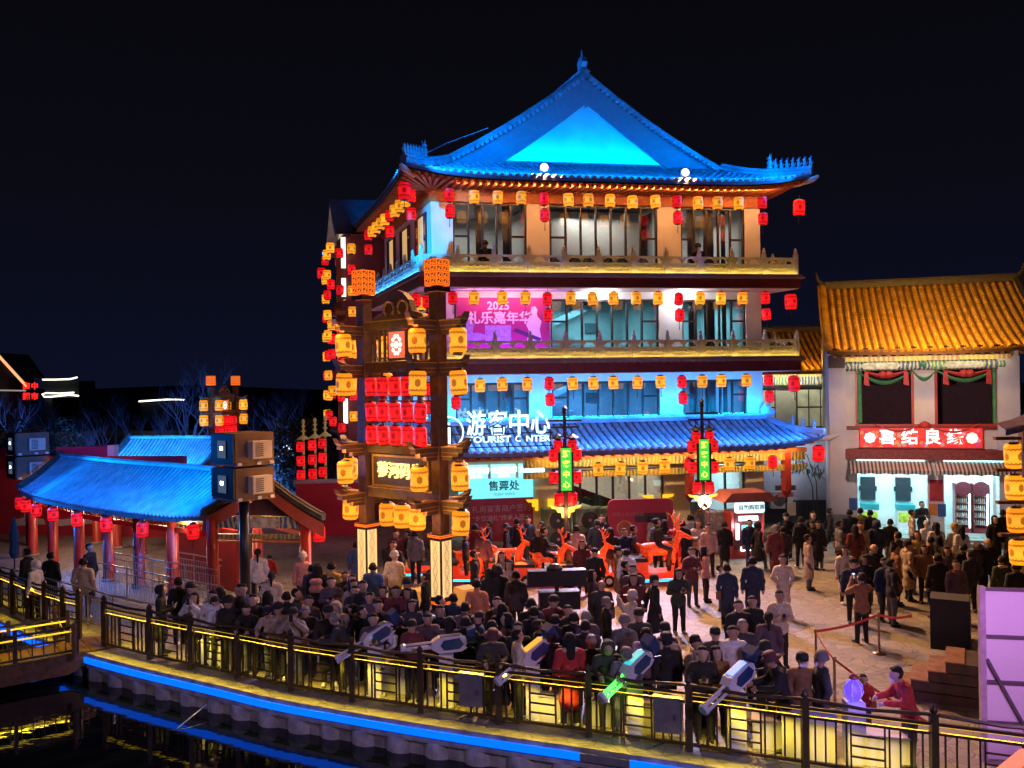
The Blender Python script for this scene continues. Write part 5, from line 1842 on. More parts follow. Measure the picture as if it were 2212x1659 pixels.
# fittings in the shop
for x in (1.55, 2.95):
    d_ = SP('menu_screen', M('dark_screen', (.03, .035, .045), .2), lambda b: b.bx(x - .30, x + .30, 2.5, 2.58, 1.35, 2.35))
    SP('bracket', BLACK, lambda b: b.bx(x - .36, x - .30, 2.5, 2.58, 1.75, 1.95).bx(x + .30, x + .36, 2.5, 2.58, 1.75, 1.95))
    fz = thing('chest_freezer', 'teal topped chest freezer in the cyan shop %s' % ('near the shop entrance pillar' if x < 2 else 'beside the middle pier'), 'freezer', SW(x, 1.9, .32), SA, 'chest freezers')
    MB().bx(-.34, .34, -.35, .35, 0, .75).build('cabinet', WHITE, fz)
    MB().bx(-.36, .36, -.37, .37, .75, .98).build('lid', M('teal_lid', (.03, .25, .28), .4), fz)
    MB().bx(-.30, .30, -.36, -.352, .25, .66).build('label', M('green_yellow_label', (.45, .55, .05), .5, var=.5, ns=7), fz)
for i, x in enumerate((5.0, 5.65)):
    f = thing('drinks_fridge', 'lit glass door drinks fridge %s' % ('next to the white wall' if i == 0 else 'at the end of the shop'), 'fridge', SW(x, 1.2, .32), SA, 'drinks fridges')
    MB().bx(-.30, .30, .28, .34, 0, 1.95).bx(-.30, -.26, -.3, .28, 0, 1.95).bx(.26, .30, -.3, .28, 0, 1.95).bx(-.30, .30, -.3, .28, 0, .18).bx(-.30, .30, -.3, .28, 1.70, 1.95).build('cabinet', M('red_fridge', (.25, .04, .05), .4), f)
    MB().lathe([(.30, 0), (.30, .06)], 20, (0, -.27, 1.78), rot=Matrix.Rotation(PI / 2, 3, 'X')).build('arched_header', M('dark_red_header', (.16, .02, .03), .4), f)
    MB().bx(.20, .25, -.28, -.24, .2, 1.68).build('light_tube', glow('fridge_tube', (.85, .95, 1.), 5.), f)
    for k in range(5):
        MB().bx(-.25, .19, -.15, .25, .30 + k * .29, .32 + k * .29).build('shelf', STEEL, f)
        for j in range(6):
            MB().lathe([(.028, 0), (.028, .12), (.012, .17), (.012, .2)], 7, (-.21 + j * .07, -.1, .32 + k * .29)).build('bottle', M('bottle_%d' % (j % 3), ((.6, .6, .65), (.5, .35, .2), (.25, .4, .5))[j % 3], .3), f)
SP('poster', M('red_poster', (.36, .02, .03), .6, var=.3, ns=4), lambda b: b.bx(3.62, 4.10, -.13, -.11, 1.7, 2.55))
SP('orange_notice', M('orange_notice', (.6, .18, .04), .6), lambda b: b.bx(3.58, 3.88, -.13, -.11, 1.15, 1.6))
SP('blue_notice', M('blue_notice', (.04, .09, .3), .6), lambda b: b.bx(3.90, 4.20, -.14, -.12, 1.1, 1.6))
SP('blue_notice', M('blue_notice'), lambda b: b.bx(.62, .93, -.13, -.11, 1.25, 1.75))
# awnings
STRM, nn_, pp_ = node_mat('striped_awning')
tcn = nn_.nodes.new('ShaderNodeTexCoord')
ssp = nn_.nodes.new('ShaderNodeSeparateXYZ')
nn_.links.new(tcn.outputs['Object'], ssp.inputs[0])
nn_.links.new(mixc(nn_, mth(nn_, 'GREATER_THAN', mth(nn_, 'FRACT', mth(nn_, 'MULTIPLY', ssp.outputs[0], 7.)), .5), (.07, .05, .05), (.48, .42, .34)), pp_.inputs['Base Color'])
for x0, x1 in ((.6, 3.65), (3.75, 6.7)):
    n = int((x1 - x0) / .045)
    rows = []
    for j, (y, z) in enumerate(((-.36, 3.30), (-.6, 3.18), (-.95, 2.98), (-.96, 2.80))):
        rows.append([Vector((x0 + (x1 - x0) * k / n, y, z + (.045 * abs(math.sin(k * .27)) if j == 3 else 0))) for k in range(n + 1)])
    SP('awning', STRM, lambda b: b.grid(rows))
# beam, lit sign, balcony
SP('carved_beam', M('carved_red_beam', (.22, .035, .03), .5, var=.35, ns=9, bump=.4, bs=18), lambda b: b.bx(.5, 6.75, -.42, -.15, 3.36, 3.76))
SP('cyan_tube', glow('cyan_tube_light', (.5, .95, 1.), 2.5), lambda b: b.bx(.9, 3.4, -.40, -.36, 3.31, 3.345))
SP('cyan_tube', glow('cyan_tube_light', (.5, .95, 1.), 2.5), lambda b: b.bx(4.1, 6.2, -.40, -.36, 3.31, 3.345))


def sign_mat():
    m, n, p = node_mat('floral_red_sign')
    t = n.nodes.new('ShaderNodeTexCoord')
    v = n.nodes.new('ShaderNodeTexVoronoi')
    v.inputs['Scale'].default_value = 5.
    n.links.new(t.outputs['Object'], v.inputs['Vector'])
    w = n.nodes.new('ShaderNodeTexVoronoi')
    w.inputs['Scale'].default_value = 14.
    n.links.new(t.outputs['Object'], w.inputs['Vector'])
    c = mixc(n, mth(n, 'LESS_THAN', v.outputs['Distance'], .42), (1., .03, .02), v.outputs['Color'])
    c = mixc(n, mth(n, 'LESS_THAN', w.outputs['Distance'], .28), c, (.25, .45, .22))
    n.links.new(mixc(n, .62, c, (.90, .02, .015)), p.inputs['Emission Color'])
    p.inputs['Emission Strength'].default_value = .75
    p.inputs['Base Color'].default_value = (.2, .01, .01, 1)
    return m


sg = thing('wedding_sign', 'glowing red floral sign with four white characters above the shop', 'sign', SW(3.28, -.30, 3.80), SA)
MB().bx(-2.22, 2.22, 0, .12, .04, .80).build('light_box', sign_mat(), sg)
for k, ch in enumerate('喜结良缘'):
    text('character', ch, .64, glow('white_shop_letter', (1., 1., 1.), 1.0), sg, (-1.2 + k * .82, -.012, .42), depth=.012, bold=.014)
for s in (-1, 1):
    pb = MB()
    for k in range(8):
        a = k * PI / 4
        pb.lathe([(.085, 0), (.085, .008)], 10, (s * 1.85 + .14 * math.cos(a), -.004, .42 + .14 * math.sin(a)), rot=Matrix.Rotation(PI / 2, 3, 'X'))
    pb.lathe([(.1, 0), (.1, .01)], 12, (s * 1.85, -.006, .42), rot=Matrix.Rotation(PI / 2, 3, 'X'))
    pb.build('peony', glow('pale_peony', (1., .75, .7), 1.), sg)
lamp('AREA', SW(3.28, -.55, 4.2), SW(3.28, -4, 3.2), (1., .25, .2), 25, shape='RECTANGLE', size=4, size_y=.6)
DKI = M('dark_interior', (.035, .012, .022), .9, var=.2)
SP('balcony_back', DKI, lambda b: b.bx(.5, 6.2, 1.6, 1.7, 4.5, 7.4))
SP('balcony_floor', DRED, lambda b: b.bx(.5, 6.1, -.2, 1.6, 4.55, 4.68))
SP('balcony_pier', PLAST, lambda b: b.bx(3.1, 3.85, -.1, .3, 4.68, 6.95))
SP('balcony_pier', PLAST, lambda b: b.bx(.55, .95, -.1, .25, 4.6, 6.95))
SP('wall_band', PLAST, lambda b: b.bx(.55, 6.05, -.05, .25, 3.77, 4.55))
for x in (.98, 3.05, 3.90, 6.0):
    SP('red_frame', RED, lambda b: b.bx(x - .05, x + .05, -.16, -.06, 4.68, 6.95))
SP('red_frame', RED, lambda b: b.bx(.9, 6.05, -.18, -.06, 4.66, 4.76))
GRN = M('green_silk', (.05, .22, .08), .6, var=.2)
RSK = M('red_silk', (.55, .04, .035), .6, var=.2)


def swag(x0, x1, zt, drop, mat, w=.10, yo=-.24, name='swag'):
    n = 16
    rows = []
    for j in range(4):
        rows.append([Vector((x0 + (x1 - x0) * k / n, yo - .06 * math.sin(j * 1.6) + .02 * math.sin(k * 1.7 + j), zt - drop * math.sin(PI * k / n) - w * j / 3 * (.4 + .6 * math.sin(PI * k / n)))) for k in range(n + 1)])
    SP(name, mat, lambda b: b.grid(rows), smooth=True)


swag(1.0, 3.05, 6.92, .42, GRN, .16)
swag(3.05, 3.9, 6.92, .30, GRN, .16)
swag(3.9, 6.0, 6.92, .36, GRN, .16)
for x0, x1 in ((1.25, 2.85), (4.15, 5.8)):
    swag(x0, x1, 6.92, .14, RSK, .16, -.28)
    c = (x0 + x1) / 2
    SP('silk_knot', RSK, lambda b: [b.lathe([(0, -.16), (.12, -.1), (.17, 0), (.12, .1), (0, .16)], 10, (c + dx, -.32, 6.76), cap=False) for dx in (-.12, .12)], smooth=True)
    for x in (x0 + .08, x1 - .05):
        SP('silk_tail', RSK, lambda b: b.prism([(-.07, 0), (.07, 0), (.12, -.55), (-.10, -.5)], (x, -.3, 6.85), (1, 0, 0), (0, 0, 1), (0, .03, 0)))
for x in (1.08, 5.95):
    SP('curtain_tail', GRN, lambda b: b.grid([[Vector((x + dx, -.2 - .03 * math.sin(dx * 60), z)) for dx in (-.08, -.04, 0, .04, .08)] for z in (6.9, 6.0, 5.2, 4.8)]), smooth=True)
SP('silk_knot', RSK, lambda b: b.lathe([(0, -.16), (.15, -.1), (.22, 0), (.15, .1), (0, .16)], 10, (3.45, -.34, 4.74), cap=False), smooth=True)
swag(1.6, 3.4, 4.80, .26, RSK, .10, -.36)
swag(3.5, 5.4, 4.80, .30, RSK, .10, -.36)
# painted beam and rafters under the roof
PBY = painted('painted_beam_yellow', (.62, .42, .08), (.55, .22, .12), (.70, .55, .15), 5.)
SP('painted_beam', PB2, lambda b: b.tube([(.5, -.22, 7.10), (6.3, -.22, 7.10)], .19, 12))
SP('painted_board', PBY, lambda b: b.bx(.3, 6.5, -.40, -.1, 7.29, 7.48))
for c in (1.85, 4.9):
    SP('cartouche', M('pale_cartouche', (.55, .55, .42), .6, var=.5, ns=5), lambda b: b.prism([(-.75, 0), (-.58, -.13), (.58, -.13), (.75, 0), (.58, .13), (-.58, .13)], (c, -.425, 7.10), (1, 0, 0), (0, 0, 1), (0, .02, 0)))
SP('beam_boss', M('green_boss', (.02, .16, .10), .4), lambda b: b.lathe([(0, -.05), (.12, 0), (.10, .06), (0, .10)], 8, (3.42, -.46, 7.14), rot=Matrix.Rotation(PI / 2, 3, 'X'), cap=False))
strip_lamp(SW(.5, -.78, 7.30), SW(6.3, -.78, 7.30), sn_ * 1.0 + Vector((0, 0, -.18)), (1., .92, .62), 13, .05)
SZE2, SZR2, SYE, SYR = 7.62, 10.75, -1.3, 4.5


def srf(x, v):
    y = SYE + (SYR - SYE) * v
    return Vector((x, y, SZE2 + (SZR2 - SZE2) * (.68 * v + .32 * v * v) + .10 * max(0, abs(x - 3.35) / 3.5) ** 3 * max(0, 1 - v)))


tile_rows(srf, frange(-.05, 7.75, .285), lambda u: (0, .985), shop, TILEY, .105, 26)
SP('roof_bed', BEDY, lambda b: b.grid([[srf(x, k / 12) for k in range(13)] for x in frange(-.2, 7.9, .6)]).grid([[srf(x, k / 12) - Vector((0, 0, .1)) for k in range(13)] for x in frange(-.2, 7.9, .6)]).grid([[srf(x, 0) - Vector((0, 0, .0)) for x in frange(-.2, 7.9, .6)], [srf(x, 0) - Vector((0, 0, .12)) for x in frange(-.2, 7.9, .6)]]))
for x in frange(-.05, 6.85, .57):
    SP('tile_clip', BLACK, lambda b: b.prism([(-.09, 0), (.09, 0), (.11, .07), (.03, .05), (0, .12), (-.03, .05), (-.11, .07)], (x + .14, SYE - .03, SZE2 + .13), (1, 0, 0), (0, 0, 1), (0, .02, 0)))
DRT = M('dark_ridge_tile', (.07, .05, .04), .6, var=.3)
ridge_sweep([Vector((x, SYR, SZR2 - .02)) for x in frange(.0, 7.8, .8)], .28, .36, DRT, shop, 'main_ridge')
for x in (-.15, 7.85):
    ridge_sweep([srf(x, k / 10) for k in range(11)], .30, .26, TILEY if x < 0 else DRT, shop, 'verge_ridge')
SP('ridge_horn', DRT, lambda b: b.tube([(-.1, SYR, SZR2 + .2), (-.3, SYR, SZR2 + .4), (-.38, SYR, SZR2 + .75)], [.12, .08, .03], 8))
SP('ridge_horn', DRT, lambda b: b.tube([(7.85, SYR, SZR2 + .2), (8.05, SYR, SZR2 + .45), (8.15, SYR, SZR2 + .85)], [.12, .08, .03], 8))
SP('gable_wall', PLAST, lambda b: b.prism([(-.3, 0), (8.0, 0), (8.0, 7.5), (4.5, 10.5), (-.3, 7.6)], (-.09, .0, 0), (0, 1, 0), (0, 0, 1), (.18, 0, 0)))
SP('gable_wall', PLAST, lambda b: b.prism([(-.3, 0), (8.0, 0), (8.0, 7.5), (4.5, 10.5), (-.3, 7.6)], (6.60, .0, 0), (0, 1, 0), (0, 0, 1), (.18, 0, 0)))
for x in frange(.1, 6.7, .33):
    SP('rafter', M('painted_rafter', (.45, .22, .12), .6), lambda b: b.beam((x, SYE + .1, SZE2 - .13), (x, -.1, SZE2 + .40), .12, .11))
SP('corner_bracket', WOODD, lambda b: b.bx(-.12, .5, -.9, -.36, 7.05, 7.55))
# golden LED light along the eave and from below the ridge
lamp('SPOT', SW(3.3, -3.2, 10.3), SW(3.3, 1.2, 9.0), (1., .55, .10), 1500, spot_size=rad(120), spot_blend=.9, shadow_soft_size=.15)
strip_lamp(SW(.1, SYE - .12, SZE2 + .40), SW(6.7, SYE - .12, SZE2 + .40), sn_ + Vector((0, 0, .35)), (1., .55, .10), 60, .05)
# unseen warm spot without a fixture, aimed at the shop front
lamp('SPOT', SW(2.0, -8, 6.5), SW(3.3, 0, 4.8), (1., .76, .66), 1300, spot_size=rad(70), spot_blend=.8, shadow_soft_size=.3)

# ================================================================ HOUSE BEHIND, ALLEY WALL
H2 = AT(1655, 800, 43.5)
hb = thing('golden_roof_house', 'second golden roofed house half hidden behind the tourist centre', 'building', (H2.x - .9, 43.5, 0), rad(-6))
MB().bx(0, 6.0, 0, .3, 0, 6.9).build('wall', M('pale_green_wall', (.55, .56, .48), .8, var=.1), hb)
for x0, x1 in ((.3, 1.3), (2.3, 4.6)):
    w = MB().bx(x0, x1, -.06, -.005, 4.2, 6.2).build('window', FRAME, hb)
    n = max(1, int((x1 - x0) / .55))
    for k in range(n):
        for z0, z1 in ((4.3, 5.2), (5.28, 6.1)):
            MB().bx(x0 + .06 + (x1 - x0 - .06) * k / n, x0 + (x1 - x0 - .06) * (k + 1) / n, -.075, -.062, z0, z1).build('pane', M('lit_office_pane', (.4, .42, .3), .3, emit=(.8, .8, .5), es=.12 if False else .16, var=.5, ns=1.5), w)
MB().bx(-.1, 6.0, -.35, -.1, 6.35, 6.75).build('painted_beam', PB2, hb)
MB().bx(-.1, 6.0, -.40, -.1, 6.76, 6.95).build('painted_board', PBY, hb)


def h2r(x, v):
    return Vector((x, -1.0 + 4.5 * v, 7.0 + 2.15 * (.7 * v + .3 * v * v)))


tile_rows(h2r, frange(-.6, 5.6, .30), lambda u: (0, .98), hb, TILEY, .105, 18)
MB().grid([[h2r(x, k / 8) for k in range(9)] for x in frange(-.7, 5.7, .8)]).grid([[h2r(x, 0) for x in frange(-.7, 5.7, .8)], [h2r(x, 0) - Vector((0, 0, .14)) for x in frange(-.7, 5.7, .8)]]).build('roof_bed', BEDY, hb)
ridge_sweep([h2r(x, 1) for x in frange(-.7, 5.7, .8)], .28, .34, DRT, hb, 'main_ridge')
strip_lamp(hb.matrix_basis @ Vector((-.4, -1.2, 7.4)), hb.matrix_basis @ Vector((5, -1.2, 7.4)), (0, 1, .5), (1., .52, .08), 110, .05)
strip_lamp(hb.matrix_basis @ Vector((0, -.9, 6.8)), hb.matrix_basis @ Vector((5, -.9, 6.8)), (0, 1, -.9), (1., .95, .7), 40, .05)
aw = thing('alley_wall', 'white alley wall with dark base band between the tourist centre and shop', 'wall', (10.2, 40.5, 0), rad(-3))
MB().bx(0, 4.2, 0, .3, 1.05, 3.9).build('wall_face', M('cool_white_wall', (.58, .62, .70), .8, var=.08), aw)
MB().bx(-.02, 4.22, -.03, .33, 0, 1.05).build('dark_band', M('dark_band_paint', (.05, .05, .07), .7), aw)
MB().bx(-.05, 4.25, -.1, .4, 3.9, 4.05).build('coping', TILE, aw)
MB().tube([(1.2, -.05, 3.8), (1.2, -.05, 1.4)], .03, 6).build('pipe', M('grey_cable', (.35, .35, .38), .5), aw)
lamp('POINT', (12.6, 39.3, 3.4), None, (.75, .85, 1.), 50, shadow_soft_size=.1)
ac = thing('outdoor_unit', 'white air conditioner outdoor unit on the alley wall', 'air conditioner', (12.2, 40.0, .75))
MB().bx(-.5, .5, -.2, .15, 0, .75).build('case', WHITE, ac)
MB().lathe([(.28, 0), (.28, .02)], 18, (-.12, -.205, .38), rot=Matrix.Rotation(PI / 2, 3, 'X')).build('fan_grille', M('dark_grille', (.12, .11, .10), .6), ac)
for x in (-.4, .4):
    MB().bx(x - .03, x + .03, -.15, .3, -.08, 0).build('bracket', BLACK, ac)
# bamboo leaning over the wall
bm = thing('bamboo', 'clump of dark bamboo leaning over the alley wall', 'plant', (13.6, 39.6, 0))
rnd = random.Random(5)
MB().tube([(0, 0, 0), (-.1, -.05, 1.8), (-.5, -.1, 2.9), (-1.2, -.2, 3.0)], [.03, .025, .018, .008], 6).tube([(.2, .1, 0), (.1, 0, 2.0), (-.3, 0, 3.2), (-.8, -.1, 3.3)], [.03, .025, .018, .008], 6).build('stem', M('bamboo_stem', (.05, .07, .03), .6), bm)
lf = MB()
for k in range(210):
    t = rnd.random()
    c = Vector((-1.5 + 1.9 * t, rnd.uniform(-.5, .1), 3.1 - .5 * rnd.random() - .7 * abs(t - .4)))
    d = Vector((rnd.uniform(-.5, .2), rnd.uniform(-.3, .2), -1)).normalized() * rnd.uniform(.18, .34)
    s = d.cross(Vector((rnd.random(), rnd.random(), .2))).normalized() * .022
    lf.add([c, c + d * .4 + s, c + d, c + d * .4 - s], [(0, 1, 2, 3)])
lf.build('leaves', M('bamboo_leaf', (.03, .055, .03), .6), bm)
# ================================================================ SMOOTH SOLIDS (distance fields) FOR FIGURES
def nets(f, org, h):
    """surface nets on a sampled distance field"""
    ins = f < 0
    nx, ny, nz = f.shape
    c = [ins[i:nx - 1 + i, j:ny - 1 + j, k:nz - 1 + k] for i in (0, 1) for j in (0, 1) for k in (0, 1)]
    s = sum(q.astype(np.int8) for q in c)
    act = (s > 0) & (s < 8)
    idx = np.argwhere(act)
    num = -np.ones(act.shape, int)
    num[act] = np.arange(len(idx))
    pos = np.zeros((len(idx), 3))
    cnt = np.zeros(len(idx))
    cor = [(i, j, k) for i in (0, 1) for j in (0, 1) for k in (0, 1)]
    for a in range(8):
        for b in range(a + 1, 8):
            A, B = cor[a], cor[b]
            if sum(abs(x - y) for x, y in zip(A, B)) != 1:
                continue
            fa = f[idx[:, 0] + A[0], idx[:, 1] + A[1], idx[:, 2] + A[2]]
            fb = f[idx[:, 0] + B[0], idx[:, 1] + B[1], idx[:, 2] + B[2]]
            m = (fa < 0) != (fb < 0)
            t = np.where(m, fa / np.where(m, fa - fb, 1), 0)
            for d in range(3):
                pos[:, d] += np.where(m, A[d] + (B[d] - A[d]) * t, 0)
            cnt += m
    V = (pos / cnt[:, None] + idx) * h + org
    F = []
    for ax in range(3):
        o1, o2 = [d for d in range(3) if d != ax]
        sl0 = [slice(None)] * 3
        sl1 = [slice(None)] * 3
        sl0[ax], sl1[ax] = slice(0, -1), slice(1, None)
        ch = ins[tuple(sl0)] != ins[tuple(sl1)]
        e_ = np.argwhere(ch)
        ok = (e_[:, o1] > 0) & (e_[:, o2] > 0) & (e_[:, o1] < act.shape[o1]) & (e_[:, o2] < act.shape[o2]) & (e_[:, ax] < act.shape[ax])
        e_ = e_[ok]
        q = []
        for d1, d2 in ((1, 1), (0, 1), (0, 0), (1, 0)):
            g_ = e_.copy()
            g_[:, o1] -= d1
            g_[:, o2] -= d2
            q.append(num[g_[:, 0], g_[:, 1], g_[:, 2]])
        q = np.stack(q, 1)
        flip = ins[e_[:, 0], e_[:, 1], e_[:, 2]]
        if ax == 1:
            flip = ~flip
        q[~flip] = q[~flip][:, ::-1]
        F.append(q)
    return V, np.concatenate(F)


def capsule(P, a, b, r0, r1, ky=1.0):
    a, b = np.array(a, float), np.array(b, float)
    q = P.copy()
    ab = b - a
    if ky != 1.0:
        q = q.copy()
        mid = a[1]
        q[..., 1] = (q[..., 1] - mid) / ky + mid
    t = np.clip(((q - a) @ ab) / max(ab @ ab, 1e-9), 0, 1)
    d = np.linalg.norm(q - a - t[..., None] * ab, axis=-1) - (r0 + (r1 - r0) * t)
    return d * (ky if ky < 1 else 1)


def solid(prims, mats, name, h=.018, k=.03, ripple=0., smooth=True, extra=None):
    """prims: (a, b, r0, r1, ky, material index); one continuous surface"""
    lo = np.min([np.minimum(p[0], p[1]) - max(p[2], p[3]) * 1.15 for p in prims], axis=0) - 2 * h
    hi = np.max([np.maximum(p[0], p[1]) + max(p[2], p[3]) * 1.15 for p in prims], axis=0) + 2 * h
    n = np.ceil((hi - lo) / h).astype(int) + 1
    P = np.stack(np.meshgrid(*[lo[d] + h * np.arange(n[d]) for d in range(3)], indexing='ij'), -1).astype(np.float32)
    f = None
    for p in prims:
        d = capsule(P, p[0], p[1], p[2], p[3], p[4])
        if p[5] == 0 and ripple:
            d = d + ripple * np.sin(P[..., 2] * 26 + 5 * P[..., 0]) * np.sin(P[..., 0] * 14 + 2 + P[..., 1] * 9)
        if f is None:
            f = d
        else:
            g_ = np.clip(.5 + .5 * (f - d) / k, 0, 1)
            f = f * (1 - g_) + d * g_ - k * g_ * (1 - g_)
    V, Fc = nets(f, lo, h)
    cen = V[Fc].mean(1)
    D = np.stack([capsule(cen, p[0], p[1], p[2], p[3], p[4]) for p in prims], 1)
    mi = np.array([p[5] for p in prims])[D.argmin(1)]
    if extra:
        mi = extra(cen, mi)
    vs, fs, ms = V.tolist(), Fc.tolist(), mi.tolist()
    return vs, fs, ms


def solid_mesh(name, data, mats, more=None):
    vs, fs, ms = data
    b = MB()
    b.v, b.f, b.m = [tuple(v) for v in vs], [tuple(f) for f in fs], list(ms)
    if more:
        more(b)
    return b.mesh(name, mats, True)


# ================================================================ DEER CARS
DEER, dn, dp_ = node_mat('glowing_orange_deer')
dt = dn.nodes.new('ShaderNodeTexCoord')
dv = dn.nodes.new('ShaderNodeTexVoronoi')
dv.inputs['Scale'].default_value = 21.
dn.links.new(dt.outputs['Object'], dv.inputs['Vector'])
dn.links.new(mixc(dn, mth(dn, 'MULTIPLY', dv.outputs['Distance'], 2.3), (1., .13, .018), (.20, .006, .001)), dp_.inputs['Emission Color'])
dp_.inputs['Emission Strength'].default_value = 1.5
dp_.inputs['Base Color'].default_value = (.5, .08, .02, 1)
DEERD = M('dark_deer_marking', (.25, .03, .01), .5, var=0, emit=(.7, .03, .002), es=.6)
CART = M('red_orange_cart', (.55, .06, .02), .4, var=.1, emit=(1., .04, .01), es=.35)
SEATM = M('black_vinyl', (.012, .012, .014), .35)
TYRE = M('black_tyre', (.015, .015, .015), .8)


def deer_prims(leg):
    p = [((-.40, 0, .86), (.30, 0, .88), .17, .18, .85, 0), ((.30, 0, .90), (.52, 0, 1.22), .13, .085, .9, 0), ((.52, 0, 1.24), (.78, 0, 1.14), .085, .045, .85, 0),
         ((.76, 0, 1.13), (.82, 0, 1.11), .045, .040, .9, 0), ((-.52, 0, .95), (-.64, 0, 1.02), .05, .03, 1, 0)]
    for s in (-1, 1):
        f = .16 if s > 0 else -.02
        p += [((.28, s * .10, .80), (.34 + f, s * .10, .58), .07, .05, 1, 0), ((.34 + f, s * .10, .58), (.30 + f * 1.6, s * .10, .30), .045, .035, 1, 0),
              ((-.36, s * .10, .80), (-.34 - f, s * .10, .60), .09, .055, 1, 0), ((-.34 - f, s * .10, .60), (-.50 - f, s * .10, .44), .05, .04, 1, 0), ((-.50 - f, s * .10, .44), (-.46 - f, s * .10, .28), .038, .034, 1, 0),
              ((.47, s * .07, 1.30), (.40, s * .17, 1.36), .03, .018, 1, 0)]
    return p


deer_body = solid_mesh('deer_body', solid(deer_prims(0), None, 'deer', .026, .04), [DEER])
anb = MB()
for s in (-1, 1):
    anb.tube([(.48, s * .05, 1.30), (.42, s * .14, 1.48), (.38, s * .20, 1.66), (.46, s * .22, 1.82)], [.028, .026, .022, .012], 6)
    anb.tube([(.42, s * .14, 1.48), (.54, s * .17, 1.56), (.58, s * .17, 1.68)], [.02, .018, .01], 6)
    anb.tube([(.38, s * .20, 1.66), (.28, s * .24, 1.76)], [.02, .01], 6)
antl = anb.mesh('antlers', DEER, True)
wheel = MB().lathe([(.07, -.07), (.17, -.07), (.19, -.04), (.19, .04), (.17, .07), (.07, .07)], 18, rot=Matrix.Rotation(PI / 2, 3, 'X')).mesh('tyre', TYRE, True)
rimm = MB().lathe([(.02, -.075), (.10, -.072), (.10, .072), (.02, .075)], 10, rot=Matrix.Rotation(PI / 2, 3, 'X')).mesh('rim', STEEL)
LEDC = [glow('led_violet', (.55, .05, 1.), 2.), glow('led_blue', (.02, .15, 1.), 2.), glow('led_cyan', (.02, .6, .9), 2.), glow('led_cream', (1., .8, .4), 2.), glow('led_pink', (1., .1, .6), 2.)]


def deer_car(px, py, rz, label, led, sc=1.0, lantern_pole=True, deer=True):
    q = G(px, py)
    t = thing('deer_car', label, 'ride car', q, rz, 'deer ride cars', sc)
    MB().bx(-.95, .85, -.40, .40, .20, .30).bx(-.98, .88, -.43, .43, .15, .20).build('chassis', CART, t)
    MB().bx(-.9, .8, -.445, -.43, .12, .19).build('led_strip', LEDC[led], t)
    MB().bx(-1.15, -.40, -.34, .34, .30, .62).build('seat_box', CART, t)
    MB().bx(-1.18, -.42, -.36, .36, .62, .72).build('seat', SEATM, t)
    MB().bx(-1.20, -1.10, -.34, .34, .70, .98).build('backrest', SEATM, t)
    for x in (-.72, .55):
        for s in (-1, 1):
            w = put(wheel, 'wheel', t, (x, s * .44, .19))
            put(rimm, 'rim', w)
    if deer:
        put(deer_body, 'deer_body', t, (.05, 0, .02))
        put(antl, 'antlers', t, (.05, 0, .02))
        MB().tube([(.30, -.16, 1.02), (.25, 0, 1.08), (.30, .16, 1.02)], .018, 6).build('handlebar', STEEL, t)
    if lantern_pole:
        MB().tube([(.88, 0, .3), (.92, 0, .72)], .018, 6).build('lamp_pole', BLACK, t)
        MB().box((.92, 0, .84), (.17, .17, .22)).lathe([(.15, .95), (.09, 1.0), (.02, 1.06)], 6, (.92, 0, 0)).build('house_lamp', M('peach_lamp', (.5, .25, .15), .5, var=0, emit=(1., .35, .18), es=.55), t)
    return t


deer_car(1018, 1258, rad(-6), 'glowing orange deer car right behind the right gate post', 2)
deer_car(1098, 1252, rad(-4), 'glowing orange deer car with tall antlers before the red hoarding', 0)
deer_car(1185, 1262, rad(-2), 'glowing orange deer car with a rider in black beside the lamp post', 4)
deer_car(1275, 1262, rad(3), 'glowing orange deer car half hidden behind a man in a dark coat', 1)
deer_car(1425, 1258, rad(8), 'biggest glowing orange deer car with cyan and cream lights', 2, 1.25, False)
deer_car(905, 1246, rad(-8), 'orange seat car without deer between the gate posts', 2, 1.0, False, False)
qd = G(1400, 1272)
MB()
for p in ((1030, 1215), (1110, 1210), (1195, 1215), (1290, 1215), (1425, 1215)):
    w = G(p[0], p[1] + 40)
    lamp('POINT', w + Vector((.2, -.75, .75)), None, (1., .16, .03), 30, shadow_soft_size=.3)

# ================================================================ OBJECTS ALONG THE TOURIST CENTRE
# camouflaged outdoor units
AGR = M('green_painted_unit', (.16, .26, .14), .6, var=.5, ns=3)
for k, (px, lab) in enumerate(((1202, 'tall outdoor unit painted with green hills beside the red hoarding'), (1270, 'tall outdoor unit painted with green hills in the middle of the row'), (1322, 'tall outdoor unit painted with green hills behind the red certificate board'))):
    q = AT(px, 1150, 34.4)
    t = thing('outdoor_unit', lab, 'air conditioner', (q.x, 34.4, 0), A10, 'painted outdoor units')
    MB().bx(-.55, .55, -.3, .3, .1, 1.7).build('case', AGR, t)
    for z in (.52, 1.25):
        f = MB().lathe([(.34, 0), (.34, .03)], 22, (0, -.305, z), rot=Matrix.Rotation(PI / 2, 3, 'X')).build('fan_grille', M('dark_fan', (.04, .06, .04), .6), t)
        MB().lathe([(.06, 0), (.06, .045)], 10, (0, -.305, z), rot=Matrix.Rotation(PI / 2, 3, 'X')).build('hub', STEEL, f)
    MB().prism([(-.4, 0), (.1, .0), (-.2, .5)], (-.1, -.303, 1.05), (1, 0, 0), (0, 0, 1), (0, .002, 0)).prism([(.1, 0), (.5, 0), (.4, .4)], (0, -.303, .9), (1, 0, 0), (0, 0, 1), (0, .002, 0)).build('painted_hill', M('cream_hill', (.5, .42, .22), .6), t)
# the red certificate board
q = AT(1385, 1150, 32.2)
cb = thing('certificate_board', 'giant red certificate photo board with gold emblem and cut out window', 'board', (q.x, 32.2, 0), rad(4))


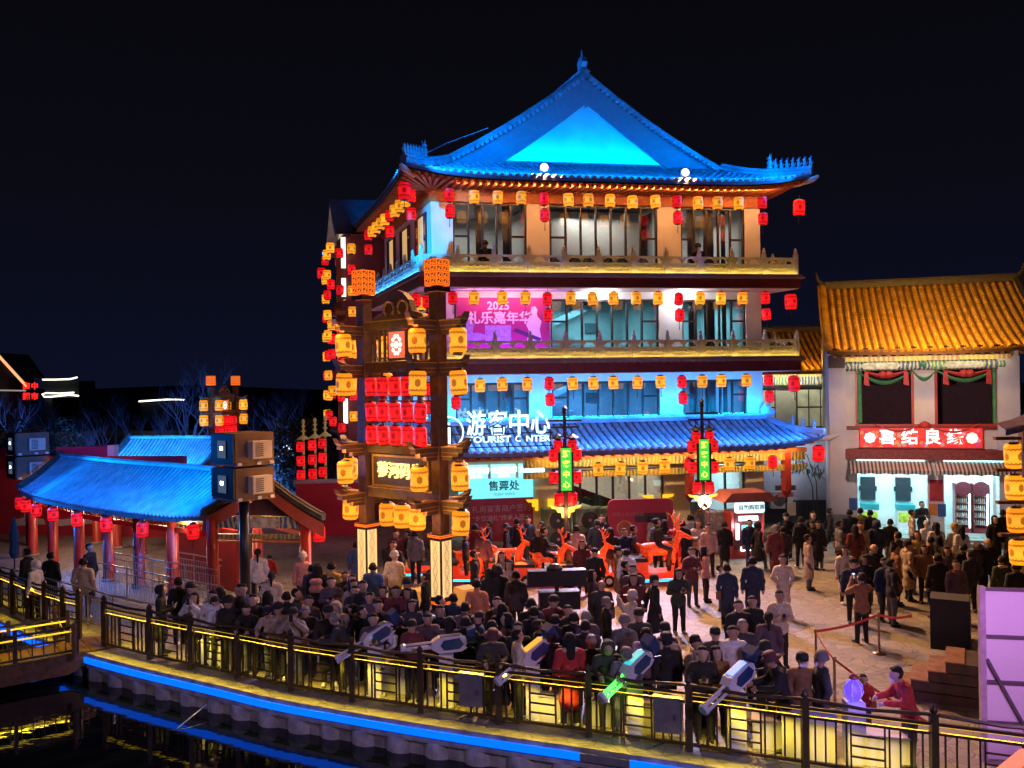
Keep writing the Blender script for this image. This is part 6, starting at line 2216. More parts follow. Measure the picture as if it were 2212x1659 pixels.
def rr(w, h, r, n=5):
    out = []
    for cx, cy, a0 in ((w - r, r, -90), (w - r, h - r, 0), (-w + r, h - r, 90), (-w + r, r, 180)):
        for k in range(n + 1):
            a = rad(a0 + 90 * k / n)
            out.append((cx + r * math.cos(a), cy + r * math.sin(a)))
    return out


CRED = M('certificate_red', (.33, .018, .05), .5, var=.08, ns=1.5)
hh = 6.6 - (1079 - 826) / 1890 * 32.2
ww = 71 / 1890 * 32.2
MB().prism(rr(ww, hh, .22), (0, 0, 0), (1, 0, 0), (0, 0, 1), (0, .16, 0)).build('board', CRED, cb)
MB().prism(rr(.62, .34, .08), (.38, -.006, hh - .85), (1, 0, 0), (0, 0, 1), (0, .008, 0)).build('photo_window', M('dark_window_print', (.05, .03, .04), .5), cb)
MB().tube([(.9, -.03, hh - .95), (1.0, -.03, hh - .7), (.93, -.03, hh - .48)], .022, 6).build('gold_bow', GOLD, cb)
MB().tube([(-.62 + .26 * math.cos(a), -.02, hh - 1.05 + .26 * math.sin(a)) for a in [2 * PI * k / 28 for k in range(29)]], .03, 6).build('emblem_ring', GOLD, cb)
MB().lathe([(.20, 0), (.20, .012)], 20, (-.62, -.002, hh - 1.05), rot=Matrix.Rotation(PI / 2, 3, 'X')).build('emblem_disc', M('dull_gold_red', (.32, .08, .04), .5, var=.5, ns=12), cb)
text('board_lettering', '中华人民共和国', .17, M('dim_gold_print', (.42, .16, .12), .5), cb, (-.48, -.008, hh - .55), depth=.004)
# ticket machine kiosk
q = AT(1608, 1180, 32.8)
kz = thing('ticket_kiosk', 'red ticket kiosk with small tiled roof, lit header and cyan screen', 'kiosk', (q.x, 32.8, 0), rad(6))
KR = M('kiosk_red', (.40, .035, .035), .45, var=.1)
MB().bx(-.62, .62, -.35, .45, 0, 1.75).bx(-.66, .66, -.38, .48, 0, .12).build('cabinet', KR, kz)
MB().bx(-.50, .50, -.40, -.355, .35, 1.62).build('face', M('dark_kiosk_face', (.10, .02, .025), .4), kz)
MB().bx(-.24, .24, -.42, -.405, .55, 1.25).build('screen', glow('cyan_screen', (.12, .75, .78), 1.2), kz)
MB().bx(-.18, .10, -.425, -.421, .95, 1.0).bx(-.18, .14, -.425, -.421, .85, .89).build('screen_text', M('dark_screen_text', (.02, .1, .12), .5), kz)
for x in (-.42, .38):
    MB().bx(x - .05, x + .07, -.44, -.405, .72, 1.3).build('light_bar', glow('white_light_bar', (.9, 1., 1.), 4.), kz)
MB().bx(-.36, .36, -.46, -.40, 1.42, 1.58).build('light_bar', glow('white_light_bar', (.9, 1., 1.), 4.), kz)
MB().prism(rr(.56, .40, .08), (0, -.62, 1.72), (1, 0, 0), (0, 0, 1), (0, .12, 0)).build('header_sign', glow('pale_header', (.72, .95, 1.), 1.2), kz)
text('header_lettering', '自助购取票', .2, M('orange_teal_print', (.1, .4, .4), .5), kz, (.06, -.63, 1.92), depth=.004, bold=.004)
MB().prism([(-1.05, 0), (1.05, 0), (.72, .34), (-.72, .34)], (0, -.75, 2.14), (1, 0, 0), (0, 0, 1), (0, 1.4, 0)).build('roof', M('salmon_roof', (.45, .13, .09), .5), kz)
MB().bx(-.3, .3, -.44, -.41, .3, .33).bx(-.3, -.27, -.44, -.41, .3, .45).build('slot_light', glow('white_light_bar', (.9, 1., 1.), 4.), kz)
for s in (-1, 1):
    lamp('POINT', Vector((q.x, 32.2, 1.2)) + Vector((s * .4, 0, 0)), None, (.85, .95, 1.), 16, shadow_soft_size=.1)
q = AT(1545, 1130, 33.6)
t = thing('vending_cabinet', 'grey glass fronted vending cabinet beside the ticket kiosk', 'cabinet', (q.x, 33.6, 0), rad(6))
MB().bx(-.4, .4, -.3, .3, 0, 1.6).build('case', M('grey_case', (.18, .18, .19), .5), t)
for k in range(3):
    MB().bx(-.32, .32, -.315, -.302, .2 + k * .45, .55 + k * .45).build('shelf_window', M('shelf_goods', (.22, .2, .22), .3, var=.7, ns=12), t)
q = AT(1522, 1085, 32.)
bo = thing('balloon', 'clear balloon with red ribbons beside the lamp post', 'balloon', q)
MB().lathe([(0, -.26), (.14, -.22), (.24, -.08), (.26, .05), (.2, .18), (.08, .26), (0, .27)], 14, cap=False).build('bubble', glass_mat('clear_film', (.92, .92, .95), .06), bo, True)
for k in range(5):
    a = k * 1.3
    MB().tube([(0, 0, -.05), (.18 * math.cos(a), .1 * math.sin(a), -.25), (.42 * math.cos(a), .2 * math.sin(a), -.30 - .1 * (k % 3)), (.3 * math.cos(a), .1, -.75)], [.03, .022, .018, .01], 6).build('ribbon', M('bright_red_ribbon', (.65, .05, .05), .4), bo)
q = G(1700, 1162)
dp = thing('direction_post', 'slim direction signpost with pink and dark boards in the alley mouth', 'signpost', q)
MB().tube([(0, 0, 0), (0, 0, 2.2)], .05, 8).build('post', BLACK, dp)
for z, c, w in ((2.1, (.08, .07, .10), .75), (1.82, (.5, .2, .28), .55), (.5, (.08, .1, .18), .6)):
    MB().bx(-w / 2 - .1, w / 2, -.07, -.03, z - .1, z + .1).build('board', M('board_%d' % int(z * 100), c, .5), dp)
MB().bx(-.0, .36, -.09, -.05, .95, 1.5).build('poster', WHITE, dp)
# table by the hoarding
q = G(1118, 1213)
t = thing('folding_table', 'small black folding table in front of the red hoarding', 'table', q)
MB().bx(-.45, .45, -.3, .3, .70, .74).build('table_top', BLACK, t)
for x in (-.4, .4):
    for y in (-.25, .25):
        MB().tube([(x, y, 0), (x, y, .7)], .018, 6).build('leg', BLACK, t)

# ================================================================ TOY WATER CANNONS ALONG THE FENCE
NAVY = M('navy_plastic', (.02, .05, .16), .3, var=.1)
LGREY = M('light_grey_plastic', (.62, .60, .68), .35, var=.05)


def cannon(px, py, rz, pitch, label, glowcol=None, scr=None, k=0):
    q = G(px, py)
    t = thing('water_cannon', label, 'toy cannon', q, 0, 'toy water cannons', 1.0)
    MB().bx(-.14, .14, -.14, .14, 0, 1.08).build('pedestal', WHITE, t)
    MB().lathe([(.20, 0), (.20, .04)], 14).build('base_plate', WHITE, t)
    R = Matrix.Rotation(rz, 3, 'Z') @ Matrix.Rotation(pitch, 3, 'Y')
    c = Vector((0, 0, 1.28))
    W = lambda v: c + R @ Vector(v)

    def pp(b, poly, y0, y1):
        b.prism(poly, W((0, y0, 0)), R @ Vector((1, 0, 0)), R @ Vector((0, 0, 1)), R @ Vector((0, y1 - y0, 0)))
        return b
    pp(MB(), [(-.42, -.10), (-.30, -.16), (.15, -.16), (.30, -.06), (.30, .08), (.16, .16), (-.30, .16), (-.42, .08)], -.11, .11).build('body', LGREY, t)
    pp(MB(), [(-.36, -.02), (-.26, -.10), (.05, -.10), (.12, .0), (.05, .10), (-.28, .12)], -.125, -.11).build('side_panel', NAVY, t)
    pp(MB(), [(-.36, -.02), (-.26, -.10), (.05, -.10), (.12, .0), (.05, .10), (-.28, .12)], .11, .125).build('side_panel', NAVY, t)
    pp(MB(), [(-.30, .161), (.12, .161), (.12, .175), (-.30, .175)], -.08, .08).build('display', scr or NAVY, t)
    for (y, z) in ((-.06, -.03), (.06, -.03), (0, .06)):
        MB().tube([W((.28, y, z)), W((.86, y, z))], .028, 8).build('barrel', glowcol or LGREY, t)
    MB().lathe([(.09, -.05), (.11, 0), (.09, .05)], 12, W((.88, 0, 0)), rot=R @ Matrix.Rotation(PI / 2, 3, 'Y')).build('muzzle', LGREY, t)
    pp(MB(), [(-.62, .0), (-.44, .0), (-.44, .26), (-.62, .30)], -.14, .14).build('sight_screen', NAVY, t)
    for s in (-1, 1):
        MB().tube([W((-.40, s * .1, -.05)), W((-.56, s * .16, -.12))], .022, 6).build('handle', BLACK, t)
    return t


GRN_ = glow('green_barrel_light', (.1, 1., .12), 1.6)
CYS = glow('cyan_display', (.04, .5, .55), 1.1)
AMS = glow('amber_display', (1., .42, .04), .9)
BLS = glow('blue_display', (.05, .25, .9), 1.2)
cannon(812, 1504, rad(208), rad(24), 'blue and white toy water cannon on a white pedestal, tilted steeply, beside the seated child', k=0)
cannon(966, 1525, rad(186), rad(4), 'blue and white toy water cannon lying nearly level on its pedestal')
cannon(1152, 1553, rad(212), rad(26), 'toy water cannon with amber display on a white pedestal', None, AMS)
cannon(1372, 1590, rad(216), rad(26), 'toy water cannon with glowing green barrels on a white pedestal', GRN_, CYS)
cannon(1592, 1622, rad(214), rad(24), 'toy water cannon with blue display on a white pedestal', None, BLS)
q = G(1372, 1590)
lamp('POINT', q + Vector((-.45, -.4, 1.0)), None, (.1, 1., .15), 6, shadow_soft_size=.1)
q = G(1846, 1645)
t = thing('helmet_lamp', 'glowing blue violet helmet shaped lamp on a white pedestal', 'lamp', q)
MB().bx(-.15, .15, -.15, .15, 0, 1.05).build('pedestal', WHITE, t)
MB().lathe([(.07, 1.05), (.10, 1.08), (.14, 1.16), (.155, 1.25), (.13, 1.34), (.08, 1.40), (0, 1.42)], 12).build('globe', M('violet_globe', (.1, .05, .5), .2, emit=(.10, .05, 1.), es=1.3, var=0), t)
for k in range(6):
    a = k * PI / 3
    MB().tube([(.10 * math.cos(a), .10 * math.sin(a), 1.07), (.17 * math.cos(a), .17 * math.sin(a), 1.19), (.15 * math.cos(a), .15 * math.sin(a), 1.32), (.04 * math.cos(a), .04 * math.sin(a), 1.42)], .015, 5).build('rib', LGREY, t)
MB().lathe([(.04, 1.41), (.08, 1.44), (.07, 1.48), (.03, 1.52)], 10).build('crown', M('dull_red_crown', (.25, .05, .05), .5), t)
lamp('POINT', q + Vector((0, -.4, 1.35)), None, (.2, .1, 1.), 10, shadow_soft_size=.15)
# white step boxes by the cannons
for k, (px, py, w, h) in enumerate(((828, 1496, .62, .62), (985, 1515, .45, .62), (1180, 1560, .70, .5), (1405, 1585, .75, .55), (1640, 1618, .62, .5), (1722, 1640, .9, .75), (1890, 1655, .7, .5), (440, 1440, .6, .6), (1270, 1566, .5, .45))):
    q = G(px, py)
    o = MB().bx(-w / 2, w / 2, -.22, .22, 0, h).bx(-w / 2 - .02, w / 2 + .02, -.24, .24, h, h + .03).build('step_box', WHITE, loc=q + Vector((.25, .15, 0)))
    o.rotation_euler = (0, 0, rad(-16))
    tag(o, 'white step box %s' % ('next to the steep toy cannon', 'next to the level toy cannon', 'next to the toy cannon with amber display', 'next to the toy cannon with green barrels', 'next to the toy cannon with blue display', 'wide and tall, between two fence posts near the helmet lamp', 'next to the helmet lamp', 'among the people near the gangway end of the fence', 'behind the red caped person')[k], 'box', 'white step boxes')
# switch boxes hung on the fence
for k, (px, py) in enumerate(((1022, 1548), (1441, 1606))):
    q = G(px, py)
    o = thing('switch_box', 'grey metal switch box on the fence %s' % ('near the level toy cannon' if k == 0 else 'near the toy cannon with green barrels'), 'switch box', q + Vector((0, -.12, .28)), rad(-16), 'fence switch boxes')
    MB().bx(-.24, .24, -.12, .10, 0, .62).bx(-.26, .26, -.14, .12, .62, .645).build('case', M('grey_switch_box', (.20, .19, .22), .4, .3), o)
    MB().bx(.12, .16, -.135, -.12, .25, .35).build('latch', STEEL, o)
    MB().tube([(.0, 0, 0), (.05, -.05, -.15), (-.25, -.1, -.27)], .012, 5).build('cable', BLACK, o)

# ================================================================ RIGHT: ROPE BARRIER, STAGE STEPS, SCREEN BACK
PST = [G(1762, 1420), G(1898, 1412), G(1803, 1490), G(1915, 1478)]
PST = [G(1762, 1362, .95), G(1899, 1412), G(1802, 1422, .95)]
for p in PST:
    p.z = 0
labs = ('brass stanchion where the red tape turns', 'brass stanchion with the round foot in the open plaza', 'short stanchion among the people by the fence')
for p, l in zip(PST, labs):
    t = thing('stanchion', l, 'stanchion', p, 0, 'tape stanchions')
    MB().lathe([(.17, 0), (.17, .02), (.05, .05), (.028, .06), (.028, .9), (.04, .91), (.04, .98), (.0, .99)], 14, cap=False).build('pole', M('brass_pole', (.28, .2, .1), .35, .7), t, True)
TAPE = M('red_tape', (.65, .07, .05), .5, var=.05)
far_end = G(1970, 1330, .95)
for a, b2, l in ((PST[0] + Vector((0, 0, .93)), PST[1] + Vector((0, 0, .93)), 'red tape between the two brass stanchions'), (PST[1] + Vector((0, 0, .93)), far_end, 'orange red tape running off towards the stage'), (PST[0] + Vector((0, 0, .93)), PST[2] + Vector((0, 0, .93)), 'red tape slanting down to the short stanchion'), (PST[2] + Vector((0, 0, .93)), G(2020, 1570, .4), 'red tape trailing past the helmet lamp')):
    b = MB()
    pts = [a.lerp(b2, k / 10) + Vector((0, 0, -.06 * math.sin(PI * k / 10))) for k in range(11)]
    b.grid([[p + Vector((0, 0, .03)) for p in pts], [p - Vector((0, 0, .03)) for p in pts]]).grid([[p + Vector((0, .004, .03)) for p in pts], [p + Vector((0, .004, -.03)) for p in pts]])
    tag(b.build('barrier_tape', TAPE), l, 'tape', 'red barrier tapes')
# stage steps
q = G(2050, 1505)
ss = thing('stage_steps', 'black wooden stage steps with cut out holes leading up to the stage', 'steps', q, rad(-28))
BLKW = M('worn_black_wood', (.05, .03, .025), .5, var=.5, ns=5, bump=.2)
for k in range(4):
    MB().bx(-1.0 + k * .32, 1.2, -.55, .55, k * .22, k * .22 + .20).build('riser', BLKW, ss)
    MB().bx(-1.02 + k * .32, -.66 + k * .32, -.57, .57, k * .22 + .20, k * .22 + .225).build('tread', M('worn_brown_tread', (.22, .10, .06), .5, var=.5, ns=5), ss)
q = G(2035, 1440)
sp_ = thing('stage_speaker', 'big black loudspeaker cabinet on the stage steps', 'loudspeaker', Vector((q.x + .2, q.y, .45)), rad(-28))
MB().bx(-.4, .4, -.35, .35, 0, 1.15).build('cabinet', M('black_cabinet', (.015, .014, .014), .7, bump=.2), sp_)
MB().bx(.405, .42, -.3, .3, .05, 1.1).build('amplifier_face', M('grey_amplifier', (.25, .22, .2), .5, var=.5, ns=10), sp_)
sb = thing('stage', 'dark low stage under the speaker and steps', 'stage', G(2062, 1500), rad(-28))
MB().bx(.2, 2.6, -.2, 2.2, 0, .62).build('base', BLKW, sb)
# back of the screen
a = G(2125, 1640)
sc_ = thing('led_screen', 'tall violet lit screen back with dark frame bars', 'screen', a, rad(-12))
Ht = 2.95
SBK = M('pale_violet_panel', (.66, .58, .70), .6, var=.06, ns=1)
MB().bx(0, 2.6, 0, .06, .02, Ht).build('panel', SBK, sc_)
for x in (-.04, 2.6):
    MB().bx(x, x + .09, -.06, .08, 0, Ht + .04).build('frame', M('mauve_frame', (.36, .26, .38), .5), sc_)
for z in (Ht - .03, 2.1, 1.32, .62):
    MB().bx(.05, 2.6, -.05, -.002, z, z + .06).build('frame_bar', M('dark_frame_bar', (.10, .07, .10), .5), sc_)
MB().beam((.06, -.06, 1.75), (.9, -.06, .1), .05, .05).build('brace', M('dark_frame_bar'), sc_)
lamp('SPOT', a + Vector((-.6, -3.2, 3.2)), a + Vector((.8, 0, 1.6)), (.95, .36, 1.), 300, spot_size=rad(70), spot_blend=.7, shadow_soft_size=.2)
# red canopy corner close to the viewer
q = AT(2240, 1686, 7.0)
rc = thing('red_canopy', 'glowing pink red canopy corner below the viewpoint', 'canopy', q, rad(20), None, .42)
MB().grid([[Vector((x, y, -.55 * (abs(x - 1.0) + abs(y - .6)) * .8 + .25)) for x in (-.25, .3, 1.0, 1.6)] for y in (-.4, .1, .6, 1.2)]).build('cloth', M('pink_red_cloth', (.6, .06, .05), .6, emit=(1., .10, .07), es=.45, var=.05), rc)
MB().tube([(1.0, .6, .2), (1.0, .6, -11)], .03, 6).build('pole', STEEL, rc)
# stage gear among the crowd
q = G(1205, 1405)
pa_ = thing('speaker_stack', 'black loudspeaker bar on a stand among the crowd', 'loudspeaker', q, rad(4))
MB().tube([(0, 0, 0), (0, 0, 1.6)], .05, 8).build('pole', BLACK, pa_)
MB().bx(-.72, .72, -.16, .16, 1.62, 2.0).lathe([(.2, 2.0), (.2, 2.06), (.1, 2.14), (0, 2.16)], 12, (-.05, 0, 0), cap=False).build('top_cabinet', PBD, pa_)
MB().bx(-.45, .55, -.2, .2, 1.05, 1.48).build('middle_cabinet', PBD, pa_)
MB().bx(-.66, -.15, -.2, .1, .72, 1.12).build('side_cabinet', PBD, pa_)
for a_ in (0, 2.1, 4.2):
    MB().tube([(0, 0, .6), (.5 * math.cos(a_), .5 * math.sin(a_), 0)], .02, 6).build('leg', BLACK, pa_)
# umbrella folded at the left cafe
q = G(32, 1255)
u = thing('folded_parasol', 'folded dark parasol behind the queue barrier', 'parasol', q)
MB().tube([(0, 0, 0), (0, 0, 2.2)], .025, 8).build('pole', BLACK, u)
MB().lathe([(.10, .8), (.17, 1.0), (.13, 1.3), (.16, 1.6), (.10, 1.95), (.03, 2.2)], 9).build('canopy', M('black_canvas', (.02, .02, .022), .8), u)
# ================================================================ PEOPLE
def body_prims(pose, long_coat):
    P = []

    def c(a, b, r0, r1, ky=1., m=0):
        P.append((a, b, r0, r1, ky, m))
    bend = {'lean': .30}.get(pose, 0.)

    def T(x, y, z):                       # bend the upper body forward about the hips
        if bend and z > .95:
            d = z - .95
            return (x, y - d * math.sin(bend), .95 + d * math.cos(bend))
        return (x, y, z)
    hipz = .92
    # legs
    if pose == 'walk':
        L = {-1: [(-.09, 0, hipz), (-.09, -.16, .52), (-.09, -.20, .09)], 1: [(.09, 0, hipz), (.09, .06, .50), (.09, .28, .14)]}
    elif pose == 'ride':
        L = {s: [(s * .10, .0, hipz), (s * .24, -.32, .80), (s * .22, -.26, .38)] for s in (-1, 1)}
    elif pose == 'sit':
        L = {s: [(s * .10, .0, .50), (s * .13, -.42, .50), (s * .12, -.44, .09)] for s in (-1, 1)}
    else:
        L = {-1: [(-.09, 0, hipz), (-.10, -.02, .50), (-.10, .01, .08)], 1: [(.09, 0, hipz), (.115, -.01, .50), (.12, -.02, .08)]}
    for s in (-1, 1):
        h, k, a = L[s]
        c(h, k, .100, .072, 1, 1)
        c(k, a, .068, .054, 1, 1)
        c((a[0], a[1] + .03, a[2] - .035), (a[0] + s * .02, a[1] - .15, a[2] - .045), .045, .038, 1, 3)
    dz = -.42 if pose == 'sit' else 0.

    def U(x, y, z):
        q = T(x, y, z)
        return (q[0], q[1], q[2] + dz)
    # trunk
    c(U(-.06, 0, .93), U(.06, 0, .93), .135, .135, .82, 0)
    c(U(0, 0, .96), U(0, .005, 1.30), .150, .165, .74, 0)
    c(U(-.12, .01, 1.36), U(.12, .01, 1.36), .095, .095, .9, 0)
    c(U(0, .01, 1.42), U(0, .0, 1.46), .075, .062, 1, 0)
    if long_coat:
        if pose in ('walk',):
            c((0, -.01, .9), (0, .02, .52), .165, .215, .95, 0)
        else:
            c((0, 0, .9), (0, 0, .48), .160, .190, .80, 0)
    else:
        c(U(-.05, 0, .86), U(.05, 0, .86), .150, .150, .80, 0)
    # neck, head
    c(U(0, .0, 1.44), U(0, -.01, 1.54), .055, .052, 1, 2)
    hx = {'phone': -.03, 'lean': -.03}.get(pose, 0)
    c(U(0, .0 + hx, 1.615), U(0, .01 + hx, 1.635), .094, .094, 1.08, 2)
    c(U(-.01, -.035 + hx, 1.545), U(.01, -.035 + hx, 1.545), .062, .062, 1, 2)
    c(U(0, -.100 + hx, 1.615), U(0, -.112 + hx, 1.580), .009, .013, 1, 2)
    for s in (-1, 1):
        c(U(s * .096, .01 + hx, 1.60), U(s * .10, .012 + hx, 1.63), .016, .018, 1, 2)
    # arms: shoulder, elbow, wrist, finger direction
    A = {
        'stand': [(.245, .03, 1.12), (.255, -.05, .88), (0, -.03, -1)],
        'walk': [(.25, .06, 1.12), (.26, -.04, .90), (0, -.2, -1)],
        'pocket': [(.285, .05, 1.12), (.19, -.08, .96), (-.3, -.3, -1)],
        'phone': [(.255, .0, 1.12), (.07, -.27, 1.16), (-.5, -.6, .5)],
        'photo': [(.27, -.14, 1.26), (.08, -.27, 1.50), (-.4, -.3, .9)],
        'cross': [(.26, -.02, 1.12), (-.02, -.20, 1.16), (-1, -.2, .1)],
        'lean': [(.27, -.10, 1.14), (.16, -.36, 1.12), (-.2, -1, -.3)],
        'ride': [(.26, -.10, 1.16), (.16, -.36, 1.10), (0, -1, -.2)],
        'sit': [(.25, -.06, 1.14), (.13, -.30, .98), (-.2, -1, -.3)],
    }[pose]
    hands = []
    for s in (-1, 1):
        el, wr, fd = A
        if pose == 'walk' and s > 0:
            el, wr, fd = (.25, .12, 1.13), (.26, .16, .92), (0, .2, -1)
        if pose == 'cross' and s > 0:
            wr = (-.04, -.22, 1.22)
        if pose == 'lean':
            sh, e, w = U(s * .185, .01, 1.37), (s * el[0], -.20, 1.16), (s * wr[0], -.46, 1.14)
        else:
            sh, e, w = U(s * .185, .01, 1.37), (s * el[0], el[1], el[2] + dz), (s * wr[0], wr[1], wr[2] + dz)
        c(sh, e, .080, .066, 1, 0)
        c(e, w, .064, .052, 1, 0)
        f = Vector((s * fd[0], fd[1], fd[2])).normalized()
        p = Vector(w) + f * .07
        c(tuple(Vector(w) + f * .02), tuple(p), .034, .036, 1, 2)
        hands.append((p, f, s))
    return P, hands


def fingers(hands):
    def go(b):
        for p, f, s in hands:
            side = f.cross(Vector((0, 1, .2)))
            side = side.normalized() if side.length > .1 else Vector((1, 0, 0))
            pal = side.cross(f).normalized()
            for i, ln in enumerate((.058, .066, .062, .048)):
                a = p + side * (-.026 + i * .0175) + f * .015
                m_ = a + f * ln * .6 + pal * .008
                b.tube([a, m_, m_ + f * ln * .35 + pal * .022], [.010, .009, .007], 5, 2)
            a = p - side * .034 - f * .03
            b.tube([a, a - side * .022 + f * .03, a - side * .018 + f * .055 + pal * .015], [.011, .010, .008], 5, 2)
    return go


def eyes(cen, mi):
    return mi


COATC = {'k': ('black', (.012, .012, .014)), 'n': ('navy', (.018, .028, .065)), 'g': ('grey', (.13, .13, .145)), 'c': ('cream', (.58, .48, .36)), 'w': ('white', (.62, .62, .66)),
         'm': ('maroon', (.13, .025, .03)), 'p': ('pink', (.55, .26, .25)), 'b': ('brown', (.22, .11, .045)), 'o': ('orange', (.55, .20, .10)), 'y': ('yellow', (.50, .33, .10)),
         'l': ('lilac', (.42, .32, .46)), 'r': ('red', (.42, .03, .035)), 'd': ('dark green', (.03, .045, .03)), 's': ('silver', (.45, .43, .40)), 't': ('beige', (.38, .29, .23)), 'u': ('blue', (.03, .07, .20)),
         'v': ('charcoal', (.04, .038, .042)), 'q': ('dusky purple', (.09, .06, .085)), 'z': ('yellow green', (.30, .28, .05))}
CM = {k: M('cloth_' + v[0].replace(' ', '_'), v[1], .85, var=.22, ns=14, bump=.25, bs=35) for k, v in COATC.items()}
TROU = [M('black_trousers', (.013, .013, .016), .85, var=.2), M('grey_trousers', (.09, .09, .10), .85, var=.2), M('blue_jeans', (.05, .065, .11), .85, var=.25, ns=10), M('pale_trousers', (.36, .33, .29), .85, var=.15)]
SHOE = [M('black_shoe', (.012, .012, .012), .4), M('white_shoe', (.6, .6, .6), .5)]
SKIN = [M('skin_light', (.50, .31, .22), .55, var=.08, ns=12), M('skin_tan', (.40, .24, .165), .55, var=.08, ns=12)]
HAIRK = M('black_hair', (.008, .007, .007), .85, var=.3, ns=40, bump=.4, bs=60)
HAIRG = M('grey_hair', (.20, .19, .19), .6, var=.3, ns=40, bump=.4, bs=60)
EYE = M('dark_eye', (.06, .035, .03), .3)
HATK = M('black_hat', (.015, .015, .017), .8)
HATW = M('pale_hat', (.48, .44, .42), .8)
HATY = M('mustard_hat', (.38, .22, .04), .8)
HATM = M('maroon_hat', (.10, .03, .035), .8)
HATG = M('grey_hat', (.16, .15, .15), .8)
BM = {}
_dummy = [CM['k'], TROU[0], SKIN[0], SHOE[0], EYE]


def body_mesh(pose, lc):
    if (pose, lc) not in BM:
        P, hands = body_prims(pose, lc)
        fg = fingers(hands)

        def more(b):
            fg(b)
            n0 = len(b.v)
            hx = {'phone': -.03, 'lean': -.03}.get(pose, 0)
            for s in (-1, 1):
                b.tube([(s * .020, -.097 + hx, 1.616), (s * .034, -.096 + hx, 1.619), (s * .048, -.088 + hx, 1.615)], [.002, .0048, .002], 5, 4)
            b.tube([(-.02, -.093 + hx, 1.548), (.02, -.093 + hx, 1.548)], .004, 4, 4)
            for i in range(n0, len(b.v)):
                x, y, z = b.v[i]
                if pose == 'lean':
                    d = z - .95
                    b.v[i] = (x, y * math.cos(.3) - d * math.sin(.3), .95 + d * math.cos(.3) + y * math.sin(.3))
                elif pose == 'sit':
                    b.v[i] = (x, y, z - .42)
        BM[(pose, lc)] = solid_mesh('person', solid(P, None, 'p', .021, .035, .006), _dummy, more)
        BM[(pose, lc, 'top')] = hands
    return BM[(pose, lc)]


def head_mesh(kind):
    b = MB()
    S1 = lambda pr, m: solid_mesh('hair', solid(pr, None, 'h', .017, .03), [m])
    dome = ((0, .034, 1.640), (0, .036, 1.660), .100, .096, 1.04, 0)
    fr = ((-.04, -.032, 1.722), (.045, -.03, 1.718), .024, .024, 1, 0)
    if kind in ('s', 'g', 'm'):
        return S1([dome, fr, ((-.075, .03, 1.60), (.075, .03, 1.60), .045, .045, 1, 0)], HAIRG if kind == 'g' else HAIRK)
    if kind == 'L':
        return S1([dome, fr, ((0, .055, 1.62), (0, .085, 1.33), .092, .085, .8, 0), ((-.085, .0, 1.62), (-.10, .0, 1.36), .035, .035, 1, 0), ((.085, .0, 1.62), (.10, .0, 1.36), .035, .035, 1, 0)], HAIRK)
    if kind == 'p':
        return S1([dome, fr, ((0, .11, 1.68), (0, .14, 1.60), .045, .045, 1, 0), ((0, .14, 1.60), (0, .13, 1.36), .045, .02, 1, 0)], HAIRK)
    if kind == 'b':
        return S1([dome, fr, ((0, .07, 1.755), (0, .08, 1.77), .055, .05, 1, 0)], HAIRK)
    if kind == 'B':
        return S1([((-.08, .04, 1.60), (.08, .04, 1.60), .04, .04, 1, 0), ((-.05, .085, 1.62), (.05, .085, 1.62), .035, .035, 1, 0)], HAIRG)
    if kind == 'H':
        return None
    cx = {'c': HATK, 'C': HATW, 'G': HATG}
    if kind in cx:
        b.lathe([(.112, 1.63), (.112, 1.68), (.098, 1.73), (.06, 1.758), (0, 1.765)], 14, (0, .012, 0), cap=False)
        b.grid([[Vector((x, -.08 - .115 * math.cos(x * 13) * k / 3, 1.655 - .012 * k / 3 - .8 * x * x)) for x in (-.09, -.06, -.03, 0, .03, .06, .09)] for k in range(4)])
        b.tube([(-.08, .06, 1.60), (0, .10, 1.59), (.08, .06, 1.60)], .038, 6)
        return b.mesh('cap', cx[kind], True)
    if kind in ('k', 'y', 'f', 'K'):
        m = {'k': HATK, 'y': HATY, 'f': HATG, 'K': HATW}[kind]
        b.lathe([(.116, 1.615), (.122, 1.65), (.115, 1.71), (.085, 1.765), (.03, 1.79), (0, 1.792)], 14, (0, .012, 0), cap=False)
        b.lathe([(.112, 1.612), (.13, 1.62), (.132, 1.655), (.118, 1.665)], 14, (0, .012, 0), cap=False)
        if kind == 'K':
            b.lathe([(0, 1.775), (.04, 1.80), (0, 1.85)], 8, (0, .012, 0), cap=False)
        return b.mesh('beanie', m, True)
    if kind in ('h', 'M'):
        b.lathe([(.185, 1.640), (.19, 1.65), (.115, 1.668), (.112, 1.73), (.09, 1.765), (0, 1.77)], 16, (0, .012, 0), cap=False)
        b.tube([(-.08, .06, 1.60), (0, .10, 1.58), (.08, .06, 1.60)], .04, 6)
        return b.mesh('brimmed_hat', HATK if kind == 'h' else HATM, True)


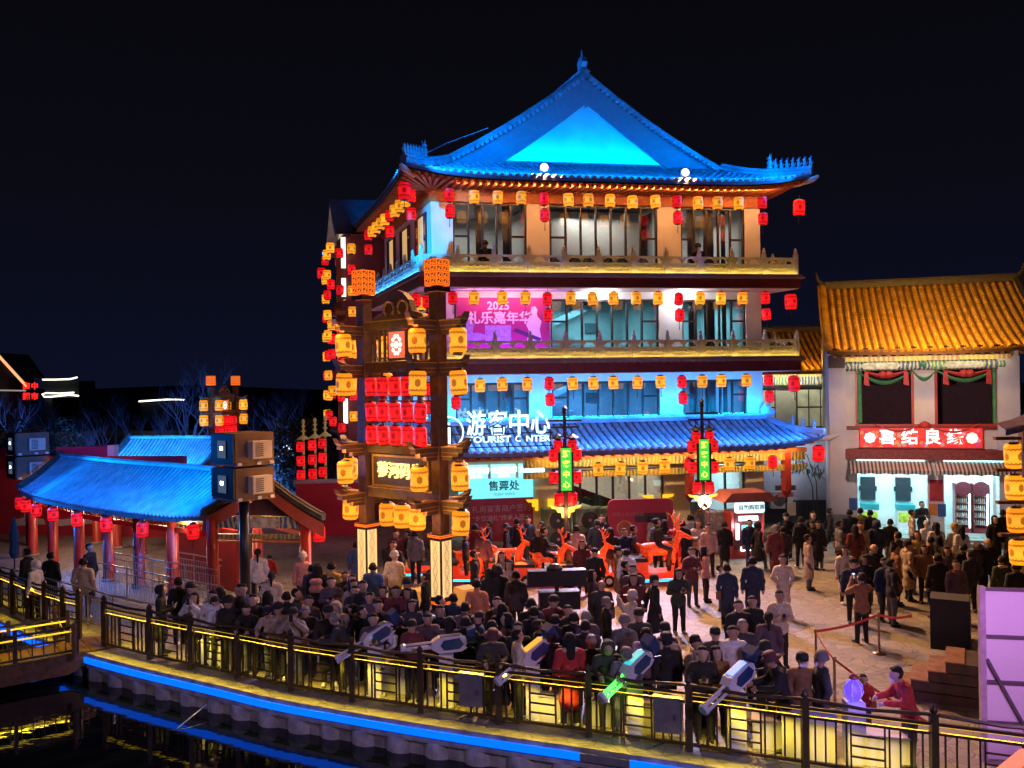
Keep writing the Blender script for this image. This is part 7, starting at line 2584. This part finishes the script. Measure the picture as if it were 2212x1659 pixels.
HM = {k: head_mesh(k) for k in 'sgLpbBcCGkyfKhM'}
HOODM = solid_mesh('hood', solid([((0, .055, 1.625), (0, .055, 1.65), .118, .112, 1, 0), ((-.10, .0, 1.54), (.10, .0, 1.54), .05, .05, 1, 0), ((-.1, -.01, 1.63), (-.08, -.02, 1.70), .04, .04, 1, 0), ((.1, -.01, 1.63), (.08, -.02, 1.70), .04, .04, 1, 0), ((-.06, -.02, 1.735), (.06, -.02, 1.735), .035, .035, 1, 0)], None, 'h', .018, .035), [CM['k']])
COLLAR = solid_mesh('collar', solid([((-.09, .06, 1.44), (.09, .06, 1.44), .048, .048, 1, 0), ((-.105, .0, 1.43), (-.075, -.06, 1.40), .042, .032, 1, 0), ((.105, .0, 1.43), (.075, -.06, 1.40), .042, .032, 1, 0)], None, 'h', .018, .03), [CM['k']])
MASKM = MB().prism([(-.055, 0), (.055, 0), (.06, .05), (.0, .07), (-.06, .05)], (0, -.112, 1.515), (1, 0, 0), (0, .12, 1), (0, .03, 0)).mesh('face_mask', M('white_face_mask', (.7, .75, .8), .8))
PACKM = solid_mesh('backpack', solid([((-.08, .20, 1.10), (.08, .20, 1.10), .10, .10, .8, 0), ((-.07, .20, 1.30), (.07, .20, 1.30), .09, .09, .8, 0)], None, 'h', .022, .06), [CM['p']])
BAGM = MB().bx(-.07, .07, -.10, .12, .78, 1.0).tube([(0, -.08, 1.0), (-.05, -.06, 1.25), (-.12, .0, 1.44)], .010, 5).mesh('shoulder_bag', M('tan_leather', (.22, .10, .05), .5))
PHONE = MB().bx(-.04, .04, -.006, .006, -.075, .075).mesh('phone', BLACK)
PSCR = MB().bx(-.036, .036, .006, .008, -.07, .07).mesh('screen', glow('phone_screen', (.6, .75, 1.), 1.5, False))

HEADW = {'s': 'short black hair', 'g': 'grey hair', 'L': 'long black hair', 'p': 'ponytail', 'b': 'hair bun', 'B': 'balding head', 'c': 'black cap', 'C': 'pale cap', 'G': 'grey cap', 'k': 'black beanie', 'y': 'mustard beanie', 'f': 'grey fur hat', 'K': 'pale bobble hat', 'h': 'black brimmed hat', 'M': 'maroon hat', 'H': 'hood up'}
FACEW = {0: 'facing the canal', 180: 'seen from behind', 90: 'in profile', -90: 'in profile'}
POSEW = {'stand': '', 'walk': 'walking', 'pocket': 'hands in pockets', 'phone': 'holding a phone', 'photo': 'taking a photo', 'cross': 'arms folded', 'lean': 'leaning on the rail', 'ride': 'riding', 'sit': 'seated'}
PEOPLE = []
prnd = random.Random(11)


def place_phrase(p):
    d = min((Vector((p.x, p.y, 0)) - a.lerp(b, t)).length for a, b in zip(FP[:-1], FP[1:]) for t in (0, .25, .5, .75, 1))
    if d < 1.1:
        return 'at the fence'
    if p.x > 9.5 and p.y > 30:
        return 'near the shop'
    if p.x > 8.5:
        return 'among the shop crowd'
    if p.x < -6.5:
        return 'by the gallery'
    if 25.8 < p.y < 31 and -1.8 < p.x < 6.5:
        return 'beside the deer cars'
    if p.y >= 31:
        return 'before the tourist centre'
    if d < 3.2 and p.x < 4:
        return 'behind the fence'
    if p.x < 0:
        return 'near the gate'
    return 'on the plaza'


def person(p, coat, head, pose='stand', face=0, sc=None, extra='', z=0., label=None, trou=None):
    lc = coat.isupper()
    ck = coat.lower()
    if ck == 'k' and prnd.random() < .28 and not label:
        ck = prnd.choice('vgqntmb')
    if pose in ('ride', 'sit'):
        lc = False
    me = body_mesh(pose, lc)
    sc = sc or prnd.uniform(.95, 1.04)
    o = put(me, 'person', None, (p.x, p.y, z), rad(face + prnd.uniform(-14, 14)), (sc * prnd.uniform(.97, 1.1), sc * prnd.uniform(.97, 1.08), sc))
    tr = TROU[trou] if trou is not None else prnd.choice([TROU[0], TROU[0], TROU[0], TROU[1], TROU[2]])
    for i, m in enumerate((CM[ck], tr, prnd.choice(SKIN), SHOE[0] if prnd.random() < .75 else SHOE[1])):
        o.material_slots[i].link = 'OBJECT'
        o.material_slots[i].material = m
    off = Vector((0, 0, 0))
    rx = 0.
    if pose == 'lean':
        rx = .30
    if pose == 'sit':
        off = Vector((0, 0, -.42))

    def att(mesh, name, mat=None, head_part=True):
        h = put(mesh, name, o)
        if head_part:
            hx = {'phone': -.03, 'lean': -.03}.get(pose, 0)
            if rx:
                Mx = Matrix.Translation((0, 0, .95)) @ Matrix.Rotation(rx, 4, 'X') @ Matrix.Translation((0, hx, -.95))
                h.matrix_basis = Mx
            else:
                h.location = off + Vector((0, hx, 0))
        else:
            h.location = off
        if mat:
            h.material_slots[0].link = 'OBJECT'
            h.material_slots[0].material = mat
        return h
    if head == 'H':
        att(HOODM, 'hood', CM[ck])
    else:
        att(HM[head], {'c': 'cap', 'C': 'cap', 'G': 'cap', 'k': 'beanie', 'y': 'beanie', 'f': 'fur_hat', 'K': 'bobble_hat', 'h': 'brimmed_hat', 'M': 'brimmed_hat'}.get(head, 'hair'))
        if prnd.random() < .45 and 'x' not in extra:
            att(COLLAR, 'collar', CM[ck])
    if not extra and prnd.random() < .14:
        att(BAGM, 'shoulder_bag', None, False).location = Vector((.24, 0, 0))
    if 'm' in extra:
        att(MASKM, 'face_mask')
    if 'b' in extra:
        att(PACKM, 'backpack', None, False)
    if 'a' in extra:
        att(BAGM, 'shoulder_bag', None, False).location = Vector((.24, 0, 0))
    if 'f' in extra:
        att(COLLAR, 'fur_trim', CM['c'])
    if 'S' in extra:
        att(COLLAR, 'scarf', CM['r'])
    if pose in ('phone', 'photo') and 'n' not in extra and sc > .8:
        hd = BM[(pose, lc, 'top')]
        mid = (hd[0][0] + hd[1][0]) / 2 + Vector((0, -.035, .03))
        ph = put(PHONE, 'phone', None)
        ph.matrix_world = Matrix.Translation(o.location) @ Matrix.Rotation(o.rotation_euler.z, 4, 'Z') @ Matrix.Diagonal((o.scale.x, o.scale.y, o.scale.z, 1)) @ Matrix.Translation(mid) @ Matrix.Rotation(.35 if pose == 'phone' else -.1, 4, 'X')
        put(PSCR, 'screen', ph)
        tag(ph, 'phone held by the %s person in %s with %s' % ('photographing' if pose == 'photo' else 'standing', COATC[ck][0], HEADW[head]), 'phone', 'phones held in the crowd')
    kid = sc < .8
    w = '%s in %s %s, %s' % ('child' if kid else 'person', COATC[ck][0], 'long coat' if lc else 'jacket', HEADW[head])
    if 'b' in extra:
        w += ', pink backpack'
    if 'm' in extra:
        w += ', masked'
    ps = POSEW[pose]
    fw = FACEW[min(FACEW, key=lambda a: abs(a - face))]
    w2 = w + (', ' + (ps if ps and pose not in ('pocket', 'cross') else fw)) + ', ' + place_phrase(Vector((p.x, p.y, 0)))
    tag(o, label or w2, 'person', 'people of the plaza crowd')
    PEOPLE.append(Vector((p.x, p.y, 0)))
    return o


CROPS = {'A': (0, .3662, 1188, .3662), 'B': (756, .3489, 1080, .3489), 'C': (1404, .3652, 1080, .3652)}
CROWD = '''
A 900 220 K H phone 90|A 1055 170 k s stand 180|A 1125 205 k c stand 90|A 1050 265 w L photo 0|A 1165 280 w s pocket 0|A 1225 270 w c pocket 90|A 1335 275 k k stand 0|A 1370 330 k s lean 0|A 1430 220 g s stand 0
A 1490 265 k s stand 0|A 1545 335 k c lean 0|A 1640 310 k c stand 0|A 1665 350 t c photo 0|A 1822 262 k s stand 0|A 1820 308 v g lean 0|A 1840 82 k s stand 180|A 1872 88 K L stand 180 b|A 1957 85 y s stand 180
A 2035 112 k s cross 0|A 2085 185 t L phone 0|A 2140 200 k s stand 0|A 2005 310 t H lean 0|A 2135 320 k s lean -90|A 1900 430 v g lean -90|A 1785 12 p K stand 0|A 1775 85 w s stand 0 .66|A 1520 2 w p stand 180
A 1592 25 r s stand 180 .72|A 1602 122 c p phone 180|A 300 0 K s stand 180|A 492 55 c s stand 180|A 155 2 k s stand -90|A 1300 210 K L stand 180|A 1412 218 k s stand -90|A 205 60 w H stand -90|A 530 -30 k s stand 90|A 2080 130 q L stand 0|A 2200 70 U s stand 180
A 1690 235 k s stand 180|A 1750 230 n s stand 90|A 1580 240 k L stand 180|A 1955 150 q s phone 0
B 40 250 U s stand 180|B 285 185 k s stand 0|B 358 180 k s walk -90 pale|B 405 195 g s stand 180|B 268 265 k s stand 0|B 275 335 c K stand 180|B 775 155 m s stand 180|B 860 125 n s stand -90|B 820 190 q c stand 180
B 965 140 K h stand -90|B 715 195 n s stand 90|B 1180 130 n s stand -90|B 1165 190 k B stand 0|B 1355 185 g L stand 90|B 1402 165 c s phone 180|B 1436 245 M L stand 0|B 1480 330 p s stand 0 .6|B 1530 125 n s stand 180|B 1556 95 k s stand 0
B 1515 285 K c stand 0|B 1660 280 K c stand 90|B 1712 290 w s stand 180|B 1700 375 k s phone 90|B 1757 165 k s stand 90|B 1700 170 n s stand 0|B 1850 85 w c stand 180|B 1905 115 g L stand 0|B 1945 120 k L stand 180|B 1990 180 r H stand 0|B 2056 135 K s stand 180
B 2112 90 w s stand 180|B 2150 130 g L phone 0|B 2030 415 d L phone 0|B 1885 475 K c walk 90|B 1500 425 Q L stand 90|B 1556 480 V B stand 0|B 1750 405 q s phone 0|B 1755 455 M L phone 0|B 1588 585 k G stand 90|B 1745 565 c C photo -90
B 1460 690 q g stand 180|B 1788 685 v c stand 0|B 1698 710 g f phone 180|B 1495 820 k g stand 0|B 1455 750 k s stand 180|B 1335 865 R L stand 180 f|B 1545 925 d H lean 0|B 1680 895 g G lean 0|B 1832 775 l s stand 180|B 1950 780 t c stand 0|B 1960 840 K h stand 180
B 2145 830 t s stand 90|B 1165 755 k s stand 90|B 1240 795 n c stand 180|B 1040 750 k L stand 0|B 878 755 k s stand 180|B 820 850 k M lean 0|B 1010 835 c s stand 90|B 1035 940 k k lean 0 .7|B 942 640 K L stand 180|B 910 590 q s stand 0|B 785 500 o s stand 180
B 862 420 k L stand 180 a|B 912 420 k H stand 180|B 1028 445 v s stand 180|B 940 335 T L stand 0|B 985 372 T L stand 0|B 770 320 K s stand 90|B 465 445 k s stand -90|B 350 485 k k stand 0|B 358 545 k L phone 0|B 285 550 m s stand 0|B 205 530 k s stand 0|B 382 610 v L stand 0
B 322 695 k c lean 0|B 482 705 k s lean 0|B 715 720 k s stand 180|B 412 835 w s stand 180 .62|B 75 645 k s stand 90|B 176 640 k s stand 0|B 30 512 k s stand 0|B 120 560 q s stand 0|B 640 560 k s stand 180|B 560 600 k s stand 90|B 1120 620 v s stand 180|B 1350 640 v s stand 0|B 1385 690 k s stand 180
B 1610 180 k L stand 180|B 1100 110 k s stand 0|B 1035 120 k s stand 180|B 560 190 n s stand 0|B 1270 690 k s stand 180|B 620 700 q L stand 180
C 235 85 w s stand 180|C 285 125 c L phone 0|C 345 145 t s stand 0|C 130 170 r H stand 180|C 440 115 K s stand 180|C 590 110 n s stand 0|C 642 120 K H walk 90|C 740 155 M f stand 180|C 785 145 v s stand 180|C 805 75 k c stand 0|C 965 80 k L stand 0 m|C 962 112 k c stand 0|C 992 115 K s stand 0
C 1066 45 k s walk 90|C 1180 55 n s stand 180|C 1245 45 z s phone 180|C 1340 125 n H stand 180|C 1212 140 M L stand 180|C 1246 132 T s stand 0|C 1140 190 p L phone 0 .8|C 935 205 T s stand 90|C 1150 265 C L stand 0|C 1325 265 k B stand 0|C 1265 320 k L stand 0|C 1200 350 k c stand 0|C 1250 435 b s photo 180
C 1390 340 n s stand 0 m|C 1428 360 k s stand 90|C 1455 270 B b stand 90|C 1525 250 T c stand 90|C 1532 220 k s stand 0|C 1622 260 k L stand 0|C 1550 55 c s stand 90|C 1607 5 k s phone 0|C 1636 110 w C stand 180|C 1690 140 w L stand 180|C 1800 138 s y stand 180|C 1838 145 w L stand 180|C 1757 270 q L stand 0|C 1812 345 q s stand 0 S
C 1895 295 n s stand 180|C 2000 240 k B stand 0|C 2040 100 K L stand 0|C 2085 60 k s stand 180|C 2080 320 d s stand 180 f|C 2150 250 k s stand 180|C 1935 240 q H stand 180|C 1580 190 y L stand 0|C 1660 210 k s stand 180|C 1715 220 k L stand 90|C 1465 200 k s stand 180
C 785 325 C s pocket 0 pale|C 765 540 c p phone 0|C 605 345 N s stand 180|C 455 370 N s stand 180 a|C 412 388 w s stand 90 .75|C 325 260 p L stand 90|C 245 280 k s phone 0 m|C 525 585 k s stand 0|C 605 565 k s stand 0|C 700 640 k p stand 180|C 550 700 v g stand 0|C 385 735 k c stand 0|C 280 800 t s stand 0
C 310 860 k s phone 0|C 392 845 k L stand 0|C 680 830 k k photo 0|C 790 925 k M lean -90|C 900 880 k c stand 0 m|C 1010 895 v f stand -90 m|C 95 750 t s stand 180|C 490 750 w s stand 0|C 1532 990 r s lean -90 m|C 1262 1035 r s stand 0 .66|C 2165 380 k s stand 180|C 1850 250 k s stand 180
C 1420 100 k s stand 180|C 1120 130 k s stand 90|C 1300 60 k s stand 180|C 890 110 k s stand 180|C 1700 330 k s stand 180'''
for ln in CROWD.replace('\n', '|').split('|'):
    f = ln.split()
    if len(f) < 7:
        continue
    a, kx, b2, ky = CROPS[f[0]]
    px, py = a + kx * float(f[1]), b2 + ky * float(f[2])
    sc, ex, tr = None, '', None
    for w in f[7:]:
        if w[0] == '.':
            sc = float(w)
        elif w == 'pale':
            tr = 3
        else:
            ex = w
    hz = 1.735 * (sc or 1.0) - (.06 if f[5] == 'lean' else 0)
    q = G(px, py, hz)
    # keep clear of the fence and of solid things
    for it in range(3):
        for fa, fb in zip(FP[:-1], FP[1:]):
            d = fb - fa
            t = (q - fa).dot(d) / d.dot(d)
            if -.05 < t < 1.05:
                nn = Vector((-d.y, d.x, 0)).normalized()
                s_ = (Vector((q.x, q.y, 0)) - fa).dot(nn)
                lim = .42 if f[5] == 'lean' else .34
                if s_ < lim:
                    q = q + nn * (lim - s_)
    person(Vector((q.x, q.y, 0)), f[3], f[4], f[5], float(f[6]), sc, ex, trou=tr)
# extra people in the dense dark crowd behind the fence
tries = added = 0
while added < 14 and tries < 900:
    tries += 1
    px, py = prnd.uniform(560, 1240), prnd.uniform(1290, 1400)
    q = G(px, py, 1.72)
    q.z = 0
    if min((q - w).length for w in PEOPLE) < .52 or (q - gl).length < .9 or (q - gr).length < 1.0 or (q - G(1205, 1405)).length < 1.0:
        continue
    inside = all((q - a).dot(Vector((-(b - a).y, (b - a).x, 0)).normalized()) > .55 for a, b in zip(FP[:-1], FP[1:]) if -.2 < (q - a).dot(b - a) / (b - a).dot(b - a) < 1.2)
    if not inside:
        continue
    person(q, prnd.choice('kkvqngtmKQ'), prnd.choice('ssssLckps'), prnd.choice(['stand', 'stand', 'phone', 'pocket', 'cross']), prnd.choice([0, 0, 180, 90, -90]))
    added += 1
# riders, the child on the rail, people on the top balcony
q = G(1185, 1262)
person(q + Vector((-.12, .05, 0)), 'k', 's', 'ride', 84, 1.0, 'x', z=.12, label='person in black riding the deer car beside the lamp post')
q = G(1425, 1258)
person(q + Vector((-.05, .05, 0)), 'k', 's', 'ride', 92, 1.05, 'x', z=.28, label='person in black riding the biggest deer car')
q = G(846, 1500)
person(q + Vector((.0, .0, 0)), 'w', 's', 'sit', -30, .66, 'x', z=.62, label='child in white clothes seated on the step box at the canal fence', trou=3)
for px, py, l in ((1048, 527, 'person in black crouching on the top balcony before the dark window'), (1507, 528, 'person in black crouching on the top balcony between two red lantern pairs')):
    x, z = FPT(px, py, -.75)
    person(BO + be * x + bn * -.75, 'k', 'k', 'sit', 190, 1.0, 'x', z=10.9 - .02, label=l)
# ================================================================ BACKGROUND: TREES, HILLS, FAR BUILDINGS
hill = MB()
hx = [(-420, 0), (-300, 26), (-220, 34), (-160, 24), (-110, 28), (-60, 18), (-10, 22), (40, 12), (120, 20), (260, 10), (420, 0)]
rows = []
for y, k in ((170, 0), (230, .6), (300, 1), (400, .8), (520, 0)):
    rows.append([Vector((x, y, z * k * .30 - .5)) for x, z in hx])
tag(hill.grid(rows).build('far_hills', M('dark_hillside', (.012, .016, .014), .95, var=.4, ns=.05), loc=(0, 0, 0), smooth=True), kind='structure')
BARK = M('grey_bark', (.16, .15, .15), .9, var=.3, ns=4, bump=.4, bs=12)
trnd = random.Random(21)


def bare_tree(loc, h, label, lean=0.):
    t = thing('bare_tree', label, 'tree', loc, trnd.uniform(0, 6), 'bare trees behind the gallery')
    tr, cr = MB(), MB()

    def grow(p, d, L, r, lev):
        pts, rr_ = [p], [r]
        q = p
        for k in range(4):
            d = (d + Vector((trnd.uniform(-.16, .16), trnd.uniform(-.16, .16), .05))).normalized()
            q = q + d * L / 4
            pts.append(q)
            rr_.append(r * (1 - .14 * (k + 1)))
        (tr if lev == 0 else cr).tube(pts, rr_, 6 if lev < 2 else 3, cap=False)
        if lev >= 4:
            return
        n = (5, 4, 4, 3)[lev]
        for k in range(n):
            i = trnd.randint(2, 4) if lev else trnd.choice((2, 3, 3, 4, 4))
            a = trnd.uniform(0, 2 * PI)
            o = Vector((math.cos(a), math.sin(a), trnd.uniform(.25, .9)))
            grow(pts[i], (d * .75 + o * .75).normalized(), L * trnd.uniform(.5, .72), rr_[i] * .62, lev + 1)
    grow(Vector((0, 0, -.1)), Vector((lean, 0, 1)).normalized(), h * .42, h * .022, 0)
    tr.build('trunk', BARK, t, True)
    cr.build('crown', BARK, t, True)
    return t


spots = [(390, 58, 11., -.5, 'tallest leaning bare tree behind the far gallery roof'), (395, 66, 10.5, .05, 'upright bare tree next to the leaning one')]
for k, px in enumerate((20, 60, 105, 140, 175, 205, 245, 280, 310, 345, 430, 505, 560, 600, 640)):
    spots.append((px, trnd.uniform(56, 86), trnd.uniform(6.0, 8.5), trnd.uniform(-.3, .3), 'bare winter tree in the thicket lit faint blue behind the gallery'))
for px, Y, h, ln, lab in spots:
    q = AT(px, 900, Y)
    bare_tree((q.x, Y, 0), h, lab, ln)
for k, px in enumerate((-30, 15, 70, 120, 590, 625, 655)):
    Y = trnd.uniform(48, 56)
    q = AT(px, 900, Y)
    t = thing('evergreen_bush', 'dark evergreen bush behind the %s' % ('projector housings' if px < 300 else 'slim lantern masts'), 'bush', (q.x, Y, 0), 0, 'evergreen bushes')
    lf = MB()
    for i in range(1100):
        v = Vector((trnd.gauss(0, 1), trnd.gauss(0, 1), trnd.gauss(0, 1))).normalized() * trnd.random() ** .35
        c = Vector((v.x * 2.0, v.y * 1.6, 2.5 + v.z * 2.1 * (1 + .3 * math.sin(v.x * 5))))
        a = Vector((trnd.uniform(-1, 1), trnd.uniform(-1, 1), trnd.uniform(-1, 1))).normalized() * .16
        b2 = a.cross(Vector((trnd.random(), trnd.random(), trnd.random() + .1))).normalized() * .09
        lf.add([c - a, c + b2, c + a, c - b2], [(0, 1, 2, 3)])
    lf.build('crown', M('evergreen_leaf', (.03, .06, .03), .6, var=.4, ns=2), t)
    MB().tube([(0, 0, 0), (.1, 0, 2.4)], [.12, .06], 7).build('trunk', BARK, t)
for x, y in ((-24, 52), (-15, 50), (-34, 56)):
    lamp('SPOT', (x, y - 3, .8), (x + 1, y + 16, 5.), (.06, .18, 1.), 6000, spot_size=rad(110), spot_blend=.8, shadow_soft_size=.3)
# lit tower far left
tb = AT(0, 860, 150)
tw = thing('far_tower', 'distant dark tower with orange lit roof edges and red characters', 'tower', (tb.x - 4, 150, 0))
DK = M('dark_far_wall', (.05, .045, .045), .8)
zt = AT(0, 745, 150).z
MB().bx(-6, 5.5, 0, 8, 0, 9.0).build('wall', DK, tw)
MB().prism([(-8, 0), (7.5, 0), (4.6, 4.2), (-8, 4.2)], (0, -1, 9.0), (1, 0, 0), (0, 0, 1), (0, 9, 0)).build('roof', DK, tw)
OL = glow('orange_roof_line', (1., .36, .16), 1.4)
for a, b2 in (((3.2, 14.4), (9.4, 7.4)), ((2.4, 14.0), (2.6, 6.8)), ((2.6, 6.8), (2.6, -2))):
    c1 = glow('pale_roof_line', (.5, .45, .4), .5) if b2[1] < 0 else OL
    MB().tube([(a[0], -1.4, a[1]), (b2[0], -1.4, b2[1])], .22, 6).build('light_line', c1, tw)
MB().tube([(-4, -1.4, 15.6), (1.5, -1.4, 16.2), (3.0, -1.4, 17.4)], [.5, .35, .15], 6).build('lit_eave', glow('dim_gold_eave', (.5, .25, .04), .7), tw)
MB().tube([(2.6, -1.4, 6.9), (9.2, -1.4, 6.7)], .14, 6).build('light_line', glow('pale_roof_line', (.5, .45, .4), .5), tw)
for i, ch in enumerate('高中招市'):
    q = AT(57 + 18 * (i % 2), 835 + 22 * (i // 2), 148.5)
    text('red_character', ch, 1.25, glow('red_far_letter', (1., .02, .015), 1.2), tw, (q.x - tw.location.x, -1.5, q.z), depth=.05, bold=.05)
WL = glow('white_eave_line', (1., .95, .8), 2.0)
for k, (pts, lab) in enumerate((([(92, 820), (118, 820), (150, 819), (160, 817), (167, 815)], 'upper white light line of a far boat shaped roof'), ([(170, 855), (150, 853), (110, 857), (95, 857), (91, 852), (100, 849), (130, 850), (160, 848)], 'lower looped white light line of a far boat shaped roof'), ([(300, 867), (330, 865), (360, 863), (385, 863), (400, 864)], 'twinkling pale light line on a far ridge behind the trees'))):
    r = thing('far_roof', lab, 'roof lights', AT(pts[0][0], pts[0][1], 140), 0, 'far roof light lines')
    P = [AT(x, y, 140) - r.location for x, y in pts]
    MB().tube(P, .13, 5).build('light_line', WL, r)
    MB().bx(P[0].x, P[-1].x if abs(P[-1].x - P[0].x) > 1 else P[2].x, .5, 6, -9, -.3).build('roof_mass', M('dark_hillside'), r)
# small spire light
q = AT(623, 1000, 62)
t = thing('spire_lamp', 'small white lit spire behind the projector housings', 'lamp', (q.x, 62, 0))
MB().lathe([(.5, 0), (.45, 2.0), (.3, 3.0), (.08, 4.0), (.03, q.z + 1.2)], 8).build('spire', M('grey_case'), t)
MB().tube([(-.45, -.6, 1.6), (-.3, -.6, 2.35), (0, -.6, 2.6), (.3, -.6, 2.35), (.45, -.6, 1.6)], .12, 6).build('arch_light', glow('cool_arch', (.7, .8, 1.), 3.), t)
lamp('SPOT', BW(6.5, -2.1, 7.3), G(1250, 1330), (.66, .55, 1.), 8000, spot_size=rad(88), spot_blend=.8, shadow_soft_size=.4)
# soft violet front fill on the crowd from two unseen spots on the viewer's side
lamp('SPOT', (8.5, 2.0, 8.5), (-1.0, 19.5, 0.8), (.72, .50, 1.), 3400, spot_size=rad(72), spot_blend=.9, shadow_soft_size=.8)
lamp('SPOT', (-16., 6.0, 9.), (-2., 21.0, .6), (.72, .55, 1.), 1700, spot_size=rad(56), spot_blend=.9, shadow_soft_size=.8)
